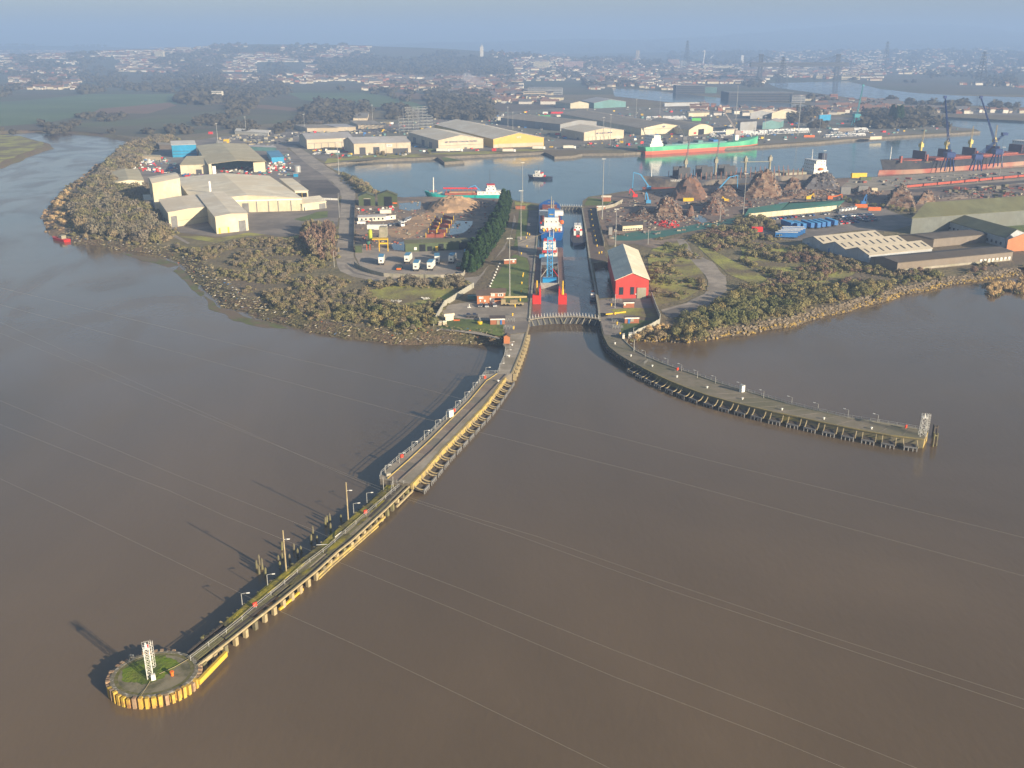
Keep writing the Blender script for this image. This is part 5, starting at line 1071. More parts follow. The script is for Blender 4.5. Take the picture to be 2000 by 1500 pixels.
# --- lamp masts
def mast(u, vb, vt, label, r=.22, heads=4, grp='tall lamp masts around the docks'):
    p = P(u, vb); h = hgt(u, vb, vt); t = thing('lamp_mast', label, 'lamp mast', p, 0, grp)
    m = MB(); m.tube((0, 0, 0), (0, 0, h), r, 7, r * .45); part('mast', m, m_galv, t, world=False)
    m = MB(); m.box((0, 0, 0), (.9, .9, 1.6)); part('base_box', m, m_conc_l, t, world=False)
    m = MB(); m.beam((-1.1, 0, h), (1.1, 0, h), .14)
    for k in range(heads): m.box((-1.1 + 2.2 * k / max(1, heads - 1), -.2, h - .35), (.42, .5, .35))
    part('floodlights', m, m_white, t, world=False)
for u, vb, vt, l, r in ((995.5, 580, 465, 'tall grey lamp mast beside the brick lock office', .32), (1017.4, 468, 372, 'tall grey lamp mast on the grass left of the blue hulled ship', .3), (1020.6, 396, 317, 'tall lamp mast left of the inner gate', .3),
        (1176, 428.5, 310, 'tallest lamp mast, on the wall right of the inner gate', .34), (1201.7, 483, 408, 'tall lamp mast at the back corner of the red shed', .3), (1451.5, 420, 339, 'thin lamp mast in front of the tall coarse scrap heap', .3),
        (662, 341, 278, 'lamp mast at the bend of the road by the dock', .3), (595, 255, 223, 'far lamp mast left of the grey warehouses', .3), (728, 240, 205, 'far lamp mast left of the open steel frame', .3), (992, 248, 209, 'lamp mast left of a pair behind the yellow warehouse', .3),
        (1001.6, 252.6, 219, 'lamp mast right of a pair behind the yellow warehouse', .3), (1191.5, 284, 223, 'lamp mast right of a pair in front of the beige warehouse', .3), (1178, 275, 229, 'lamp mast with a round head left of a pair before the beige warehouse', .45),
        (1288.7, 222, 189.5, 'far lamp mast in front of the long pale shed', .35), (1242, 232.6, 193.5, 'far lamp mast left of the white van rows', .35), (1492, 273, 227, 'lamp mast among the white car rows', .35), (426, 282, 241, 'lamp mast behind the open recycling hall', .3),
        (481, 261, 228, 'lamp mast behind the white tunnel shed', .3), (1606, 348, 294, 'thin lamp mast beside the stern of the timber ship', .25), (1950.8, 350, 287, 'thin lamp mast on the quay beside the red decked ship', .25), (1558, 265, 186, 'far brown lattice mast beyond the car rows', .6), (1437, 235, 168, 'faint far mast behind the dock sheds', .6),
        (1600, 262, 215, 'far mast left of the teal crane', .3)):
    mast(u, vb, vt, l, r)
for u, vb, vt, l in ((663, 425, 377, 'leaning wooden pole beside the road by the factory'), (1265.5, 478, 448, 'thin pole in the grass right of the scrap yard office'), (1237, 660, 640, 'thin pole at the foot of the right pale fence'), (1201, 602, 575, 'grey lattice post left of the small brick hut'), (1406, 434, 395, 'thin pole in front of the orange brown scrap heap'), (653, 522, 490, 'pale crooked lamp post beside the left road'), (1238, 686, 663, 'tall pole at the root of the right pier railing')):
    p = P(u, vb); h = hgt(u, vb, vt); m = MB(); m.tube((p.x, p.y, 0), (p.x, p.y, h), .16, 5, .1); m.tube((p.x, p.y, h - .3), (p.x + 1, p.y, h), .07, 4); solo('pole', m, m_galv, l, 'pole')
# ------------------------------------------------------------------ lock gates and lock furniture
def gate(nm, label, L, Rr, bow, z_deck, z_lo, posts):
    """mitre gates: two leaves meeting at a crown that points to the dock"""
    a, b = L, Rr; mid = (a + b) / 2; d = (b - a).normalized(); n = Vector((-d.y, d.x, 0)); crown = mid + n * bow
    t = thing(nm, label, 'lock gate', (mid.x, mid.y, z_lo))
    for s, (p, q) in enumerate(((a, crown), (b, crown))):
        e = (q - p); L_ = e.length; e.normalize(); f = n if e.cross(n).z > 0 else n
        pts = [p.lerp(q, k / 8) + n * bow * .35 * math.sin(math.pi * k / 8) for k in range(9)]
        lf_ = MB()
        for u_, w_ in zip(pts, pts[1:]): lf_.beam(u_ + Vector((0, 0, (z_deck + z_lo) / 2 - .3)), w_ + Vector((0, 0, (z_deck + z_lo) / 2 - .3)), 1.3, z_deck - z_lo - .6)
        o = part('leaf', lf_, m_dgrey, t)
        wk = MB()
        for u_, w_ in zip(pts, pts[1:]): wk.beam(u_ + Vector((0, 0, z_deck)), w_ + Vector((0, 0, z_deck)), 2.2, .25)
        part('walkway', wk, m_conc, t)
        for k in range(posts):
            f_ = (k + .5) / posts; i = min(7, int(f_ * 8)); c = pts[i].lerp(pts[i + 1], f_ * 8 - i); nn = Vector((n.x, n.y, 0))
            for sd in (-1, 1): m = MB(); m.beam(c + nn * sd * 1.0 + Vector((0, 0, z_deck)), c + nn * sd * 1.25 + Vector((0, 0, z_deck + 1.4)), .10); part('rail_post', m, m_white, t)
        for k in range(6):
            f_ = (k + .5) / 6; i = min(7, int(f_ * 8)); c = pts[i].lerp(pts[i + 1], f_ * 8 - i); m = MB(); m.beam(c - n * 1.0 + Vector((0, 0, z_deck - .3)), c - n * 1.5 + (d if s else -d) * 1.2 * (-1) + Vector((0, 0, -2.6)), .22, .25); part('raking_strut', m, m_conc_l, t)
gate('outer_lock_gate', 'outer lock gates with a curved post lined walkway', P(1032, 625), P(1172, 624), 4.5, .3, -8, 12)
gate('inner_lock_gate', 'inner lock gate with a post lined walkway beyond the blue hulled ship', P(1056, 405), P(1138, 405), 4.0, .3, -8, 9)
for px_, l in (([(1034, 628), (1035.8, 601), (1041, 545), (1047, 487), (1051, 440), (1055, 400)], 'pale coping along the left lock wall'), ([(1137, 407), (1145, 455), (1152, 508), (1162, 560), (1169, 600), (1172, 627)], 'pale coping along the right lock wall')):
    pts = g(*px_); r = resample(pts, 9); t = thing('lock_coping', l, 'coping', r[0])
    for a, b in zip(r, r[1:]): m = MB(); d = (b - a) * .004; m.beam(a + d + Vector((0, 0, .15)), b - d + Vector((0, 0, .15)), .9, .35); part('coping_stone', m, m_conc_l, t)
m = MB(); c = P(1179, 617); m.tube((c.x - 1, c.y + 1.2, -2.5), (c.x - 1, c.y + 1.2, .3), 3.0, 20); solo('gate_recess', m, m_black, 'round dark gate recess at the right end of the outer gate', 'gate recess')  # solid drum; its black colour paints the shade in the recess
m = MB(); a, b = P(1183, 616), P(1222, 611); m.beam(a + Vector((0, 0, .5)), b + Vector((0, 0, .5)), .5, .5); solo('swing_arm', m, m_yel, 'yellow grey swing arm lying from the outer gate to the grass', 'beam')
yb = [(1003, 643), (1001, 617), (1006, 600), (1016, 588), (1018, 571), (1019, 555), (1021, 541), (1030, 458), (1034, 460), (1028, 466), (1029, 483), (1018, 497), (1022, 537), (1194, 598), (1201, 615), (1205, 634), (1211, 655), (1160, 453), (1162, 463), (1164, 472), (1166, 482), (1158, 443), (1170, 496), (1175, 495), (1156, 431), (1155, 421), (1154, 412)]
ycn = {}
for i, (u, v) in enumerate(sorted(yb, key=lambda q: -q[1])):
    left = u < 1100; ycn[left] = ycn.get(left, 0) + 1; p = P(u, v); m = MB(); m.tube((0, 0, 0), (0, 0, 1.0), .28, 8, .24); m.tube((0, 0, .9), (0, 0, 1.25), .42, 8, .34)
    solo('yellow_bollard', m, m_yel, 'yellow mooring bollard on the %s lock quay, %s counted from the river' % ('left' if left else 'right', ORD[ycn[left] - 1]), 'bollard', 'yellow bollards on the lock quays', loc=p)
wb = [(957 + i * 2.3, 560 - i * 5.5) for i in range(9)]
for i, (u, v) in enumerate(wb):
    m = MB(); m.blob((0, 0, .25), .55, .15, 1); solo('white_stone', m, m_white, 'white marker stone along the grass edge, %s from the lock office' % ORD[i], 'marker stone', 'white marker stones', loc=P(u, v))
for (u, v, l) in ((995, 628, 'grey tube railing enclosure beside the left brick hut'), (994, 642, 'lower grey tube railing enclosure on the left quay'), (1205, 628, 'grey tube railing enclosure at the right side of the outer gate'), (1206, 641, 'lower grey tube railing enclosure on the right quay'), (1205, 588, 'red grey railing beside the red shed')):
    p = P(u, v); w = 2.2; m = railing([(p.x - w, p.y - 1, 0), (p.x + w, p.y - 1, 0), (p.x + w, p.y + 1.6, 0), (p.x - w, p.y + 1.6, 0), (p.x - w, p.y - 1, 0)], None, 1.1, 1.2, r=.06); solo('tube_railing', m, m_galv, l, 'railing')
# ------------------------------------------------------------------ ships
def hull(L, B, z0, z1, bow=.22, stern=.06, rake=4.0, taper=.93, flare=0.0, sheer=0.0, stern_w=.75, n=22):
    """hull band along +x, from the stern at 0 to the bow at L"""
    m = MB()
    def hw(t, k):
        if t < stern: return B / 2 * (stern_w + (1 - stern_w) * math.sin(math.pi / 2 * t / stern)) * (taper + (1 - taper) * k)
        if t > 1 - bow: s = (t - (1 - bow)) / bow; return B / 2 * max(0.02, (1 - s ** (2.3 if k > .5 else 1.8))) * (taper + (1 - taper) * k)
        return B / 2 * (taper + (1 - taper) * k)
    for i in range(n + 1):
        t = i / n; t = t if t < 1 - bow else t
        for k in (0, 1):
            x = L * t + (rake * (k - 1) * max(0, (t - .8) / .2) if t > .8 else 0) + (-(1 - k) * -1.2 if i == 0 else 0)
            z = z1 if k else z0
            if k: z += sheer * max(0, (t - .75) / .25) ** 1.5
            w = hw(t, k); m.v += [(x, -w, z), (x, w, z)]
    for i in range(n):
        a, b = 4 * i, 4 * i + 4
        m.f += [(a, b, b + 2, a + 2), (a + 1, a + 3, b + 3, b + 1), (a + 2, b + 2, b + 3, a + 3), (a, a + 1, b + 1, b)]
    m.f += [(0, 2, 3, 1), (4 * n, 4 * n + 1, 4 * n + 3, 4 * n + 2)]
    return m
def ship(nm, label, cat, stern, bow, zw=ZD):
    a, b = P(*stern, zw), P(*bow, zw); d = b - a
    return thing(nm, label, cat, a, math.atan2(d.y, d.x)), d.length
def lp(nm, mb, mt, t, smooth=False): return part(nm, mb, mt, t, smooth, world=False)
def BX(x, y, z, sx, sy, sz): m = MB(); m.box((x, y, z), (sx, sy, sz)); return m
def rail_loop(x0, x1, y, z, m=None):
    return railing([(x0, -y, 0), (x1, -y, 0), (x1, y, 0), (x0, y, 0), (x0, -y, 0)], m, 1.1, 2.2, z=z, r=.06)
def superstructure(t, x, y, z, decks, mt=None, win=True, face=1):
    """stack of decks (length, width, height), with window strips aft and forward"""
    zz = z
    for i, (l, w, h) in enumerate(decks):
        o = lp('deckhouse', BX(x, y, zz, l, w, h), mt or m_white, t)
        if win and h > 1.8:
            k = max(2, int(w / 2.6))
            for s in (-1, 1):
                for j in range(k):
                    m = BX(x + s * (l / 2 + .03), y - w / 2 + w * (j + .5) / k, zz + h * .45, .1, .8, .7); o2 = link('window', m.mesh('window', m_glass), o)
            k = max(1, int(l / 3))
            for s in (-1, 1):
                for j in range(k):
                    m = BX(x - l / 2 + l * (j + .5) / k, y + s * (w / 2 + .03), zz + h * .45, .8, .1, .7); o2 = link('window', m.mesh('window', m_glass), o)
        zz += h
    return zz
def deck_crane(t, x, y, z, h, jib, ang, mt, elev=.15, jm=None, post=1.5):
    m = MB(); m.tube((x, y, z), (x, y, z + h), post * .75, 8, post * .6); o = lp('crane_post', m, mt, t)
    m = MB(); m.box((x, y, z + h * .72), (post * 2, post * 1.7, h * .2)); link('crane_cab', m.mesh('crane_cab', mt), o)
    d = Vector((math.cos(ang) * math.cos(elev), math.sin(ang) * math.cos(elev), math.sin(elev))); s = Vector((-math.sin(ang), math.cos(ang), 0)) * .7
    a = Vector((x, y, z + h * .68)); m = MB(); m.tube(a + s, a + d * jib + s * .4, .28, 5); m.tube(a - s, a + d * jib - s * .4, .28, 5)
    for k in range(9): f = k / 9; m.tube(a + d * jib * f + s * (1 - .6 * f), a + d * jib * (f + .11) - s * (1 - .6 * f), .12, 4)
    lp('jib', m, jm or mt, t)
    m = MB(); m.tube((x, y, z + h), a + d * jib, .06, 4); lp('hoist_wire', m, m_dgrey, t)
# green ship on the north quay
t, L = ship('cargo_ship', 'green and orange hulled cargo ship lying at the north quay', 'cargo ship', (1252, 301), (1479, 286.5)); B_ = 20
lp('lower_hull', hull(L, B_, -3, 3.6, rake=1, taper=.96), m_orangehull, t); lp('hull', hull(L, B_ + .2, 3.602, 8.2, rake=.5, taper=.99, sheer=4.5), m_greenhull, t)
lp('hatch_cover', BX(L * .42, 0, 8.2, L * .52, 15, 1.4), m_wall['teal'], t)
for k in range(5): lp('deck_cargo', BX(L * (.2 + .13 * k), -2, 9.6, 7, 9, 2.2), (m_dgrey, m_grey, m_wall['teal'], m_blue, m_dgrey)[k], t)
zt = superstructure(t, L * .09, 0, 8.2, ((18, 15, 3), (15, 15, 3), (12, 14, 3), (9, 16, 3)))
m = MB(); m.tube((L * .06, 0, zt), (L * .06, 0, zt + 6), .3, 6); lp('mast', m, m_white, t); m = MB(); m.tube((L * .94, 0, 12), (L * .94, 0, 20), .35, 6, .2); lp('foremast', m, m_white, t)
lp('crane_cabin', BX(L * .78, -3, 9.6, 5, 5, 6), m_white, t); m = MB(); m.tube((1, -3, 9), (-3, -5, 14), .08, 4); m.box((-3, -5, 12), (4, .15, 2.4)); lp('red_flag', m, m_red, t)
# quay cranes behind the green ship
def harbour_crane(nm, label, foot, tip, m_, base_h=8, w=7, lean=None, cab=True, jw=1.1):
    p = P(*foot); t = thing(nm, label, 'crane', p); a, vb = (tip[0] - 1000) / FPX, tip[1]
    # jib head: same depth as the foot unless given
    k = (p.y) ; b = (vb - 750) / FPX; z = CAMH + k * (-SP - b * CP) / (CP - b * SP); dd = k * CP - (z - CAMH) * SP; x = a * dd
    tipw = Vector((x - p.x, 0, z)); m = MB()
    for sx in (-1, 1):
        for sy in (-1, 1): m.beam((sx * w / 2, sy * w / 2, 0), (sx * w * .28, sy * w * .28, base_h), .9)
    m.box((0, 0, base_h), (w * .8, w * .8, 1)); lp('portal_base', m, m_, t)
    if cab: lp('machinery_house', BX(0, 0, base_h + 1, w * .9, w, 4), m_, t)
    m = MB(); o_ = Vector((0, 0, base_h + 3)); s = Vector((0, jw, 0)); d = (tipw - o_); q = Vector((0, 0, 1)).cross(Vector((0, 1, 0))); px_ = Vector((jw * .8, 0, 0))
    cor = [s + px_, s - px_, -s - px_, -s + px_]
    for c in cor: m.tube(o_ + c, o_ + d + c * .35, .2, 4)
    n = max(6, int(d.length / 5))
    for k in range(n):
        for i in range(4):
            c0, c1 = cor[i], cor[(i + 1) % 4]; f0, f1 = k / n, (k + 1) / n; m.tube(o_ + d * f0 + c0 * (1 - .65 * f0), o_ + d * f1 + c1 * (1 - .65 * f1), .11, 4)
    lp('lattice_jib', m, m_, t)
    m = MB(); m.box(tipw + Vector((0, 0, -1)), (jw * 2.2, jw * 2, 2.4)); lp('jib_head', m, m_, t)
    m = MB(); m.tube(tipw, tipw - Vector((0, 0, d.length * .5)), .08, 4); lp('hoist_rope', m, m_dgrey, t); return t
m_cblue = M('crane_blue', (.03, .06, .20), (.02, .045, .15), .3, .5); m_cteal = M('crane_teal', (.08, .32, .36)); m_cpale = M('crane_pale', (.42, .36, .33))
harbour_crane('quay_crane', 'tall dark blue quay crane with an upright jib behind the red decked ship', (1850, 333), (1846, 190), m_cblue, 12, 9)
harbour_crane('quay_crane', 'tall dark blue quay crane with a slanting jib near the right edge', (1944, 326), (1916, 190), m_cblue, 12, 9)
harbour_crane('quay_crane', 'teal lattice crane on the far peninsula', (1671, 246), (1686, 167), m_cteal, 12, 10)
harbour_crane('quay_crane', 'pale red lattice crane leaning left behind the green ship', (1439, 274), (1407, 207), m_cpale, 7, 7)
harbour_crane('quay_crane', 'low grey material crane with a bent jib left of the arched warehouse', (1337, 281), (1326, 247), m_grey, 4, 5)
harbour_crane('quay_crane', 'dark blue hopper crane standing against the red decked ship', (1905, 333), (1962, 262), m_cblue, 10, 8, jw=2.2)
# timber ship
t, L = ship('timber_ship', 'dark hulled bulk ship with pale crane posts behind the scrap heaps', 'cargo ship', (1612, 351), (1254, 368.5)); B_ = 24
lp('lower_hull', hull(L, B_, -3, 1.2, rake=2), m_rust, t); lp('hull', hull(L, B_ + .3, 1.202, 6.8, rake=4, sheer=4), M('weathered_hull', (.05, .055, .07), (.20, .17, .14), .05, .7, t2=(.45, .6)), t)
for i in range(5): lp('hatch_coaming', BX(L * (.20 + .145 * i), 0, 6.8, L * .115, 16, 2), m_conc_l if i < 2 else m_dgrey, t)
for i, f in enumerate((.56, .68, .80)): lp('open_hatch_cover', BX(L * f, 5, 8.8, L * .06, 1.2, 8), m_dgrey, t); lp('open_hatch_cover', BX(L * f, -5, 8.8, L * .06, 1.2, 8), m_dgrey, t)
for i in range(26):
    for s in (-1, 1):
        m = MB(); x = L * (.18 + .68 * i / 26); m.beam((x, s * 11.4, 6.8), (x, s * 11.4, 6.8 + 6), .45); lp('stanchion', m, M('stanchion_rust', (.26, .13, .09)) if 'stanchion_rust' not in MATS else MATS['stanchion_rust'], t)
for f, j, a, e in ((.325, 30, 0, .02), (.46, 0, 0, 0), (.62, 27, -2.2, .9), (.78, 27, -2.2, .9)):
    deck_crane(t, L * f, 0, 6.8, 17, max(j, 2), a if f > .5 else 0, m_conc_l, e, m_conc_l if f < .5 else m_grey)
zt = superstructure(t, L * .07, 0, 6.8, ((15, 20, 3), (13, 18, 3), (12, 16, 3), (10, 18, 2.8))); lp('funnel', BX(L * .03, 0, 6.8, 5, 6, 17), m_navy, t)
m = MB(); m.tube((L * .09, 0, zt), (L * .09, 0, zt + 9), .4, 6, .2); m.beam((L * .09, -5, zt + 4), (L * .09, 5, zt + 4), .3); lp('radar_mast', m, m_white, t); m = MB(); m.blob((L * .07, 9.6, 11), 1.8, 0, 1, (1.8, .8, .8)); lp('lifeboat', m, m_orange, t, True)
m = MB(); m.tube((L * .955, 0, 9), (L * .955, 0, 21), .4, 6, .2); lp('foremast', m, m_white, t)
hx, hy = L * .9, B_ / 2 * .72
def ship_name(t, text, x0, x1, y, z, s, mt, rz=0.0, side=-1):
    c = text_mesh('name_lettering', text, s, mt)
    o = link('name_lettering', c, t); o.location = ((x0 + x1) / 2, y, z); o.rotation_euler = (math.pi / 2, 0, rz if side < 0 else math.pi + rz); return o
ship_name(t, 'HARVEST BAY', L * .78, L * .9, B_ / 2 + .1, 7.0, 2.6, m_white, -.22, 1)
# red decked ship, running off the right edge
t, L = ship('bulk_ship', 'bulk ship with red deck, black bow and yellow cranes at the right quay', 'cargo ship', (2090, 311), (1716, 341)); B_ = 26
lp('lower_hull', hull(L, B_, -3, 4.0, rake=-2, taper=.97), M('worn_antifouling', (.34, .10, .07), (.38, .27, .19), .03, .8, t2=(.4, .6)), t); lp('hull', hull(L, B_ + .3, 4.002, 10.4, rake=5, sheer=3.5), M('black_hull', (.022, .026, .04), (.075, .07, .07), .03, .7, t2=(.4, .6)), t)
lp('main_deck', BX(L * .48, 0, 10.4, L * .80, 22, .5), m_rust, t)
for i in range(5):
    x = L * (.385 + .123 * i); lp('hatch_coaming', BX(x, 0, 10.9, L * .085, 15, 1.6), m_rust, t)
    lp('open_hatch_cover', BX(x - L * .05, 2, 12.4, 1.2, 15, 7.5), M('hatch_maroon', (.075, .04, .055)) if 'hatch_maroon' not in MATS else MATS['hatch_maroon'], t); lp('hatch_ladder', BX(x + L * .062, 8.5, 10.9, 2.2, 2.2, 6), m_rust, t)
for i, f in enumerate((.445, .57, .69, .815)): deck_crane(t, L * f, 0, 10.4, 17.5, 24, -1.15 if 0 else -2.5, m_yel if 0 else M('crane_yellow_%s' % 'abcd'[i], (.60, .50, .16), (.50, .42, .14), .3), .75, m_tan, 1.9)
zt = superstructure(t, L * .275, 0, 10.4, ((18, 24, 3.2), (16, 22, 3), (15, 20, 3), (12, 22, 3))); m = MB(); m.tube((L * .275, 0, zt), (L * .275, 0, zt + 10), .5, 6, .2); m.beam((L * .275, -4, zt + 6), (L * .275, 4, zt + 6), .3); lp('radar_mast', m, m_white, t)
lp('funnel', BX(L * .235, 0, 10.4, 7, 8, 16), m_yel, t); m = MB(); m.tube((L * .955, 0, 12), (L * .955, 0, 25), .5, 6, .25); lp('foremast', m, m_white, t)
ship_name(t, 'THRASYVOULOS V', L * .78, L * .9, B_ / 2 * .93, 10.4, 2.0, m_tan, -.18, 1)
# teal dredger behind the sand heap
t, L = ship('dredger', 'teal hulled sand dredger with a white wheelhouse behind the sand heap', 'dredger', (976, 387), (829, 389)); B_ = 12
lp('hull', hull(L, B_, -3, 3.4, bow=.2, rake=4, sheer=3.5), m_tealhull, t); lp('lower_hull', hull(L, B_ * .985, -3.5, .45, bow=.2, rake=6), m_navy, t)
lp('hopper', BX(L * .52, 0, 3.4, L * .42, 8.5, 1.8), m_rust, t); lp('sand_cargo', BX(L * .50, 0, 4.6, L * .34, 7.5, 1.2), m_sand, t)
m = MB(); m.tube((L * .3, -2, 8), (L * .75, -2, 8.4), .35, 6); m.tube((L * .3, 2, 8), (L * .75, 2, 8.4), .35, 6)
for k in range(8): m.beam((L * (.32 + .055 * k), -2, 3.4), (L * (.32 + .055 * k), -2, 8.2), .3)
lp('suction_pipe', m, m_red, t); zt = superstructure(t, L * .12, 0, 3.4, ((22, 9.5, 2.6), (8, 8, 2.5), (6, 8, 2.2)))
lp('red_band', BX(L * .12, 0, zt, 6.4, 8.2, .5), m_red, t); m = MB(); m.tube((L * .13, 0, zt), (L * .13, 0, zt + 12), .22, 5, .1); lp('mast', m, m_dgrey, t); m = MB(); m.tube((L * .88, 0, 5), (L * .875, 0, 17), .5, 6, .35); lp('foremast', m, m_white, t)
m = MB(); m.path([(L * .24, 1, 5), (L * .33, 1, 10.5), (L * .42, 1, 8.5)], .3, 5); lp('excavator_arm', m, m_lblue, t); m = MB(); m.tube((L * .76, -3, 5), (L * .83, -3, 3.5), .7, 8); lp('drag_head', m, m_conc_l, t)
lp('bow_rail', rail_loop(L * .84, L * .93, 2.5, 5.6), m_orange, t)
# tugs
def tug(label, stern, bow, zw=ZD, B_=9.5):
    t, L = ship('tug', label, 'tug', stern, bow, zw); lp('hull', hull(L, B_, -2, 2.1, bow=.35, stern=.2, rake=1.5, sheer=1.8, stern_w=.7), m_navy, t); lp('deck', hull(L * .97, B_ * .88, 2.0, 2.15, bow=.35, stern=.2, rake=0), m_dgrey, t)
    zt = superstructure(t, L * .60, 0, 2.1, ((L * .30, 5.6, 2.4), (L * .16, 4.0, 2.4)))
    lp('wheelhouse_top', BX(L * .6, 0, zt, L * .17, 4.4, .4), m_white, t)
    for s in (-1, 1):
        m = MB(); m.box((L * .42, s * 1.9, 2.1), (1.6, 1.3, 3.6)); o = lp('funnel', m, m_white, t); m = MB(); m.box((L * .42, s * 1.9, 5.1), (1.7, 1.4, .9)); link('funnel_band', m.mesh('funnel_band', m_red), o)
    m = MB(); m.tube((L * .56, 0, zt), (L * .54, 0, zt + 6), .25, 6, .08); m.beam((L * .55, -1.5, zt + 3), (L * .55, 1.5, zt + 3), .15); lp('mast', m, m_dgrey, t)
    m = MB(); m.tube((L * .3, -1, 2.9), (L * .3, 1, 2.9), .8, 10); lp('winch', m, m_red, t)
    for k in range(5): m = MB(); x = L * (.2 + .14 * k); m.tube((x, -B_ / 2 - .1, 1.5), (x, -B_ / 2 - .5, 1.5), .6, 8); lp('tyre_fender', m, m_tyre, t)
    return t
tug('dark blue tug with red banded funnels crossing the dock basin', (1078, 350.5), (1031, 348.5))
tug('dark tug seen from behind in the right side of the lock', (1129.5, 481), (1127, 447))
t, L = ship('workboat', 'small dark work boat moored against the right lock wall', 'boat', (1158, 591), (1156.5, 577)); lp('hull', hull(L, 2.8, -.8, 1.1, bow=.4, rake=.5), m_navy, t); lp('cabin', BX(L * .5, 0, 1.1, 2.6, 1.8, 1.8), m_white, t); lp('orange_float', BX(L * .7, 0, 2.9, .8, 1, .5), m_orange, t)
t, L = ship('stranded_boat', 'red boat stranded at the muddy shore point far left', 'boat', (133, 473), (104, 466), ZR); lp('hull', hull(L, 4.5, -.5, 1.6, bow=.3, rake=1), m_red, t); lp('cabin', BX(L * .35, 0, 1.6, 4, 3, 2), m_conc_l, t); lp('hatch', BX(L * .65, 0, 1.6, 3, 2.4, .6), m_orange, t)
# blue hulled ship moored in the lock, seen from behind
t, L = ship('coaster', 'blue sterned coaster with an orange lifeboat moored in the lock', 'cargo ship', (1077, 470), (1072, 403)); B_ = 15.6
L = 118
lp('hull', hull(L, B_, -3, 5.0, bow=.16, stern=.05, rake=3, sheer=3, stern_w=.9, taper=.8), M('coaster_blue', (.01, .10, .36), (.01, .08, .28), .2, .4), t); lp('main_deck', BX(L * .5, 0, 5.0, L * .82, 13.5, .3), m_rust, t)
for i in range(3): lp('hatch_cover', BX(L * (.42 + .18 * i), 0, 5.2, L * .16, 10.5, 1.6), m_rust if i != 1 else m_grey, t)
zt = superstructure(t, L * .13, 0, 5.0, ((16, 13.6, 2.6), (13, 9.0, 5.2)))
lp('bridge', BX(L * .175, 0, zt, 6, 15.4, 2.6), m_white, t); lp('funnel', BX(L * .105, 0, zt, 4.5, 4.2, 5.0), m_blue, t); m = MB()
for k, c_ in enumerate((-.9, 0, .9)): m.box((L * .105 - 2.3, c_, zt + 1.6), (.1, .6, .6))
lp('funnel_emblem', m, m_yel, t); m = MB(); m.tube((L * .18, 0, zt + 2.6), (L * .18, 0, zt + 12), .7, 6, .12); m.tube((L * .18, -1.4, zt + 2.6), (L * .18, -1.3, zt + 9), .3, 5)
for zz in (4, 6, 8): m.beam((L * .18, -2.4, zt + zz), (L * .18, 2.4, zt + zz), .25)
lp('radar_mast', m, m_conc_l, t); m = MB(); m.blob((L * .10, -6.6, 9.6), 1.8, 0, 2, (1.4, .75, .8)); lp('lifeboat', m, m_orange, t, True); m = MB(); m.blob((L * .10, 6.6, 9.2), 1.3, 0, 2, (1.4, .75, .8)); lp('rescue_boat', m, m_red, t, True)
for k, y in enumerate((-5, -2.8, 2.5, 4.6)): lp('mooring_winch', BX(5, y, 7.6 if 0 else 5.1, 2, 1.1, 1.6), m_yel if k % 2 else m_orange, t)
m = MB(); m.beam((1.2, -7, 6.6), (1.2, 7, 6.6), .3, .35); [m.beam((1.2, y, 5), (1.2, y, 6.6), .3) for y in (-7, -3.5, 0, 3.5, 7)]; lp('stern_rail', m, m_white, t)
ship_name(t, 'LADY MARIA', 0, -1.2, 0, 2.9, 1.5, m_white, 0); o = t.children[-1]; o.location = (.1, 0, 3.2); o.rotation_euler = (math.pi / 2, 0, -math.pi / 2)
m = MB(); a = P(1012, 475, .6); b = P(1064, 455, 3.5); m.tube(a, b, .07, 4); solo('mooring_line', m, m_tan, 'pale mooring line from the left quay to the blue sterned coaster', 'mooring line')
# split stern hopper barge with a blue lattice crane
t, L = ship('hopper_barge', 'rusty hopper barge with two red stern pontoons and an open hold in the lock', 'barge', (1073.5, 594), (1073, 492)); B_ = 15.4
for s in (-1, 1):
    m = MB(); m.box((L * .52, s * 6.1, -2), (L * .96, 3.1, 4.6)); lp('side_hull', m, MATS.get('barge_red') or M('barge_red', (.42, .07, .05), (.28, .07, .05), .3, .8), t)
    lp('deck_plate', BX(L * .53, s * 6.1, 2.6, L * .92, 2.9, .12), M('barge_deck', (.20, .12, .10), (.16, .10, .085), .3, .8) if 'barge_deck' not in MATS else MATS['barge_deck'], t)
    m = MB(); m.box((2.2, s * 6.1, -2), (5.0, 4.0, 6.2)); o = lp('red_pontoon', m, m_red, t); m = MB(); m.box((2.2, s * 4.6, 4.2), (5.0, .8, 3.4)); link('pontoon_wall', m.mesh('pontoon_wall', m_red), o)
    m = MB(); m.box((-.5, s * 6.1, -.6), (.35, 4.0, .55)); link('yellow_fender', m.mesh('yellow_fender', m_yel), o)
    m = MB(); m.tube((2.6, s * 6.1, 4.2), (2.6, s * 6.1, 6.6), .7, 6, .5); m.tube((2.6, s * 6.1, 6.4), (5.4, s * 6.2, 10.0), .32, 5); m.tube((5.4, s * 6.2, 10), (7.5, s * 6.1, 7.6), .25, 5); lp('knuckle_crane', m, m_yel, t)
    lp('hold_coaming', BX(L * .45, s * 4.5, 2.6, L * .40, .35, 1.2), m_galv, t)
lp('hold_floor', BX(L * .42, 0, -2.2, L * .34, 9.2, .4), m_black, t); lp('stern_ramp', BX(L * .13, 0, -1.9, L * .24, 9.2, .5), m_dgrey, t); lp('end_coaming', BX(L * .255, 0, -2, .7, 9.4, 4.9), m_galv, t)  # floor and ramp coloured dark to paint the shade in the void
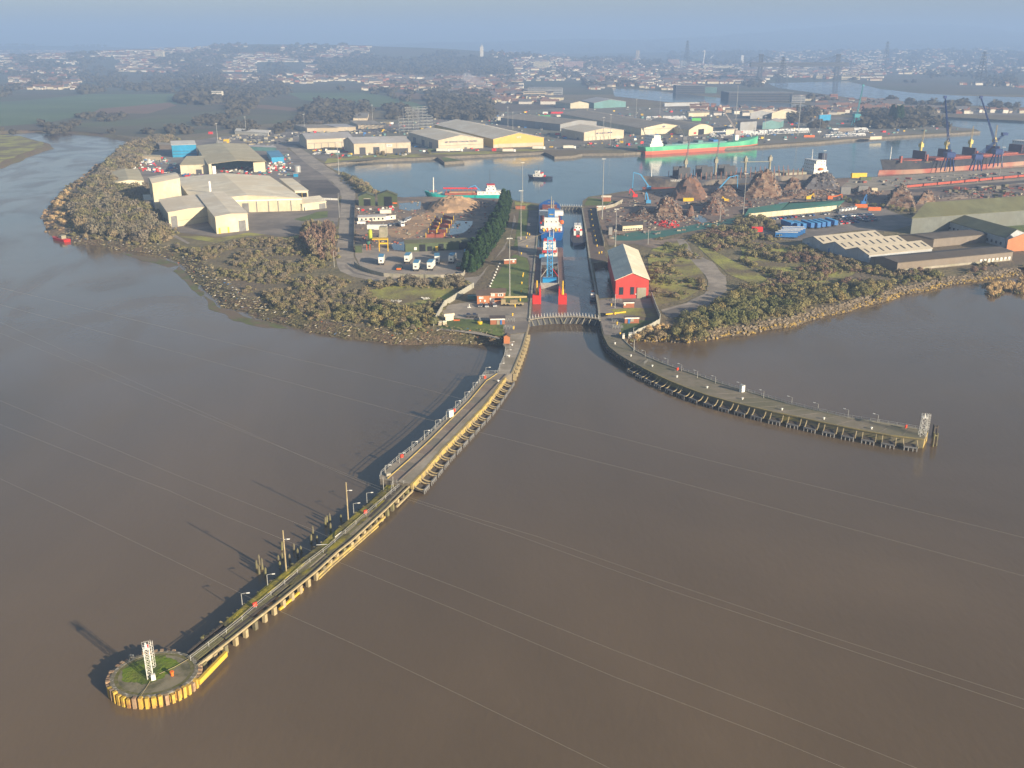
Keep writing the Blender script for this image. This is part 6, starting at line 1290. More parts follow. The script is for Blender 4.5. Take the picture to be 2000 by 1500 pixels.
lp('blue_cargo', BX(L * .31, 0, -1.5, 4, 7.0, 5.2), M('bright_blue_paint', (.02, .26, .56)), t); lp('spreader', BX(L * .355, 0, 1.9, 5, 6.6, .8), m_conc_l, t); lp('grey_hatch', BX(L * .66, 0, 2.6, 13, 9.4, 1.6), M('hatch_grey', (.13, .15, .18)), t)
zt = superstructure(t, L * .84, 0, 2.8, ((13, 9, 2.6), (10, 7.2, 2.6), (7, 7, 2.4))); lp('red_band', BX(L * .80, 0, 5.4, 8, 8.2, .7), m_red, t); lp('red_roof', BX(L * .86, 0, zt, 6, 6.6, .4), m_red, t)
m = MB(); m.tube((L * .87, 0, zt), (L * .87, 0, zt + 6), .3, 5, .1); lp('mast', m, m_white, t); lp('blue_locker', BX(L * .74, 4.2, 2.8, 3, 3, 2.2), m_lblue, t)
t2 = thing('ladder_crane', 'light blue lattice boom standing over the hold of the hopper barge', 'crane boom', t.location + Vector((0, 0, 0)), t.rotation_euler.z)
x0, x1 = L * .37, L * .43; z0_, z1_ = 2.4, 20.5; m = MB(); nn = 9
def cc(k, i): f = k / nn; x = x0 + (x1 - x0) * f; z = z0_ + (z1_ - z0_) * f; return Vector((x + (0, 0, 1.6, 1.6)[i], (-1.35, 1.35, 1.35, -1.35)[i], z))
for i in range(4): m.tube(cc(0, i), cc(nn, i), .24, 5)
for k in range(nn):
    for i in range(4): j = (i + 1) % 4; m.tube(cc(k, i), cc(k + 1, j) if (k + i) % 2 else cc(k + 1, i) + (cc(k, j) - cc(k, i)) * 1.0, .13, 4); m.tube(cc(k, i), cc(k, j), .13, 4)
lp('lattice', m, m_lblue, t2); m = MB(); m.box((x1 + .8, 0, z1_), (1.8, 3.0, 1.4)); lp('boom_head', m, m_lblue, t2)
for s in (-1, 1): m = MB(); m.beam((x0, s * 1.4, 7), (x0 - 4, s * 4.6, 3.4), .3); lp('stay', m, m_conc_l if s > 0 else m_red, t2)
# blue material handlers in the scrap yard
def handler(u, v, label, m_, h1=10, reach=9, drop=8, flip=1, col2=None):
    t = thing('material_handler', label, 'grab crane', P(u, v), 0, 'grab cranes in the scrap yard'); lp('undercarriage', BX(0, 0, 0, 4, 3.4, 1.4), m_dgrey, t); lp('cab_house', BX(0, 0, 1.4, 3.6, 3, 2.2), m_, t)
    a = Vector((0, 0, 3.2)); b = Vector((flip * reach * .55, 0, h1)); c = Vector((flip * reach, 0, h1 + 1.6)); m = MB(); m.beam(a, b, .7, .9); m.beam(b, c, .5, .6); lp('boom', m, m_, t)
    m = MB(); m.beam(c, c + Vector((flip * .4, 0, -drop)), .45, .5); lp('stick', m, m_, t); m = MB(); m.blob(c + Vector((flip * .4, 0, -drop - .4)), .9, .2, 1); lp('grab', m, m_dgrey, t); return t
handler(1267, 372, 'light blue grab crane reaching left over the dock edge', m_lblue, 13, 13, 13, -1); handler(1402, 378, 'light blue grab crane with raised boom beside the smooth brown heap', m_lblue, 13, 15, 11, 1)
handler(1330, 372, 'small light blue grab crane in front of the timber ship bow', m_lblue, 9, 9, 6, 1); handler(1266, 400, 'upright light blue machine with a red top at the scrap yard entrance', m_lblue, 8, 2, 6, -1)
handler(1685, 402, 'small dark blue grab crane among the containers', m_blue, 7, 2, 5, 1); handler(1620, 392, 'orange digger with a lowered arm beside the containers', m_orange, 3.5, 9, 3, 1); handler(1240, 388, 'red grab crane left of the upright light blue machine', m_red, 6, 4, 4, -1)
handler(1578, 392, 'yellow digger on the open ground below the grey blue heap', m_yel, 4, 4, 3, 1); handler(1418, 398, 'yellow digger beside the orange brown heap', m_yel, 4, 3, 2, -1)
# ------------------------------------------------------------------ vegetation
import numpy as np
def leaf_mat(name, cols, rough=1.0):
    m = bpy.data.materials.new(name); m.use_nodes = True; nt = m.node_tree; N = nt.nodes; L = nt.links; b = N['Principled BSDF']; b.inputs['Roughness'].default_value = rough; b.inputs['Specular IOR Level'].default_value = .1
    geo = N.new('ShaderNodeNewGeometry'); n1 = N.new('ShaderNodeTexNoise'); n1.inputs['Scale'].default_value = .11; n1.inputs['Detail'].default_value = 3; L.new(geo.outputs['Position'], n1.inputs[0])
    n2 = N.new('ShaderNodeTexNoise'); n2.inputs['Scale'].default_value = .9; L.new(geo.outputs['Position'], n2.inputs[0])
    oi = N.new('ShaderNodeObjectInfo'); a = N.new('ShaderNodeMath'); a.operation = 'MULTIPLY_ADD'; L.new(oi.outputs['Random'], a.inputs[0]); a.inputs[1].default_value = .35; L.new(n1.outputs[0], a.inputs[2])
    a2 = N.new('ShaderNodeMath'); a2.operation = 'MULTIPLY_ADD'; L.new(n2.outputs[0], a2.inputs[0]); a2.inputs[1].default_value = .3; L.new(a.outputs[0], a2.inputs[2])
    r = N.new('ShaderNodeValToRGB'); el = r.color_ramp.elements; el[0].position = .45; cols = [tuple(min(1, x * (1.0 if name == 'conifer_needles' else 2.0 if name != 'far_wood_leaves' else 1.2)) for x in c) for c in cols]; el[0].color = (*cols[0], 1); el[1].position = .95; el[1].color = (*cols[-1], 1)
    for i, c in enumerate(cols[1:-1]): e = el.new(.45 + .5 * (i + 1) / (len(cols) - 1)); e.color = (*c, 1)
    L.new(a2.outputs[0], r.inputs[0]); L.new(r.outputs[0], b.inputs['Base Color'])
    tl = N.new('ShaderNodeBsdfTranslucent'); L.new(r.outputs[0], tl.inputs[0]); mx = N.new('ShaderNodeMixShader'); mx.inputs[0].default_value = .35 if name != 'conifer_needles' else .15
    L.new(b.outputs[0], mx.inputs[1]); L.new(tl.outputs[0], mx.inputs[2]); L.new(mx.outputs[0], N['Material Output'].inputs[0]); MATS[name] = m; return m
mf = {'brown': leaf_mat('bare_twigs', [(.085, .066, .045), (.125, .098, .060), (.105, .095, .05), (.15, .12, .075)]), 'olive': leaf_mat('olive_scrub', [(.070, .070, .032), (.115, .11, .048), (.09, .085, .042), (.15, .135, .065)]),
      'red': leaf_mat('reddish_twigs', [(.13, .085, .062), (.11, .075, .055), (.16, .11, .08)]), 'grey': leaf_mat('grey_wood', [(.10, .085, .062), (.135, .115, .085), (.115, .105, .07)]), 'green': leaf_mat('green_bush', [(.065, .075, .030), (.095, .10, .042), (.12, .115, .055)]),
      'conifer': leaf_mat('conifer_needles', [(.018, .042, .016), (.028, .060, .022), (.040, .078, .030)]), 'far': leaf_mat('far_wood_leaves', [(.055, .058, .035), (.078, .074, .046), (.095, .082, .055)]), 'reed': leaf_mat('dry_reed', [(.26, .19, .10), (.34, .25, .13)]),
      'gold': leaf_mat('yellow_willow', [(.13, .115, .045), (.18, .15, .065), (.15, .12, .055)])}  # gold: yellowish twig colours of the willow bushes
m_bark = M('bark', (.10, .08, .06), (.14, .115, .09), 1)
def tuft(seed, nq, q=.20, core=.70, kind='bush'):
    """crown of radius 1: dark lumpy core plus many small faces; returns verts, faces (quads)"""
    rg = np.random.RandomState(seed); V = []; F = []
    bm = bmesh.new(); bmesh.ops.create_icosphere(bm, subdivisions=1, radius=1)
    k = rg.uniform(.75, 1.15, len(bm.verts))
    for v in bm.verts:
        s = core * k[v.index]; V.append((v.co.x * s, v.co.y * s, v.co.z * s * (1.0 if kind != 'conifer' else 1)))
    for f in bm.faces: F.append(tuple(v.index for v in f.verts) + (f.verts[-1].index,))
    bm.free(); F = [(a, b, c, c) for a, b, c, _ in [(f[0], f[1], f[2], 0) for f in F]]
    lob = rg.normal(0, 1, (5, 3)); lob /= np.linalg.norm(lob, axis=1)[:, None]; lw = rg.uniform(.1, .32, 5)
    for i in range(nq):
        d = rg.normal(0, 1, 3); d /= np.linalg.norm(d); d[2] = abs(d[2]) * 1.0 if rg.rand() < .75 else d[2]
        r = rg.uniform(.68, 1.0) * (1 + max(0, float(np.max(lob @ d)) - .6) * 2.0 * lw[int(np.argmax(lob @ d))])
        c = d * r; t1 = rg.normal(0, 1, 3); t1 = np.cross(d, t1); t1 /= np.linalg.norm(t1) + 1e-6; t2 = np.cross(d, t1) * .7 + d * rg.uniform(-.8, .8); s = q * rg.uniform(.5, 1.4)
        o = len(V); V += [tuple(c - t1 * s * .5 - t2 * s * .5), tuple(c + t1 * s * .5 - t2 * s * .5), tuple(c + t1 * s * .4 + t2 * s * .7), tuple(c - t1 * s * .4 + t2 * s * .7)]; F.append((o, o + 1, o + 2, o + 3))
    return np.array(V), F
def tuft_mesh(nm, VF, mt, sz=(1, 1, 1)):
    V, F = VF; me = bpy.data.meshes.new(nm); me.from_pydata([(x * sz[0], y * sz[1], z * sz[2]) for x, y, z in V], [], [f if f[2] != f[3] else f[:3] for f in F]); me.materials.append(mt); return me
NEAR = [tuft(i, 330, .17, .55) for i in range(7)]; MID = [tuft(20 + i, 130, .26, .56) for i in range(6)]; FAR = [tuft(40 + i, 26, .5, .85) for i in range(6)]
def mass(name, items, variants, mt, label):
    """items: (x, y, z, r, hr) -> one stuff mesh"""
    if not items: return
    Vs = []; Fs = []; off = 0; rg = np.random.RandomState(5)
    for (x, y, z, r, hr) in items:
        V, F = variants[rg.randint(len(variants))]; a = rg.uniform(0, 6.28); c, s = math.cos(a), math.sin(a)
        W = np.empty_like(V); W[:, 0] = (V[:, 0] * c - V[:, 1] * s) * r + x; W[:, 1] = (V[:, 0] * s + V[:, 1] * c) * r + y; W[:, 2] = V[:, 2] * hr + z
        Vs.append(W); Fs.append(np.array(F) + off); off += len(V)
    V = np.concatenate(Vs); F = np.concatenate(Fs); tri = F[:, 2] == F[:, 3]; Q = F[~tri]; T = F[tri][:, :3]
    me = bpy.data.meshes.new(name); me.vertices.add(len(V)); me.vertices.foreach_set('co', V.ravel()); nl = len(Q) * 4 + len(T) * 3; me.loops.add(nl); me.loops.foreach_set('vertex_index', np.concatenate([Q.ravel(), T.ravel()]))
    me.polygons.add(len(Q) + len(T)); st = np.concatenate([np.arange(len(Q)) * 4, len(Q) * 4 + np.arange(len(T)) * 3]); me.polygons.foreach_set('loop_start', st)
    me.update(calc_edges=True); me.materials.append(mt); return props(link(name, me), label=label, kind='stuff')
near_me = {k: [tuft_mesh('crown', NEAR[i], mf[k]) for i in range(7)] for k in mf if k not in ('far', 'conifer')}
st_mb = MB(); st_mb.tube((0, 0, -.2), (.05, 0, .6), .06, 5, .03)
for a in range(4): st_mb.tube((0, 0, .1), (.35 * math.cos(a * 1.6), .35 * math.sin(a * 1.6), .75), .03, 4, .012)
stem_me = st_mb.mesh('stem', m_bark)
BUSH = []
def near_shore(x, y):
    if x < 80: return any((x - p.x) ** 2 + (y - p.y) ** 2 < 144 for p in lb[i1:])
    return any((x - p.x) ** 2 + (y - p.y) ** 2 < 45 for p in rb)
def zone(poly, sp, r0, r1, kinds, where, hr=1.0, holes=(), thr=None, seed=1, lift=.55):
    us = [p[0] for p in poly]; vs = [p[1] for p in poly]; cor = [P(min(us), max(vs)), P(max(us), max(vs)), P(min(us), min(vs)), P(max(us), min(vs))]
    x0, x1 = min(c.x for c in cor), max(c.x for c in cor); y0, y1 = min(c.y for c in cor), max(c.y for c in cor); rg = random.Random(seed); y = y0
    while y < y1:
        x = x0 + rg.uniform(0, sp)
        while x < x1:
            px_ = x + rg.uniform(-.5, .5) * sp; py_ = y + rg.uniform(-.5, .5) * sp; u, v = PX((px_, py_, 0)); x += sp
            if not inpoly(u, v, poly) or any(inpoly(u, v, h) for h in holes): continue
            nv = noise.noise(Vector((px_ / 22, py_ / 22, seed)))
            if thr is not None and nv < thr: continue
            if near_shore(px_, py_): continue
            r = rg.uniform(r0, r1) * (1 + .35 * nv); k = kinds[int(min(.999, max(0, .5 + .9 * noise.noise(Vector((px_ / 30, py_ / 30, 7 + seed))) + rg.uniform(-.3, .3))) * len(kinds))]
            BUSH.append((px_, py_, r * lift * hr, r, r * hr, k, where))
        y += sp
def WSHORT(w): return w.replace('in the scrub between the white factory and the muddy left shore', 'in the left shore scrub').replace('in the wood between the sandy point and the white factory', 'in the sandy point wood').replace('in the thicket between the track and the ridged warehouse', 'in the ridged warehouse thicket').replace('in the birch thicket left of the bending road', 'in the roadside thicket').replace('right behind the riprap of the right shore', 'behind the right riprap').replace('on the bank below the curved palisade fence', 'below the curved palisade fence')
TONE = {'brown': 'grey brown leafless bush', 'olive': 'olive scrub bush', 'red': 'reddish bare birch clump', 'grey': 'grey leafless tree', 'green': 'green bush', 'gold': 'yellowish willow bush', 'reed': 'dry reed clump'}
zone([(238, 300), (290, 296), (262, 330), (222, 345), (225, 372), (285, 372), (292, 400), (310, 440), (332, 455), (316, 474), (230, 478), (165, 470), (150, 445), (140, 415), (155, 385), (190, 345), (215, 318)], 5.4, 2.3, 4.6, ['grey', 'brown', 'grey', 'olive'], 'in the wood between the sandy point and the white factory', 1.15, seed=1)
zone([(120, 372), (160, 350), (180, 358), (150, 400), (140, 440), (118, 462), (98, 448), (92, 420)], 7.5, 1.2, 2.2, ['reed', 'brown', 'reed'], 'on the sandy point at far left', .8, thr=-.05, seed=2)
zone([(250, 282), (300, 272), (340, 272), (300, 296), (262, 302), (225, 308)], 8, 3, 5, ['brown', 'grey'], 'beside the far river bend', 1, seed=3)
zone([(340, 470), (420, 478), (486, 466), (560, 472), (640, 455), (655, 470), (652, 505), (670, 536), (740, 552), (900, 556), (915, 560), (886, 580), (860, 598), (846, 630), (846, 662), (770, 664), (690, 652), (610, 638), (540, 618), (484, 602), (436, 590), (404, 560), (382, 530), (350, 506)], 3.1, .7, 2.1, ['olive', 'brown', 'grey', 'brown', 'olive'], 'in the scrub between the white factory and the muddy left shore', .85,
     holes=[[(718, 566), (760, 558), (900, 558), (880, 582), (840, 596), (790, 598), (735, 588)], [(330, 445), (372, 472), (366, 480), (322, 456)]], thr=-.12, seed=4)
zone([(600, 448), (650, 448), (652, 500), (640, 520), (610, 500), (590, 470)], 4.2, 1.8, 2.6, ['red', 'red', 'brown'], 'in the birch thicket left of the bending road', 1.9, seed=5)
zone([(700, 606), (846, 606), (852, 640), (975, 656), (982, 664), (960, 668), (850, 668), (740, 658)], 4.0, 1.3, 2.4, ['green', 'olive', 'gold', 'olive'], 'on the bank below the curved palisade fence', 1.0, holes=[[(852, 620), (985, 625), (985, 652), (860, 640)]], seed=6)
zone([(750, 552), (905, 548), (912, 556), (900, 562), (760, 562)], 4.5, 1.5, 2.6, ['brown', 'grey'], 'along the lower edge of the truck yard', 1.1, seed=7)
zone([(668, 342), (690, 352), (720, 368), (735, 378), (712, 380), (698, 372)], 5, 2, 3.4, ['olive', 'brown'], 'between the road and the dock by the green sheds', 1, seed=8)
R_ALL = 'in the scrub on the right shore'
zone([(1300, 640), (1340, 618), (1400, 600), (1440, 580), (1480, 568), (1560, 560), (1700, 560), (1760, 548), (1880, 536), (2010, 520), (2010, 528), (1940, 542), (1860, 552), (1780, 568), (1700, 584), (1620, 606), (1540, 630), (1450, 648), (1390, 660), (1330, 664)], 3.7, 1.0, 2.6, ['olive', 'gold', 'olive', 'green'], 'right behind the riprap of the right shore', 1.0, seed=9)
zone([(1346, 466), (1400, 452), (1460, 456), (1560, 478), (1640, 505), (1690, 520), (1750, 534), (1980, 514), (2000, 520), (1880, 537), (1760, 550), (1700, 562), (1560, 562), (1480, 568), (1440, 580), (1400, 592), (1424, 566), (1500, 556), (1510, 545), (1450, 512), (1390, 488)], 3.3, .8, 2.2, ['red', 'brown', 'olive', 'brown', 'olive'], 'in the thicket between the track and the ridged warehouse', .85, thr=-.04, seed=10)
zone([(1272, 470), (1330, 462), (1350, 490), (1376, 520), (1376, 570), (1330, 590), (1290, 600), (1275, 570), (1268, 510)], 6.5, 1.2, 2.2, ['olive', 'brown', 'green'], 'scattered in the meadow right of the red shed', .85, thr=.02, seed=11)
zone([(1380, 440), (1500, 424), (1530, 470), (1460, 462), (1400, 452)], 5.5, 1.6, 2.8, ['brown', 'olive'], 'below the cream panel wall beside the scrap yard', 1, thr=-.15, seed=12)
zone([(1236, 652), (1290, 634), (1310, 640), (1300, 660), (1240, 664)], 4.2, .9, 1.7, ['olive', 'reed', 'brown'], 'below the palisade fence at the right pier root', .9, seed=13)
zone([(1920, 551), (1950, 543), (1978, 549), (1962, 565), (1928, 569)], 4, 1.4, 2.2, ['reed'], 'on the reed islet by the right edge', 1, seed=14)
zone([(1965, 548), (2000, 536), (2010, 566), (1975, 560)], 4, 1.4, 2.2, ['reed'], 'on the reed islet by the right edge', 1, seed=15)
zone([(1700, 470), (1760, 462), (1760, 470), (1710, 480)], 5, 1, 1.6, ['green'], 'beside the ridged warehouse', 1, seed=16)
zone([(1640, 384), (1700, 400), (1790, 412), (1780, 420), (1720, 406), (1650, 396)], 5, 1.2, 2, ['green', 'olive'], 'on the bank beside the orange skips', 1, seed=17)
zone([(640, 306), (700, 298), (780, 296), (860, 292), (860, 300), (700, 308), (646, 316)], 12, 1.4, 2.6, ['brown', 'olive'], 'on the verge of the north quay', 1, thr=.1, seed=18)
BUSH.sort(key=lambda b: -(b[3] / math.hypot(b[0], b[1], CAMH)))
ZB = {}
for b in BUSH[:300]: ZB.setdefault(b[6], []).append(PX((b[0], b[1], 0)))
def whereabouts(wh, x, y):
    L = ZB[wh]; u, v = PX((x, y, 0)); n = len(L); fu = sum(1 for a in L if a[0] < u) / n; same = [a for a in L if abs(a[0] - u) < 60]; fv = sum(1 for a in same if a[1] > v) / max(1, len(same))
    if n == 1: return ''
    return ', ' + ('far left', 'left', 'middle', 'right', 'far right')[min(4, int(fu * 5))] + (' front', ' centre', ' rear', ' back edge')[min(3, int(fv * 4))]
for i, (x, y, z, r, hr, k, wh) in enumerate(BUSH[:300]):
    nm = 'bare_tree' if k == 'grey' or (k == 'red') else 'bush'
    t = thing(nm, '%s %s%s' % (TONE[k], WSHORT(wh), whereabouts(wh, x, y)), 'tree' if nm == 'bare_tree' else 'bush', (x, y, -2.6 if 'islet' in wh else 0), random.uniform(0, 6), 'bushes ' + wh)
    o = link('crown', near_me[k][i % 7], t); o.location = (0, 0, z); o.scale = (r, r, hr); s = link('stem' if nm == 'bush' else 'trunk', stem_me, t); s.scale = (r * 1.2, r * 1.2, hr * 1.2)
rest = BUSH[300:]
for k in set(b[5] for b in rest):
    mass('scrub', [(b[0], b[1], b[2] - (2.6 if 'islet' in b[6] else 0), b[3], b[4]) for b in rest if b[5] == k], MID if k != 'grey' else NEAR, mf[k], 'mass of smaller %ses in the scrub on both shores' % TONE[k].replace('tree', 'bush').replace('clump', 'bush'))
# low undergrowth between the bushes
ug = []; rg = random.Random(3)
for b in BUSH:
    for _ in range(4):
        a = rg.uniform(0, 6.28); d = b[3] * rg.uniform(.8, 2.6); ug.append((b[0] + d * math.cos(a), b[1] + d * math.sin(a), (-2.6 if 'islet' in b[6] else 0) + .1, b[3] * rg.uniform(.3, .7), b[4] * rg.uniform(.2, .5)))
mass('undergrowth', ug[::2], FAR, mf['olive'], 'low olive undergrowth between the bushes'); mass('undergrowth', ug[1::2], FAR, mf['brown'], 'low brown undergrowth between the bushes')
# conifer hedge beside the gravel yard
cv = []
for i in range(4):
    rg2 = np.random.RandomState(70 + i); V = []; F = []
    for j in range(420):
        z = rg2.uniform(.03, 1) ; rad = .32 * (1 - z) ** .7 * rg2.uniform(.7, 1.1) + .02; a = rg2.uniform(0, 6.28); c = np.array([rad * math.cos(a), rad * math.sin(a), z]); d = np.array([math.cos(a), math.sin(a), .2]); t1 = np.array([-math.sin(a), math.cos(a), 0]); t2 = np.array([0, 0, 1.0]) * .8 + d * rg2.uniform(0, .8); s = .07 * rg2.uniform(.6, 1.4)
        o = len(V); V += [tuple(c - t1 * s), tuple(c + t1 * s), tuple(c + t1 * s * .3 + t2 * s * 1.6), tuple(c - t1 * s * .3 + t2 * s * 1.6)]; F.append((o, o + 1, o + 2, o + 3))
    o = len(V); V += [(.24 * math.cos(a), .24 * math.sin(a), .02) for a in (0, 1.26, 2.5, 3.77, 5)] + [(0, 0, .95)]; F += [(o + k, o + (k + 1) % 5, o + 5, o + 5) for k in range(5)]
    cv.append((np.array(V), F))
cme = [tuft_mesh('crown', c, mf['conifer']) for c in cv]; tr = MB().tube((0, 0, -.1), (0, 0, .5), .025, 6); trme = tr.mesh('trunk', m_bark)
rows = [g((992, 398), (986, 420), (977, 445), (966, 468), (950, 492), (934, 514), (922, 534)), g((985, 400), (978, 424), (966, 450), (952, 474), (936, 498), (920, 520), (913, 532)), g((978, 410), (966, 436), (950, 464), (930, 490), (916, 508))]
ci = 0
for ri, rw in enumerate(rows):
    cs0 = ci
    for p, t_, n_ in along(rw, 8.0, ri * 1.4):
        h = random.uniform(8, 11) * (1 if ri < 2 else .75); q = (p.x + random.uniform(-.7, .7), p.y + random.uniform(-.7, .7), 0)
        t = thing('conifer', 'dark green conifer in the hedge by the gravel yard, %s row, %s from the dock' % (('right', 'middle', 'left')[ri], ORD[min(29, ci - cs0)]), 'tree', q, random.uniform(0, 6), 'conifers of the hedge by the gravel yard'); ci += 1
        o = link('crown', cme[ci % 4], t); o.scale = (h * 1.15, h * 1.15, h); o2 = link('trunk', trme, t); o2.scale = (h, h, h)
mass('hedge_base', [(p.x + random.uniform(-2, 2), p.y, 1, 2.2, 2.0) for rw in rows for p, _, _ in along(rw, 3.0)], MID, mf['conifer'], 'dense green growth at the foot of the conifer hedge')
# --- shore debris and rocks
def scatter_line(line, top, n, seed, lo=.05, hi=.95):
    rg = random.Random(seed); out = []
    for _ in range(n):
        i = rg.randrange(len(line) - 1); f = rg.random(); s = rg.uniform(lo, hi); a = line[i].lerp(line[i + 1], f); b = top[i].lerp(top[i + 1], f); p = a.lerp(b, s); out.append((p.x, p.y, ZR + (0 - ZR) * max(0, s) ** .8, s))
    return out
for nm, mt, n, lab, sz in (('driftwood', m_tan, 380, 'pale driftwood and wrack strewn along the muddy left shore', (.4, 1.7)), ('driftwood', m_timber, 1100, 'brown wrack heaped along the muddy left shore', (.4, 1.5)), ('litter', m_white, 110, 'white litter washed up on the left shore', (.4, 1.1)), ('litter', m_blue, 30, 'blue litter washed up on the left shore', (.4, 1.0)), ('litter', m_orange, 20, 'orange litter washed up on the left shore', (.4, .9))):
    mb = MB()
    for (x, y, z, s) in scatter_line(lb[i1:], lbt[i1:], int(n * 1.5), 31 + n, .0, 1.3):
        l = random.uniform(*sz); a = random.uniform(0, 3.14); e = random.uniform(-.1, .25); d = Vector((math.cos(a), math.sin(a), e)) * l / 2; mb.beam(Vector((x, y, z + .25)) - d, Vector((x, y, z + .25)) + d, l * random.uniform(.06, .2), l * .08 + .1)
    stuff(nm, mb, mt, lab)
m_rk = [M('riprap_grey', (.19, .15, .10), (.12, .10, .07), .8, .95), M('riprap_gold', (.38, .26, .06), (.22, .16, .07), .7, .95), M('riprap_pale', (.27, .22, .16), (.19, .16, .12), .8, .95)]
rk = scatter_line(rb, rbt, 1900, 5, -.02, 1.0); rk.sort(key=lambda p: p[1])
rme = []
for k in range(5):
    for mt in m_rk: mb = MB(); mb.blob((0, 0, 0), 1, .28, 1, (1, .8, .7)); rme.append(mb.mesh('boulder', mt))
for i, (x, y, z, s) in enumerate(rk[:230]):
    r = random.uniform(.35, .95); c = 1 if random.random() < (.5 if s < .35 else .18) else random.choice((0, 2)); o = link('boulder', rme[(i % 5) * 3 + c]); o.location = (x, y, z + r * .2); o.scale = (r, r, r); o.rotation_euler = (random.uniform(0, 6), random.uniform(0, 6), random.uniform(0, 6))
    props(o, ('yellow lichened', 'grey brown', 'pale')[{1: 0, 0: 1, 2: 2}[c]] + ' boulder %s, right shore, %s' % ('at the waterline' if s < .3 else 'halfway up the bank' if s < .65 else 'at the bank top', 'next to the pier root' if x < 90 else 'right of the pier root' if x < 130 else 'middle of the bay'), 'boulder', 'riprap boulders on the right shore')
for c in range(3):
    mb = MB()
    for (x, y, z, s) in rk[230:]:
        if (1 if (s < .4 and random.random() < .5) else (0 if random.random() < .5 else 2)) == c: mb.blob((x, y, z + .1), random.uniform(.3, .8), .3, 1, (1, .8, .7))
    stuff('riprap', mb, m_rk[c], 'mass of %s riprap boulders lining the right shore' % ('grey', 'yellow', 'pale')[c])
sp_ = MB()
for (x, y, z, s) in scatter_line(lb[i0:i1], lbt[i0:i1], 260, 8, 0, 1.2): sp_.blob((x, y, z), random.uniform(.6, 1.8), .3, 1, (1, .8, .6))
stuff('sand_lumps', sp_, m_sandbank, 'lumpy slumped sand on the bare point at far left')
# ------------------------------------------------------------------ vehicles
def car_mesh(nm, body, van=False):
    m = MB(); L_, W_, H_ = (4.3, 1.8, .85) if not van else (5.4, 2.0, 1.9)
    m.box((0, 0, .3), (L_, W_, H_ - .2)); nb = len(m.f)
    if van: pts = [(-2.6, .95, 1.9), (1.6, .85, 1.9)]
    z0_, z1_ = .3 + H_ - .2, 1.45 if not van else 2.4; a, b = (-1.7, 1.15) if not van else (-2.65, 1.3); c, d = (-1.25, .45) if not van else (-2.6, .7)
    w0, w1 = W_ / 2 * .96, W_ / 2 * .78; vs = [(a, -w0, z0_), (b, -w0, z0_), (b, w0, z0_), (a, w0, z0_), (c, -w1, z1_), (d, -w1, z1_), (d, w1, z1_), (c, w1, z1_)]
    m.add(vs, [(0, 1, 5, 4), (1, 2, 6, 5), (2, 3, 7, 6), (3, 0, 4, 7), (4, 5, 6, 7)]); n1 = len(m.f)
    for x in (-1.35, 1.35):
        for y in (-W_ / 2, W_ / 2): m.tube((x, y - .1, .32), (x, y + .1, .32), .33, 8)
    me = m.mesh(nm, body); me.materials.append(m_glass); me.materials.append(m_tyre)
    for i, p in enumerate(me.polygons): p.material_index = 0 if i < nb or i == n1 - 1 else (1 if i < n1 else 2)
    return me
CC = {'white': M('car_white', (.72, .72, .70), rough=.3), 'silver': M('car_silver', (.42, .43, .45), rough=.3, metal=.3), 'dark': M('car_dark', (.03, .035, .045), rough=.3), 'red': M('car_red', (.45, .03, .03), rough=.3), 'blue': M('car_blue', (.04, .10, .28), rough=.3), 'grey': M('car_grey', (.16, .16, .17), rough=.35)}
CM = {k: car_mesh('car_body', v) for k, v in CC.items()}; VM = {k: car_mesh('van_body', CC[k], True) for k in ('white', 'silver')}
def car_full(u, v, col, label, rot):
    """a car near enough to show its parts"""
    t = thing('parked_car', label, 'car', P(u, v), rot, 'cars parked at the lock office'); m = MB(); m.box((0, 0, .28), (4.3, 1.8, .62)); lp('body', m, CC[col], t)
    m = MB(); vs = [(-1.9, -.84, .9), (1.15, -.84, .9), (1.15, .84, .9), (-1.9, .84, .9), (-1.5, -.68, 1.45), (.45, -.68, 1.45), (.45, .68, 1.45), (-1.5, .68, 1.45)]; m.add(vs, [(0, 1, 5, 4), (1, 2, 6, 5), (2, 3, 7, 6), (3, 0, 4, 7), (4, 5, 6, 7)]); lp('cabin_glass', m, m_glass, t)
    m = MB(); m.box((-.5, 0, 1.44), (1.8, 1.3, .06)); lp('roof', m, CC[col], t)
    for x in (-1.35, 1.35):
        for y in (-.85, .85): m = MB(); m.tube((x, y - .1, .32), (x, y + .1, .32), .33, 10); lp('wheel', m, m_tyre, t)
    for y in (-.6, .6): m = MB(); m.box((2.13, y, .6), (.08, .35, .18)); lp('headlight', m, m_white, t)
car_full(939.5, 599, 'grey', 'dark grey car, leftmost of three in front of the brick office', 1.4 - math.pi); car_full(950, 599, 'silver', 'silver car, middle of three in front of the brick office', 1.7 - math.pi); car_full(965, 598, 'silver', 'pale silver car, rightmost of three in front of the brick office', 1.8 - math.pi)
ncar = 0
def cars(poly, nx_, ny_, jit, cols, label, grp, ang=0.0, fill=.9, mesh=None, nmx=999, seed=0):
    """rows of cars over the quad poly (px): returns list of placements"""
    global ncar
    q = g(*poly); rg = random.Random(seed); out = []; d = (q[1] - q[0]); base = math.atan2(d.y, d.x)
    for j in range(ny_):
        for i in range(nx_):
            if rg.random() > fill: continue
            f, s = (i + .5) / nx_, (j + .5) / ny_; p = q[0].lerp(q[1], f).lerp(q[3].lerp(q[2], f), s) + Vector((rg.uniform(-jit, jit), rg.uniform(-jit, jit), 0)); out.append((p, base + ang + rg.choice((0, math.pi)) + rg.uniform(-.05, .05), rg.choice(cols)))
    for p, a, c in out[:nmx]:
        me = (mesh or CM)[c]; o = link('parked_car' if mesh is None else 'parked_van', me); o.location = (p.x, p.y, .03); o.rotation_euler = (0, 0, a); props(o, label % c, 'car' if mesh is None else 'van', grp); ncar += 1
    return out[nmx:]
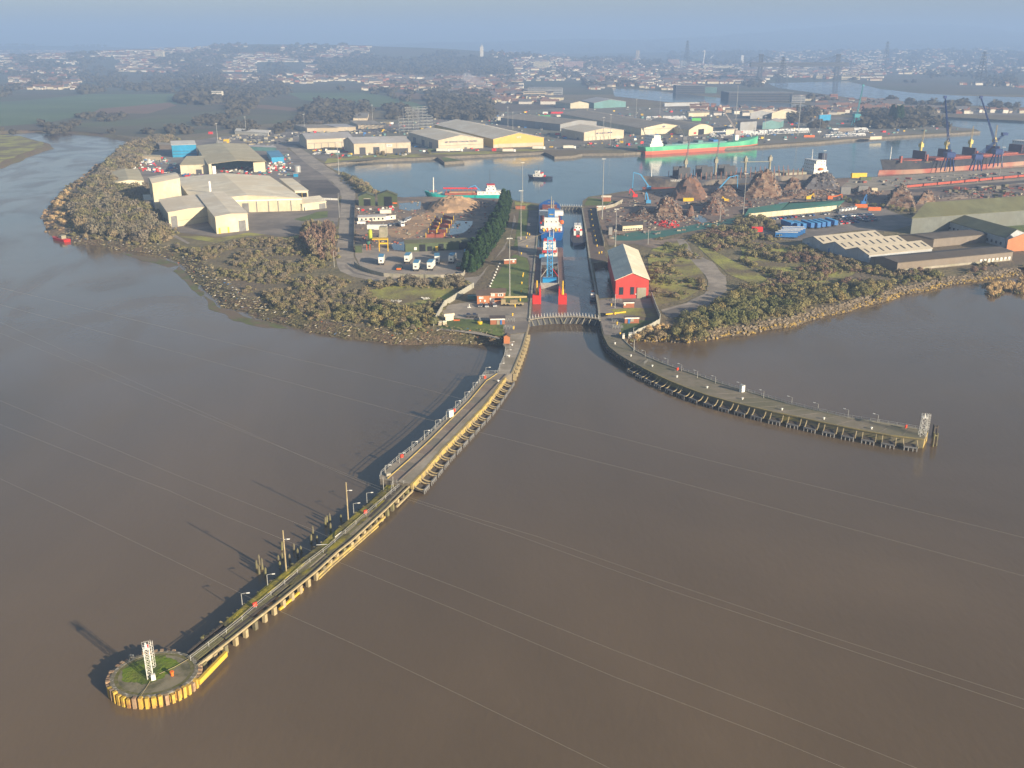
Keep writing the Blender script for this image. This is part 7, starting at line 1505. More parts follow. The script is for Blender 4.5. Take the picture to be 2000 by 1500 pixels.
MIX = ['dark', 'dark', 'grey', 'silver', 'white', 'blue', 'grey', 'dark', 'red']
cars([(1622, 442), (1716, 433), (1700, 418), (1634, 422)], 16, 4, .4, MIX, '%s car in the crowded car park right of the blue trailers', 'cars in the right car park', math.pi / 2, .85, seed=1)
cars([(1470, 436), (1640, 420), (1636, 413), (1464, 430)], 24, 1, .4, MIX, '%s car along the foot of the cream panel wall', 'cars along the cream wall', math.pi / 2, .7, seed=2)
cars([(1640, 416), (1676, 412), (1670, 407), (1640, 411)], 5, 1, .3, ['white'], '%s van by the right end of the cream panel wall', 'vans by the cream wall', .5, 1, VM, seed=3)
cars([(1452, 442), (1500, 440), (1500, 430), (1452, 432)], 5, 2, .6, MIX, '%s car left of the blue trailers', 'cars left of the blue trailers', .2, .8, seed=4)
cars([(757, 443), (778, 441), (776, 438), (757, 440)], 4, 1, .2, ['silver', 'dark', 'grey'], '%s car in the row below the site office', 'cars below the site office', 1.6, 1, seed=5)
cars([(788, 436), (800, 430), (806, 425), (793, 428)], 2, 3, .2, ['white', 'silver', 'white'], '%s vehicle parked right of the white lorry in the gravel yard', 'cars in the gravel yard', .3, 1, seed=6)
cars([(700, 440), (712, 440), (712, 436), (700, 436)], 1, 1, 0, ['white'], '%s minibus below the left end of the site office', 'van by the site office', 0, 1, VM)
cars([(610, 303), (662, 302), (660, 297), (614, 298)], 6, 2, .8, ['white', 'silver', 'dark'], '%s car parked left of the grey warehouses', 'cars by the grey warehouses', .2, .8, seed=7)
cars([(1080, 292), (1150, 290), (1150, 286), (1080, 288)], 8, 1, 1, MIX, '%s car on the quay below the beige warehouse', 'cars on the north quay', .2, .6, seed=8)
rest_c = []
for i, (pl, nx_, ny_, nn, lb_) in enumerate((([(1500, 263), (1580, 260), (1578, 251), (1500, 254)], 26, 5, 60, '%s new car in the rows left of the far lattice mast'), ([(1618, 262), (1695, 258), (1692, 250), (1624, 252)], 24, 5, 50, '%s new car in the rows at the right of the storage quay'), ([(1608, 269), (1690, 266), (1688, 261), (1612, 264)], 26, 3, 40, '%s new car in the front rows at the right of the storage quay'),
        ([(1380, 268), (1500, 264), (1498, 255), (1392, 258)], 34, 5, 50, '%s new car in the rows behind the green ship bow'), ([(1260, 237), (1342, 234), (1336, 227), (1262, 228)], 26, 4, 30, '%s vehicle in the rows behind the cream warehouse'))):
    rest_c += cars(pl, nx_, ny_, .3, ['white', 'white', 'white', 'silver'], lb_, 'new cars in storage rows', math.pi / 2, .92, None, nn, seed=20 + i)
mb = MB()
for p, a, c in rest_c: mb.box((p.x, p.y, .3), (4.3, 1.8, .7), a); mb.box((p.x - .2 * math.cos(a), p.y, 1.0), (2.2, 1.5, .45), a)
stuff('new_cars', mb, CC['white'], 'mass of white new cars stored in rows on the far quay')
def lorry(u, v, rot, label, box='white', roof=None, L=10, H=2.7, cab='white', grp='lorries', rear=None, cabin=True):
    t = thing('lorry', label, 'lorry', P(u, v), rot, grp); lp('cargo_box', BX(0, 0, 1.1, L, 2.5, H), m_wall['white'] if box == 'white' else box, t)
    if roof: lp('box_roof', BX(0, 0, 1.1 + H, L + .05, 2.55, .1), roof, t)
    lp('chassis', BX(0, 0, .6, L + 1, 1.0, .45), m_dgrey, t)
    if cabin:
        o = lp('cab', BX(L / 2 + 1.5, 0, .5, 2.2, 2.4, 2.8), CC.get(cab, m_white), t); w_ = BX(L / 2 + 2.62, 0, 2.0, .06, 2.1, 1.0); link('windscreen', w_.mesh('windscreen', m_glass), o)
    if rear: lp('rear_panel', BX(-L / 2 - .04, 0, 1.2, .08, 2.3, H - .2), rear, t); lp('emblem', BX(-L / 2 - .1, 0, 1.9, .05, 1.0, .7), m_dgrey, t)
    for x in ([-L * .38, -L * .26, L / 2 + 1.2] if cabin else [-L * .38, -L * .26, L * .3]):
        for y in (-1.1, 1.1): m = MB(); m.tube((x, y - .15, .5), (x, y + .15, .5), .5, 8); lp('wheel', m, m_tyre, t)
    return t
TL = [(743, 519), (795, 516), (812, 531), (840, 530), (852.5, 517), (882, 516), (911, 509)]
for i, (u, v) in enumerate(TL):
    lab = ('leftmost', 'second from left, in the rear row', 'lower left of the middle pair', 'lower right of the middle pair', 'rear row, below the depot door', 'rear row, second from the hedge', 'half hidden by the conifer hedge')[i]
    p = P(u, v); lo = lorry(u, v, math.pi / 2 + random.uniform(-.08, .08), 'blue roofed white lorry, truck yard, ' + lab, 'white', m_roof['blue'], 7.5, 2.9, 'white', 'blue roofed lorries in the truck yard', m_white); lo.location = (p.x, p.y + 5, 0); lo.scale = (1.15, 1.15, 1.15)
for u, v, l, mt in ((779, 529, 'orange ended green flatbed trailer in the truck yard', m_orange), (895.5, 527, 'dark green skip lorry at the right of the truck yard', m_rust)):
    t = thing('flatbed', l, 'trailer', P(u, v) + Vector((0, 4, 0)), math.pi / 2); lp('bed', BX(0, 0, 1, 8, 2.4, .3 if mt == m_orange else 1.2), m_wall['dgreen'], t); lp('tail_board', BX(-4.1, 0, .6, .2, 2.4, .9), mt, t)
    for x in (-3, -1.8, 2.5):
        for y in (-1.1, 1.1): m = MB(); m.tube((x, y - .15, .5), (x, y + .15, .5), .5, 8); lp('wheel', m, m_tyre, t)
lorry(783, 441, -1.2, 'white cabbed lorry standing below the site office cars', 'white', None, 5, 2, 'white', 'lorries')
for u, v, l, rf in ((648, 300.5, 'white box trailer in front of the left grey warehouse', None), (863, 297, 'white box trailer at the left corner of the beige warehouse', None), (889, 296.5, 'white lorry in front of the beige warehouse', None), (992, 297.5, 'white trailer with an orange roof in front of the yellow warehouse', m_orange), (1050, 292, 'white trailer at the right end of the yellow warehouse', m_orange), (1110, 291, 'pale box trailer at the quay edge below the beige warehouse', None)):
    lorry(u, v, .06, l, 'white', rf, 12, 2.9, 'white', 'lorries on the north quay')
for i, (u, v) in enumerate(((1547.8, 447.4), (1560, 449), (1571.6, 449.4), (1587, 448), (1599.6, 448), (1609, 446.6), (1619, 445.5), (1633, 443.2))):
    a = P(u, v); b = P(u - 27, v - 9.5); d = (b - a); r = math.atan2(d.y, d.x); c = a + d.normalized() * 7; lo = lorry(u, v, r + math.pi, 'blue trailer in the right car park, %s from the left' % ORD[i], m_blue, m_lblue, 13.6, 2.9, grp='blue trailers in the right car park', cabin=False); lo.location = c
for i, (u, v) in enumerate(((1535, 466), (1540, 463), (1545, 460.5), (1550, 458), (1548, 455))):
    a = P(u, v); lo = lorry(u, v, -.12, 'blue trailer with a white roof by the ridged warehouse, %s from the front' % ORD[i], m_blue, m_white, 13.6, 2.9, grp='white roofed trailers', cabin=False); lo.location = a + Vector((0, 0, 0))
def container(u, v, label, mt, L=12, rot=0.0, H=2.6, grp='containers'):
    t = thing('container', label, 'container', P(u, v), rot, grp); lp('body', BX(0, 0, .1, L, 2.5, H), mt, t); lp('doors', BX(L / 2 + .03, 0, .2, .08, 2.3, H - .2), m_grey, t); lp('roof_sheet', BX(0, 0, H + .1, L - .2, 2.3, .06), mt, t)
for u, v, l, mt, L_, r_, H_ in ((1677, 347, 'long yellow container on the quay left of the black bow', m_yel, 14, .12, 4), (1690, 352, 'dull green container below the long yellow one', m_wall['dgreen'], 10, .1, 2.6), (1478, 452.5, 'bright red container in the scrub below the cream wall', m_red, 7, 0, 3), (1681, 405, 'upper one of two orange skips beside the twiggy scrap heap', m_orange, 9, 0, 2.2), (1707, 411, 'lower one of two orange skips beside the twiggy scrap heap', m_orange, 9, 0, 2.2),
        (1650, 380, 'left grey stacked container beside the orange digger', m_grey, 8, .1, 6), (1684, 378, 'right grey stacked container beside the orange digger', m_grey, 8, .1, 6), (1706, 377, 'small cream container right of the grey stacked ones', m_cream, 5, .1, 4), (1614, 367, 'yellow container on the grey blue scrap heap edge', m_yel, 5, .2, 3), (1344, 393, 'orange yellow container at the foot of the smooth brown heap', m_yel, 8, 0, 2.4),
        (962, 223, 'red container in the far yard behind the yellow warehouse', m_red, 14, 0, 4), (978, 236, 'blue and white container at the head of the dark warehouse', m_wall['white'], 9, 0, 6), (925, 229, 'green container in the far yard behind the yellow warehouse', m_wall['teal'], 9, .2, 3), (1085, 222, 'long red container behind the dark warehouse', m_red, 26, 0, 3), (1060, 229, 'long green container row behind the dark warehouse', M('container_green', (.08, .35, .15)), 26, 0, 3),
        (1100, 228, 'pale container behind the dark warehouse', m_wall['white'], 22, .1, 3), (1068, 222, 'white container behind the dark warehouse', m_white, 14, 0, 3), (412, 262, 'small red and white cabin behind the recycling hall', m_red, 6, 0, 3), (443, 279, 'yellow machine box behind the recycling hall', m_yel, 7, 0, 4), (845, 296, 'dark green container at the right grey warehouse', m_wall['dgreen'], 10, 0, 3), (776, 298, 'teal container at the door end of the right grey warehouse', m_wall['teal'], 12, 0, 3.4),
        (1580, 268, 'orange machine on the far quay beside the new cars', m_orange, 14, .05, 2.5), (1360, 236, 'bright green heap cover behind the arched warehouse', M('bright_green_cover', (.12, .5, .1)), 14, 0, 4), (922, 584, 'teal skip left of the brick lock office', m_wall['teal'], 4, 0, 1.6)): container(u, v, l, mt, L_, r_, H_)
wx = [1765, 1800, 1827.5, 1854, 1881, 1909, 1935, 1957, 1985, 2012]
for i in range(9):
    a, b = P(wx[i], 369 - (wx[i] - 1765) * .094), P(wx[i + 1], 369 - (wx[i + 1] - 1765) * .094); d = b - a; t = thing('railway_wagon', 'rusty red open railway wagon in the train at right, %s from the left' % ORD[i], 'wagon', (a + b) / 2, math.atan2(d.y, d.x), 'red railway wagons'); L_ = d.length - 1.4
    lp('wagon_body', BX(0, 0, 1.1, L_, 2.8, 1.9), M('wagon_red', (.42, .09, .05), (.30, .07, .045), .3) if 'wagon_red' not in MATS else MATS['wagon_red'], t); lp('underframe', BX(0, 0, .6, L_, 1.6, .5), m_dgrey, t); lp('load', BX(0, 0, 2.9, L_ - 1, 2.2, .3), m_dgrey, t)
    for x in (-L_ * .35, L_ * .35):
        for y in (-.8, .8): m = MB(); m.tube((x, y - .1, .45), (x, y + .1, .45), .45, 8); lp('wheel', m, m_tyre, t)
# white bales and goods in the recycling yard
bal = MB(); bal.box((0, 0, 0), (2.2, 1.6, 1.7)); bm_ = {'white': bal.mesh('bale', m_white), 'red': bal.mesh('bale', m_red), 'grey': bal.mesh('bale', m_grey), 'blue': bal.mesh('bale', m_blue), 'pale': bal.mesh('bale', m_conc_l)}
rg = random.Random(77)
for (u0, u1, v0, v1, n, cs, wh) in ((256, 300, 313, 320, 26, ['white', 'white', 'blue'], 'in the yard in front of the long low store'), (258, 312, 328, 335, 26, ['white', 'pale', 'white', 'red'], 'in the lower row right of the small gabled shed'), (524, 556, 318, 331, 40, ['white', 'red', 'white', 'pale'], 'heaped below the bright blue roofed shed'), (455, 476, 333, 339, 12, ['grey', 'pale'], 'stacked in front of the open recycling hall'), (360, 400, 340, 350, 26, ['grey', 'red', 'pale', 'blue'], 'in the strip behind the factory hall'), (430, 500, 328, 338, 22, ['red', 'grey', 'white'], 'inside the open recycling hall'), (700, 770, 402, 412, 14, ['pale', 'grey', 'white', 'red'], 'in front of the green sheds')):
    for _ in range(n):
        u, v = rg.uniform(u0, u1), rg.uniform(v0, v1); c = rg.choice(cs); o = link('bale', bm_[c]); o.location = P(u, v); o.rotation_euler = (0, 0, rg.uniform(-.3, .3)); s = rg.uniform(.5, 1.0); o.scale = (s, s, s); props(o, '%s bale or crate %s' % (c, wh), 'bale', 'bales ' + wh)
for u, v, l, mt in ((308, 336, 'upper red ball tank at the yard corner by the factory tower', m_red), (317, 338, 'lower red ball tank at the yard corner by the factory tower', m_red)):
    p = P(u, v); m = MB(); m.tube((p.x, p.y, 0), (p.x, p.y, 2.8), 1.6, 10, 1.3); m.tube((p.x, p.y, 2.8), (p.x, p.y, 3.3), 1.3, 10, .4); solo('red_tank', m, mt, l, 'tank')
p = P(581, 336); m = MB(); m.tube((p.x, p.y, 0), (p.x, p.y, 5.5), 3.2, 16); m.tube((p.x, p.y, 5.5), (p.x, p.y, 6), 3.2, 16, 2.6); solo('silo', m, m_galv, 'round grey silo beside the road bend', 'silo')
bld('blue_hopper', 'small blue hopper hut beside the round grey silo', 'blue', 'grey', (573, 344), (582, 344), (573, 339, 3), 3, 'flat', 0, cat='hut')
# camouflaged crane lorry, buoy, small goods at the lock office
t = thing('crane_lorry', 'khaki mobile crane lorry with a long boom beside the brick office', 'crane lorry', P(1001, 597), -.02); lp('chassis', BX(0, 0, .8, 10.5, 2.4, .7), m_tan, t); lp('cab', BX(-4.2, -.2, 1.5, 2.0, 2.2, 1.7), m_tan, t); lp('turret', BX(.6, 0, 1.5, 3.4, 2.3, 1.5), M('khaki', (.25, .20, .12), (.16, .14, .09), 1), t)
m = MB(); m.beam((-4, .3, 4.0), (6.6, .3, 4.2), .7, .7); lp('boom', m, m_yel if 0 else M('boom_tan', (.50, .40, .20)), t); m = MB(); m.beam((.5, .3, 2.8), (2.0, .3, 4.1), .3); lp('boom_ram', m, m_dgrey, t)
for x in (-3.8, -2.2, 2.2, 3.8):
    for y in (-1.1, 1.1): m = MB(); m.tube((x, y - .2, .6), (x, y + .2, .6), .62, 10); lp('wheel', m, m_tyre, t)
t = thing('buoy', 'yellow navigation buoy standing on the grass left of the brick hut', 'buoy', P(937, 633)); m = MB(); m.tube((0, 0, 0), (0, 0, 1.0), .9, 14, 1.25); m.tube((0, 0, 1.0), (0, 0, 1.2), 1.25, 14, 1.0); lp('float_body', m, m_yel, t)
m = MB()
for k in range(4): a = k * 1.57; m.tube((.6 * math.cos(a), .6 * math.sin(a), 1.2), (.15 * math.cos(a), .15 * math.sin(a), 2.6), .06, 4)
m.tube((0, 0, 2.6), (0, 0, 3.0), .25, 6); lp('buoy_frame', m, m_galv, t)
m = MB(); m.box((0, 0, 0), (2.6, 1.6, .35)); solo('orange_dinghy', m, m_orange, 'orange tarpaulin bundle beside the cream tent', 'tarpaulin', loc=P(892, 626))
p = P(916.5, 601); m = MB(); m.box(p, (1.6, .8, .4)); m.tube(p, p + Vector((0, 0, 1.9)), .25, 6, .1); solo('white_statue', m, m_white, 'small white marker standing alone in the lock office car park', 'marker')
for u, v, l in ((916, 620, 'left dark machine on the lawn edge below the car park'), (928, 620, 'right dark machine on the lawn edge below the car park')):
    t = thing('machine', l, 'machine', P(u, v)); lp('engine', BX(0, 0, .4, 2.4, 1.4, 1.0), m_dgrey, t); lp('canopy', BX(-.3, 0, 1.4, 1.4, 1.3, .5), m_navy, t)
    for x in (-.8, .8): m = MB(); m.tube((x, -.8, .4), (x, .8, .4), .4, 8); lp('wheel_pair', m, m_tyre, t)
for u, v, l in ((766, 591, 'white dead shrub, leftmost in the bright meadow'), (777, 591, 'white dead shrub in the middle of the bright meadow'), (829, 585, 'white dead shrub, rightmost in the bright meadow')):
    p = P(u, v); m = MB()
    for k in range(14): a = random.uniform(0, 6.28); m.tube(p, p + Vector((1.8 * math.cos(a) * random.random() * 1.5, 1.2 * math.sin(a), random.uniform(.4, 1.3))), .12, 4)
    solo('dead_shrub', m, m_white, l, 'shrub')
# ------------------------------------------------------------------ far land: woods, town, landmarks
fw = []; rg = random.Random(9)
WATERS = [[(1190, 168), (1600, 200), (1600, 222), (1190, 192)], [(1490, 150), (1700, 158), (2300, 186), (2300, 220), (1500, 190)], [(1780, 222), (2300, 222), (2300, 340), (1600, 300), (1900, 262)], [(-100, 258), (300, 268), (300, 300), (-100, 340)]]
FLD = [[(0, 245), (90, 240), (180, 222), (330, 205), (370, 182), (230, 178), (60, 195), (-60, 203)], [(175, 222), (345, 206), (330, 200), (195, 212)], [(590, 195), (820, 214), (760, 188), (620, 172), (560, 180)], [(757, 181), (832, 186), (830, 195), (775, 188)]]
def woods(u0, u1, v0, v1, n, r0, r1, thr=-.1, freq=.012):
    for _ in range(n):
        u, v = rg.uniform(u0, u1), rg.uniform(v0, v1)
        if any(inpoly(u, v, w) for w in WATERS + FLD): continue
        if noise.noise(Vector((u * freq, v * freq * 3, 4.4))) < thr: continue
        p = PT(u, v) if v < 175 else P(u, v)
        if p is None: continue
        r = rg.uniform(r0, r1); fw.append((p.x, p.y, p.z + r * .4, r * 1.3, r))
woods(-20, 2020, 88, 130, 3600, 7, 13, .0); woods(-20, 2020, 128, 172, 3600, 5, 9, .02); woods(-20, 470, 168, 202, 900, 6, 10, -.05, .02); woods(440, 900, 160, 235, 900, 5, 9, .05, .015); woods(840, 960, 180, 235, 350, 6, 9, -.4)
woods(0, 640, 225, 262, 700, 3, 6, .1, .02); woods(1550, 2000, 190, 250, 500, 5, 10, .05, .02); woods(1690, 1800, 222, 252, 160, 5, 10, -.4); woods(355, 440, 130, 205, 260, 8, 13, -.5); woods(620, 1000, 118, 150, 900, 9, 14, -.4); woods(580, 720, 215, 240, 100, 4, 6, -.1)
mass('woodland', fw, FAR, mf['far'], 'hazy bare woods and hedgerows across the far land')
pop = []
for (u, v) in ((1740, 243), (1750, 246), (1757, 244)): p = P(u, v); pop.append(p)
for i, p in enumerate(pop):
    t = thing('poplar', 'tall dark tree on the far peninsula, %s from the left' % ORD[i], 'tree', p, 0, 'tall trees on the far peninsula'); o = link('crown', cme[i], t); o.scale = (22, 22, 26); o = link('trunk', trme, t); o.scale = (26, 26, 26)
TOWN = [(0, 160, 98, 116, 150), (0, 240, 104, 116, 120), (50, 170, 121, 127, 26), (60, 165, 134, 145, 36), (0, 60, 119, 142, 40), (20, 150, 148, 176, 60), (225, 420, 98, 120, 190), (230, 430, 120, 141, 150), (380, 500, 104, 140, 190), (500, 700, 104, 122, 190), (370, 480, 145, 155, 22), (290, 430, 86, 98, 70), (410, 482, 83, 94, 60), (550, 720, 90, 118, 120),
        (600, 720, 128, 160, 120), (700, 1000, 138, 166, 170), (960, 1110, 100, 130, 60), (880, 1010, 150, 190, 90), (1000, 1250, 118, 160, 190), (1150, 1350, 122, 176, 210), (1300, 1500, 122, 165, 260), (1450, 1720, 124, 160, 240), (1500, 2000, 100, 150, 330), (1700, 2000, 160, 185, 70), (1560, 1760, 190, 226, 90), (1780, 2000, 215, 224, 30), (1350, 1560, 186, 226, 50), (700, 900, 158, 178, 40), (400, 640, 148, 168, 50), (940, 1090, 176, 202, 50)]
hm_ = []; rg = random.Random(17); street = {}
for ti, (u0, u1, v0, v1, n) in enumerate(TOWN):
    rows_ = max(3, int((v1 - v0) / 2.6)); lean = rg.uniform(-.02, .03)
    for _ in range(int(n * 2.6)):
        j = rg.randrange(rows_); v = v0 + (v1 - v0) * (j + .5) / rows_ + rg.uniform(-.3, .3); u = rg.uniform(u0, u1); v += (u - u0) * lean
        if any(inpoly(u, v, w) for w in WATERS): continue
        p = PT(u, v) if v < 178 else P(u, v)
        if p is None: continue
        k = rg.random(); w = rg.uniform(8, 15) if k < .88 else rg.uniform(20, 45); hm_.append((p.x, p.y, p.z - 1.5, w, rg.uniform(7, 10) if k < .88 else rg.uniform(10, 18), rg.uniform(5, 7.5) + (1 if k > .88 else 0), rg.uniform(-.3, .35), rg.choice((0, 0, 1, 1, 2, 3, 4)), ti))
hw = [m_wall['white'], m_wall['cream'], M('render_grey', (.50, .47, .42)), m_wall['brick'], m_wall['stone']]; hr = [M('slate', (.10, .10, .11), (.13, .12, .12), .05), M('clay_tile', (.20, .11, .075), (.16, .10, .075), .05)]
hm_.sort(key=lambda h: -(h[3] * h[5] / (h[0] ** 2 + h[1] ** 2)))
TN = {0: 'pale', 1: 'cream', 2: 'grey', 3: 'brick', 4: 'stone'}
def house_geo(x, y, z, w, d, h, a, mw, mr, s=1.0):
    mw.box((x, y, z), (w, d, h), a); ca, sa = math.cos(a), math.sin(a)
    def T(px_, py_, pz): return (x + ca * px_ - sa * py_, y + sa * px_ + ca * py_, z + pz)
    o = .4; mr.add([T(-w / 2 - o, -d / 2 - o, h), T(w / 2 + o, -d / 2 - o, h), T(w / 2 + o, d / 2 + o, h), T(-w / 2 - o, d / 2 + o, h), T(-w / 2 - o, 0, h + d * .32), T(w / 2 + o, 0, h + d * .32)], [(0, 1, 5, 4), (2, 3, 4, 5), (0, 4, 3), (1, 2, 5)])
nind = 0
for (x, y, z, w, d, h, a, c, ti) in hm_[:240]:
    if y < 300: continue
    hu, hv = PX((x, y, z)); pos = min(((90, 'far left terraces'), (250, 'left terraces'), (313, 'hospital block'), (430, 'left ridge'), (560, 'left ridge crest'), (690, 'dark estates'), (800, 'wooded middle'), (941, 'white church tower'), (1055, 'beige office block'), (1120, 'pinkish block'), (1245, 'slim tower block'), (1340, 'middle pylon'), (1410, 'white far cranes'), (1483, 'bridge left tower'), (1560, 'bridge middle'), (1635, 'bridge right tower'), (1727, 'right pylon'), (1820, 'right hillside'), (1914, 'right edge pylon')), key=lambda q: abs(q[0] - hu))[1]
    pos += ', far rows' if hv < 112 else ', middle rows' if hv < 135 else ', near rows' if hv < 165 else ', by the river' if hu > 1200 else ', by the works yards'
    mw, mr = MB(), MB(); house_geo(0, 0, 0, w, d, h, 0, mw, mr); t = thing('house' if w < 21 else 'large_building', '%s %s in the hazy town near the %s' % (TN[c], 'house' if w < 21 else 'long building', pos), 'house' if w < 21 else 'building', (x, y, z), a, 'town buildings near the %s' % pos)
    lp('wall', mw, hw[c], t); lp('roof', mr, hr[nind % 2], t); m = MB(); m.box((w * .3, 0, h + d * .2), (1, .8, 2.4)); lp('chimney', m, hw[3], t); nind += 1
MW = [MB() for _ in range(5)]; MR = [MB(), MB()]
for i, (x, y, z, w, d, h, a, c, ti) in enumerate(hm_[240:]): house_geo(x, y, z, w, d, h, a, MW[c], MR[i % 2])
for c in range(5): stuff('town_houses', MW[c], hw[c], 'mass of small %s houses in the hazy town' % TN[c])
for c in range(2): stuff('town_roofs', MR[c], hr[c], 'mass of small %s roofs in the hazy town' % ('slate', 'clay tile')[c])
# special blocks
def block(u0, u1, vb, vt, label, mt, cat='building', depth=.6, nm='tower_block', floors=None):
    p = PT((u0 + u1) / 2, vb); 
    if p is None: p = P((u0 + u1) / 2, vb)
    dd = p.y * CP - (p.z - CAMH) * SP; w = (u1 - u0) * dd / FPX; b = (vt - 750) / FPX; zt = CAMH + p.y * (-SP - b * CP) / (CP - b * SP); h = zt - p.z
    t = thing(nm, label, cat, p); lp('wall', BX(0, 0, 0, w, w * depth, h), mt, t); n = floors or max(2, int(h / 4)); k = max(2, int(w / 8))
    for i in range(n):
        m = BX(0, -w * depth / 2 - .1, h * (i + .4) / n, w * .94, .2, h / n * .35); lp('window_band', m, m_glass, t)
    lp('roof', BX(0, 0, h, w * .98, w * depth * .98, .8), m_grey, t); return t
for a in ((304.5, 321, 112, 100, 'pale square hospital block on the far left hillside', m_wall['cream']), (1042, 1072, 133, 120.5, 'wide beige office block in the middle of the far town', m_wall['cream']), (1101, 1138, 133, 119.5, 'wide pinkish block right of the beige office block', m_wall['pink']), (1241.5, 1248.5, 118, 98.5, 'slim pale tower block in the far town', m_wall['stone']),
          (1304, 1325, 127, 116, 'pinkish block left of the first pylon', m_wall['pink']), (1329, 1340, 130, 118, 'pale block touching the first pylon', m_wall['lgrey']), (416, 436, 196, 178, 'pale farm building cluster beyond the green field', m_wall['white']), (1500, 1530, 127, 121, 'long pale building seen under the transporter bridge left half', m_wall['cream']), (1550, 1580, 131, 121.5, 'long pale building under the transporter bridge right half', m_wall['cream']),
          (1591, 1630, 153, 147, 'long cream warehouse left of the bridge right tower', m_wall['cream']), (1640, 1676, 155, 148, 'long cream warehouse right of the bridge right tower', m_wall['cream']), (1371, 1425, 134, 128, 'long low pale building left of the transporter bridge', m_wall['cream']), (1317, 1374, 182, 167, 'wide dark blue quay warehouse beside the upper channel', m_dgrey), (1376, 1398, 182, 170, 'blue green quay warehouse beside the wide dark one', m_wall['teal']),
          (1415, 1540, 195, 180, 'very long dark quay shed beside the upper channel', m_dgrey), (1544, 1570, 200, 187, 'grey gable at the right end of the very long dark shed', m_wall['grey']), (1620, 1634, 196, 184, 'brick block on the far river bank', m_brick), (1022, 1065, 191, 178, 'grey white factory in the smoky yard', m_wall['stone']), (952, 982, 194, 187, 'cream factory building below the smoke plume', m_wall['cream']),
          (1030, 1098, 184, 171, 'long grey roofed shed right of the smoke plume', m_wall['grey']), (783, 817, 160, 158, 'thin red roofed store in the far middle', m_red), (910, 945, 147, 143, 'far pale works building in the middle', m_wall['cream'])): block(*a)
pc = PT(941, 116); t = thing('church_tower', 'tall white tower with a pointed top on the wooded ridge', 'church tower', pc); h_ = (116 - 91) * (pc.y / FPX) * 1.02; lp('tower', BX(0, 0, 0, 16, 14, h_ * .86), m_wall['white'], t); m = MB(); m.tube((0, 0, h_ * .86), (0, 0, h_ * 1.05), 6, 8, .5); lp('spire', m, m_wall['lgrey'], t)
def pylon(u, vb, vt, label, w=26):
    p = PT(u, vb); b = (vt - 750) / FPX; h = CAMH + p.y * (-SP - b * CP) / (CP - b * SP) - p.z; t = thing('pylon', label, 'pylon', p, .4, 'tall electricity pylons'); m = MB()
    def c(i, z): s = w / 2 * (1 - z / h) ** 1.1 * .8 + 2.2; return ((-s, -s, z), (s, -s, z), (s, s, z), (-s, s, z))[i % 4]
    n = 11
    for i in range(4):
        for k in range(n): z0, z1 = h * k / n, h * (k + 1) / n; m.tube(c(i, z0), c(i, z1), .8, 4); m.tube(c(i, z0), c(i + 1, z1), .45, 4); m.tube(c(i + 1, z0), c(i, z1), .45, 4)
    lp('lattice', m, m_dgrey, t); m = MB()
    for f in (.72, .83, .94): m.beam((-w * .55, 0, h * f), (w * .55, 0, h * f), 1.2)
    lp('cross_arms', m, m_grey, t)
for a in ((1340, 136, 79, 'tall lattice pylon in the middle of the far town'), (1727, 142, 81, 'tall lattice pylon right of the transporter bridge'), (1914, 165, 100, 'faint lattice pylon near the right edge'), (1526, 165, 111, 'faint lattice pylon behind the transporter bridge')): pylon(*a)
# transporter bridge
A, B = PT(1483, 158), PT(1635, 165); B = Vector((B.x, A.y + 40, 0)); 
def zat(p, v): b = (v - 750) / FPX; return CAMH + p.y * (-SP - b * CP) / (CP - b * SP)
k_ = B.y; B = Vector(((1635 - 1000) / FPX * (k_ * CP + 80 * SP), k_, 0)); t = thing('transporter_bridge', 'great steel transporter bridge with two towers in the haze', 'bridge', A); zb = zat(A, 126); zt = zat(A, 107); w_ = 12
for (q, nm_) in ((A, 'tower'), (B, 'tower')):
    m = MB()
    for sx in (-1, 1):
        for sy in (-1, 1): m.beam(q + Vector((sx * w_ * .5, sy * w_ * .5, 0)), q + Vector((sx * w_ * .32, sy * w_ * .5, zt)), 2.2)
    n = 9
    for kk in range(n):
        for sy in (-1, 1): z0, z1 = zt * kk / n, zt * (kk + 1) / n; m.beam(q + Vector((-w_ * .45, sy * w_ * .5, z0)), q + Vector((w_ * .4, sy * w_ * .5, z1)), .6); m.beam(q + Vector((w_ * .45, sy * w_ * .5, z0)), q + Vector((-w_ * .4, sy * w_ * .5, z1)), .6)
    m.beam(q + Vector((-w_ * .6, 0, zt)), q + Vector((w_ * .6, 0, zt)), 4); part(nm_, m, m_dgrey, t)
d = (B - A); m = MB(); e = d.normalized()
for y in (-6, 6):
    for z in (zb - 4, zb + 3): m.beam(A - e * 35 + Vector((0, y, z)), B + e * 35 + Vector((0, y, z)), 6)
    for kk in range(30): f0, f1 = kk / 30, (kk + 1) / 30; m.beam(A + d * f0 + Vector((0, y, zb - 3)), A + d * f1 + Vector((0, y, zb + 3)), 3)
part('boom_girder', m, m_dgrey, t); m = MB()
for q, s in ((A, 1), (B, -1)):
    for f in (.12, .25, .38): m.tube(q + Vector((0, 0, zt)), q + d * f * s + Vector((0, 0, zb)), .6, 4)
    m.tube(q + Vector((0, 0, zt)), q - e * s * 150 + Vector((0, 0, 4)), .6, 4)
part('stay_cables', m, m_dgrey, t); m = MB(); c = A.lerp(B, .55); m.box((c.x, c.y, zb - 9), (18, 12, 5)); part('traveller', m, m_grey, t)
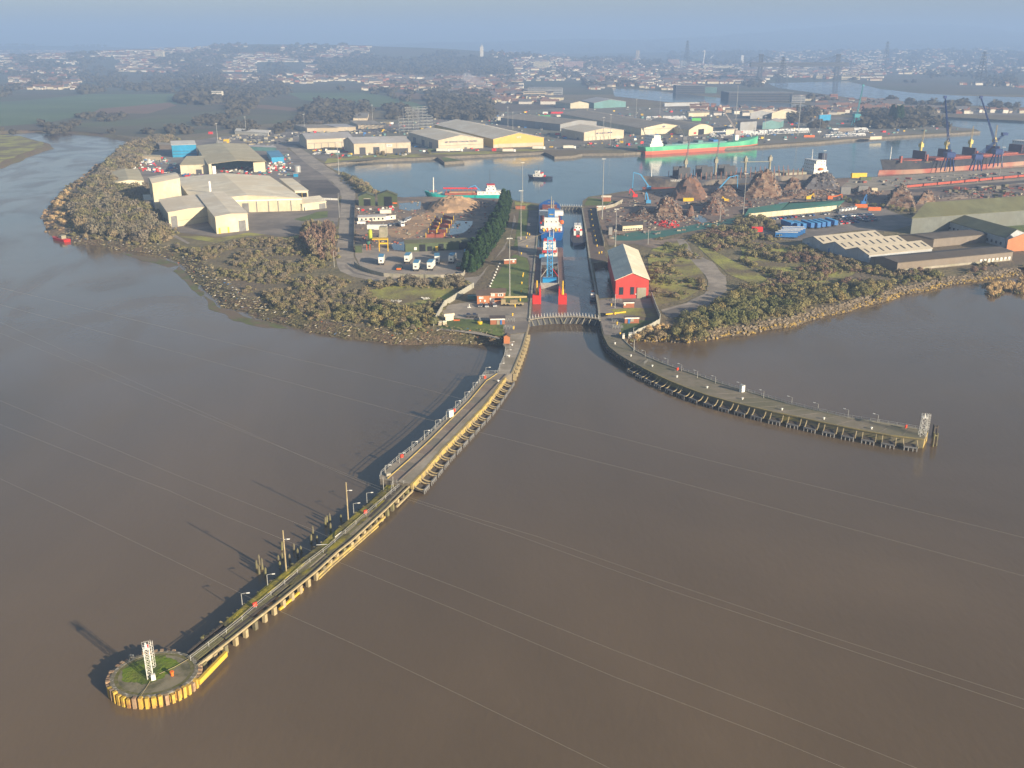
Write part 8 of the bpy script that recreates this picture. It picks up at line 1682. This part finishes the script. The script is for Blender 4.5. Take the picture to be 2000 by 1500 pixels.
for u, vb, vt, l, lean in ((1373, 127, 98, 'thin white far crane mast', 6), (1385, 117, 108, 'thin white far crane jib', 26), (1449, 122, 108, 'pale slim far tower right of the white cranes', 0)):
    p = PT(u, vb); b = (vt - 750) / FPX; h = CAMH + p.y * (-SP - b * CP) / (CP - b * SP) - p.z; m = MB(); m.beam(p, p + Vector((lean, 0, h)), 3.5 if lean else 14); m.beam(p + Vector((lean, 0, h)), p + Vector((lean - 14, 0, h - 8)), 1.5); solo('far_crane', m, m_white, l, 'crane')
# smoke plume: small soft volume
p = P(962, 182); sm = bpy.data.materials.new('smoke'); sm.use_nodes = True; nt = sm.node_tree
for n_ in list(nt.nodes):
    if n_.type != 'OUTPUT_MATERIAL': nt.nodes.remove(n_)
pv = nt.nodes.new('ShaderNodeVolumePrincipled'); pv.inputs['Color'].default_value = (.9, .9, .95, 1); pv.inputs['Density'].default_value = .02; nt.links.new(pv.outputs[0], nt.nodes['Material Output'].inputs['Volume'])
m = MB(); 
for i in range(7): m.blob((p.x - i * 10, p.y, 12 + i * 4), 5 + i * 1.5, .3, 2, (1.2, 1, .8))
props(link('smoke', m.mesh('smoke', sm)), 'thin white smoke plume rising over the far factory yard', kind='stuff')

# loose scrap, pallets and yard clutter, too small and many to count
def clutter(poly, n, mats, label, sz=(.4, 1.8), seed=1, holes=()):
    rg = random.Random(seed); us = [p[0] for p in poly]; vs = [p[1] for p in poly]; B_ = [MB() for _ in mats]; k = 0
    while k < n:
        u, v = rg.uniform(min(us), max(us)), rg.uniform(min(vs), max(vs)); k += 1
        if not inpoly(u, v, poly): continue
        p = P(u, v)
        if noise.noise(Vector((p.x / 14, p.y / 14, seed))) < rg.uniform(-.25, .25): continue
        s = rg.uniform(*sz); B_[rg.randrange(len(mats))].box((p.x, p.y, .02), (s * rg.uniform(.5, 1.6), s, s * rg.uniform(.2, .7)), rg.uniform(0, 3.1))
    for b, m_ in zip(B_, mats):
        if b.v: stuff('clutter', b, m_, label)
clutter([(1180, 400), (1262, 376), (1500, 376), (1700, 372), (1830, 384), (1780, 402), (1560, 408), (1440, 418), (1400, 442), (1280, 458), (1190, 468)], 3200, SCR + [m_dirt, m_conc_l], 'loose scrap and rubble strewn over the scrap yard', (.4, 2.0), 2)
clutter([(250, 310), (300, 300), (400, 345), (560, 345), (580, 330), (560, 300), (520, 318), (400, 345), (345, 345), (300, 338)], 1500, [m_white, m_grey, m_red, m_blue, m_conc_l, m_wall['teal']], 'small goods and crates littering the left factory yards', (.8, 2.4), 3)
clutter([(694, 395), (985, 390), (960, 450), (930, 480), (700, 484)], 1200, [m_dirt, m_conc_l, m_rust, m_sand, m_dgrey], 'small rubble and goods in the gravel yard', (.3, 1.4), 4)
clutter([(560, 262), (900, 226), (1180, 206), (1700, 233), (1780, 234), (1890, 252), (1480, 280), (1060, 290), (640, 312)], 3800, [m_white, m_grey, m_dgrey, m_conc_l, m_red, m_blue, m_wall['teal'], m_yel], 'small vehicles and goods standing over the far quays', (1.2, 4.2), 5)
clutter([(420, 268), (580, 255), (760, 238), (780, 262), (590, 262), (560, 285), (430, 285)], 900, [m_conc_l, m_grey, m_dgrey, m_tan], 'stacked goods in the far left storage yard', (1.5, 5), 6)
clutter([(1650, 355), (2000, 335), (2000, 350), (1760, 366)], 500, [m_conc, m_dgrey, m_rust, m_conc_l], 'dunnage and goods on the right quay', (.8, 3), 7)
clutter([(1830, 372), (2000, 362), (2000, 382), (1900, 390)], 600, [m_conc, m_dgrey, m_rust, m_timber], 'dark debris along the railway at right', (.8, 4), 8)
# ------------------------------------------------------------------ haze
hz = MB(); hz.box((0, 7800, -9), (44000, 16400, 355))
hm = bpy.data.materials.new('haze'); hm.use_nodes = True; hn = hm.node_tree
for n in list(hn.nodes):
    if n.type != 'OUTPUT_MATERIAL': hn.nodes.remove(n)
pv = hn.nodes.new('ShaderNodeVolumePrincipled'); pv.inputs['Color'].default_value = (*HAZE_COLOR, 1); pv.inputs['Density'].default_value = HAZE_DENSITY
hn.links.new(pv.outputs[0], hn.nodes['Material Output'].inputs['Volume'])
props(link('haze', hz.mesh('haze', hm)), kind='stuff', label='thin blue haze lying over the river, docks and town')
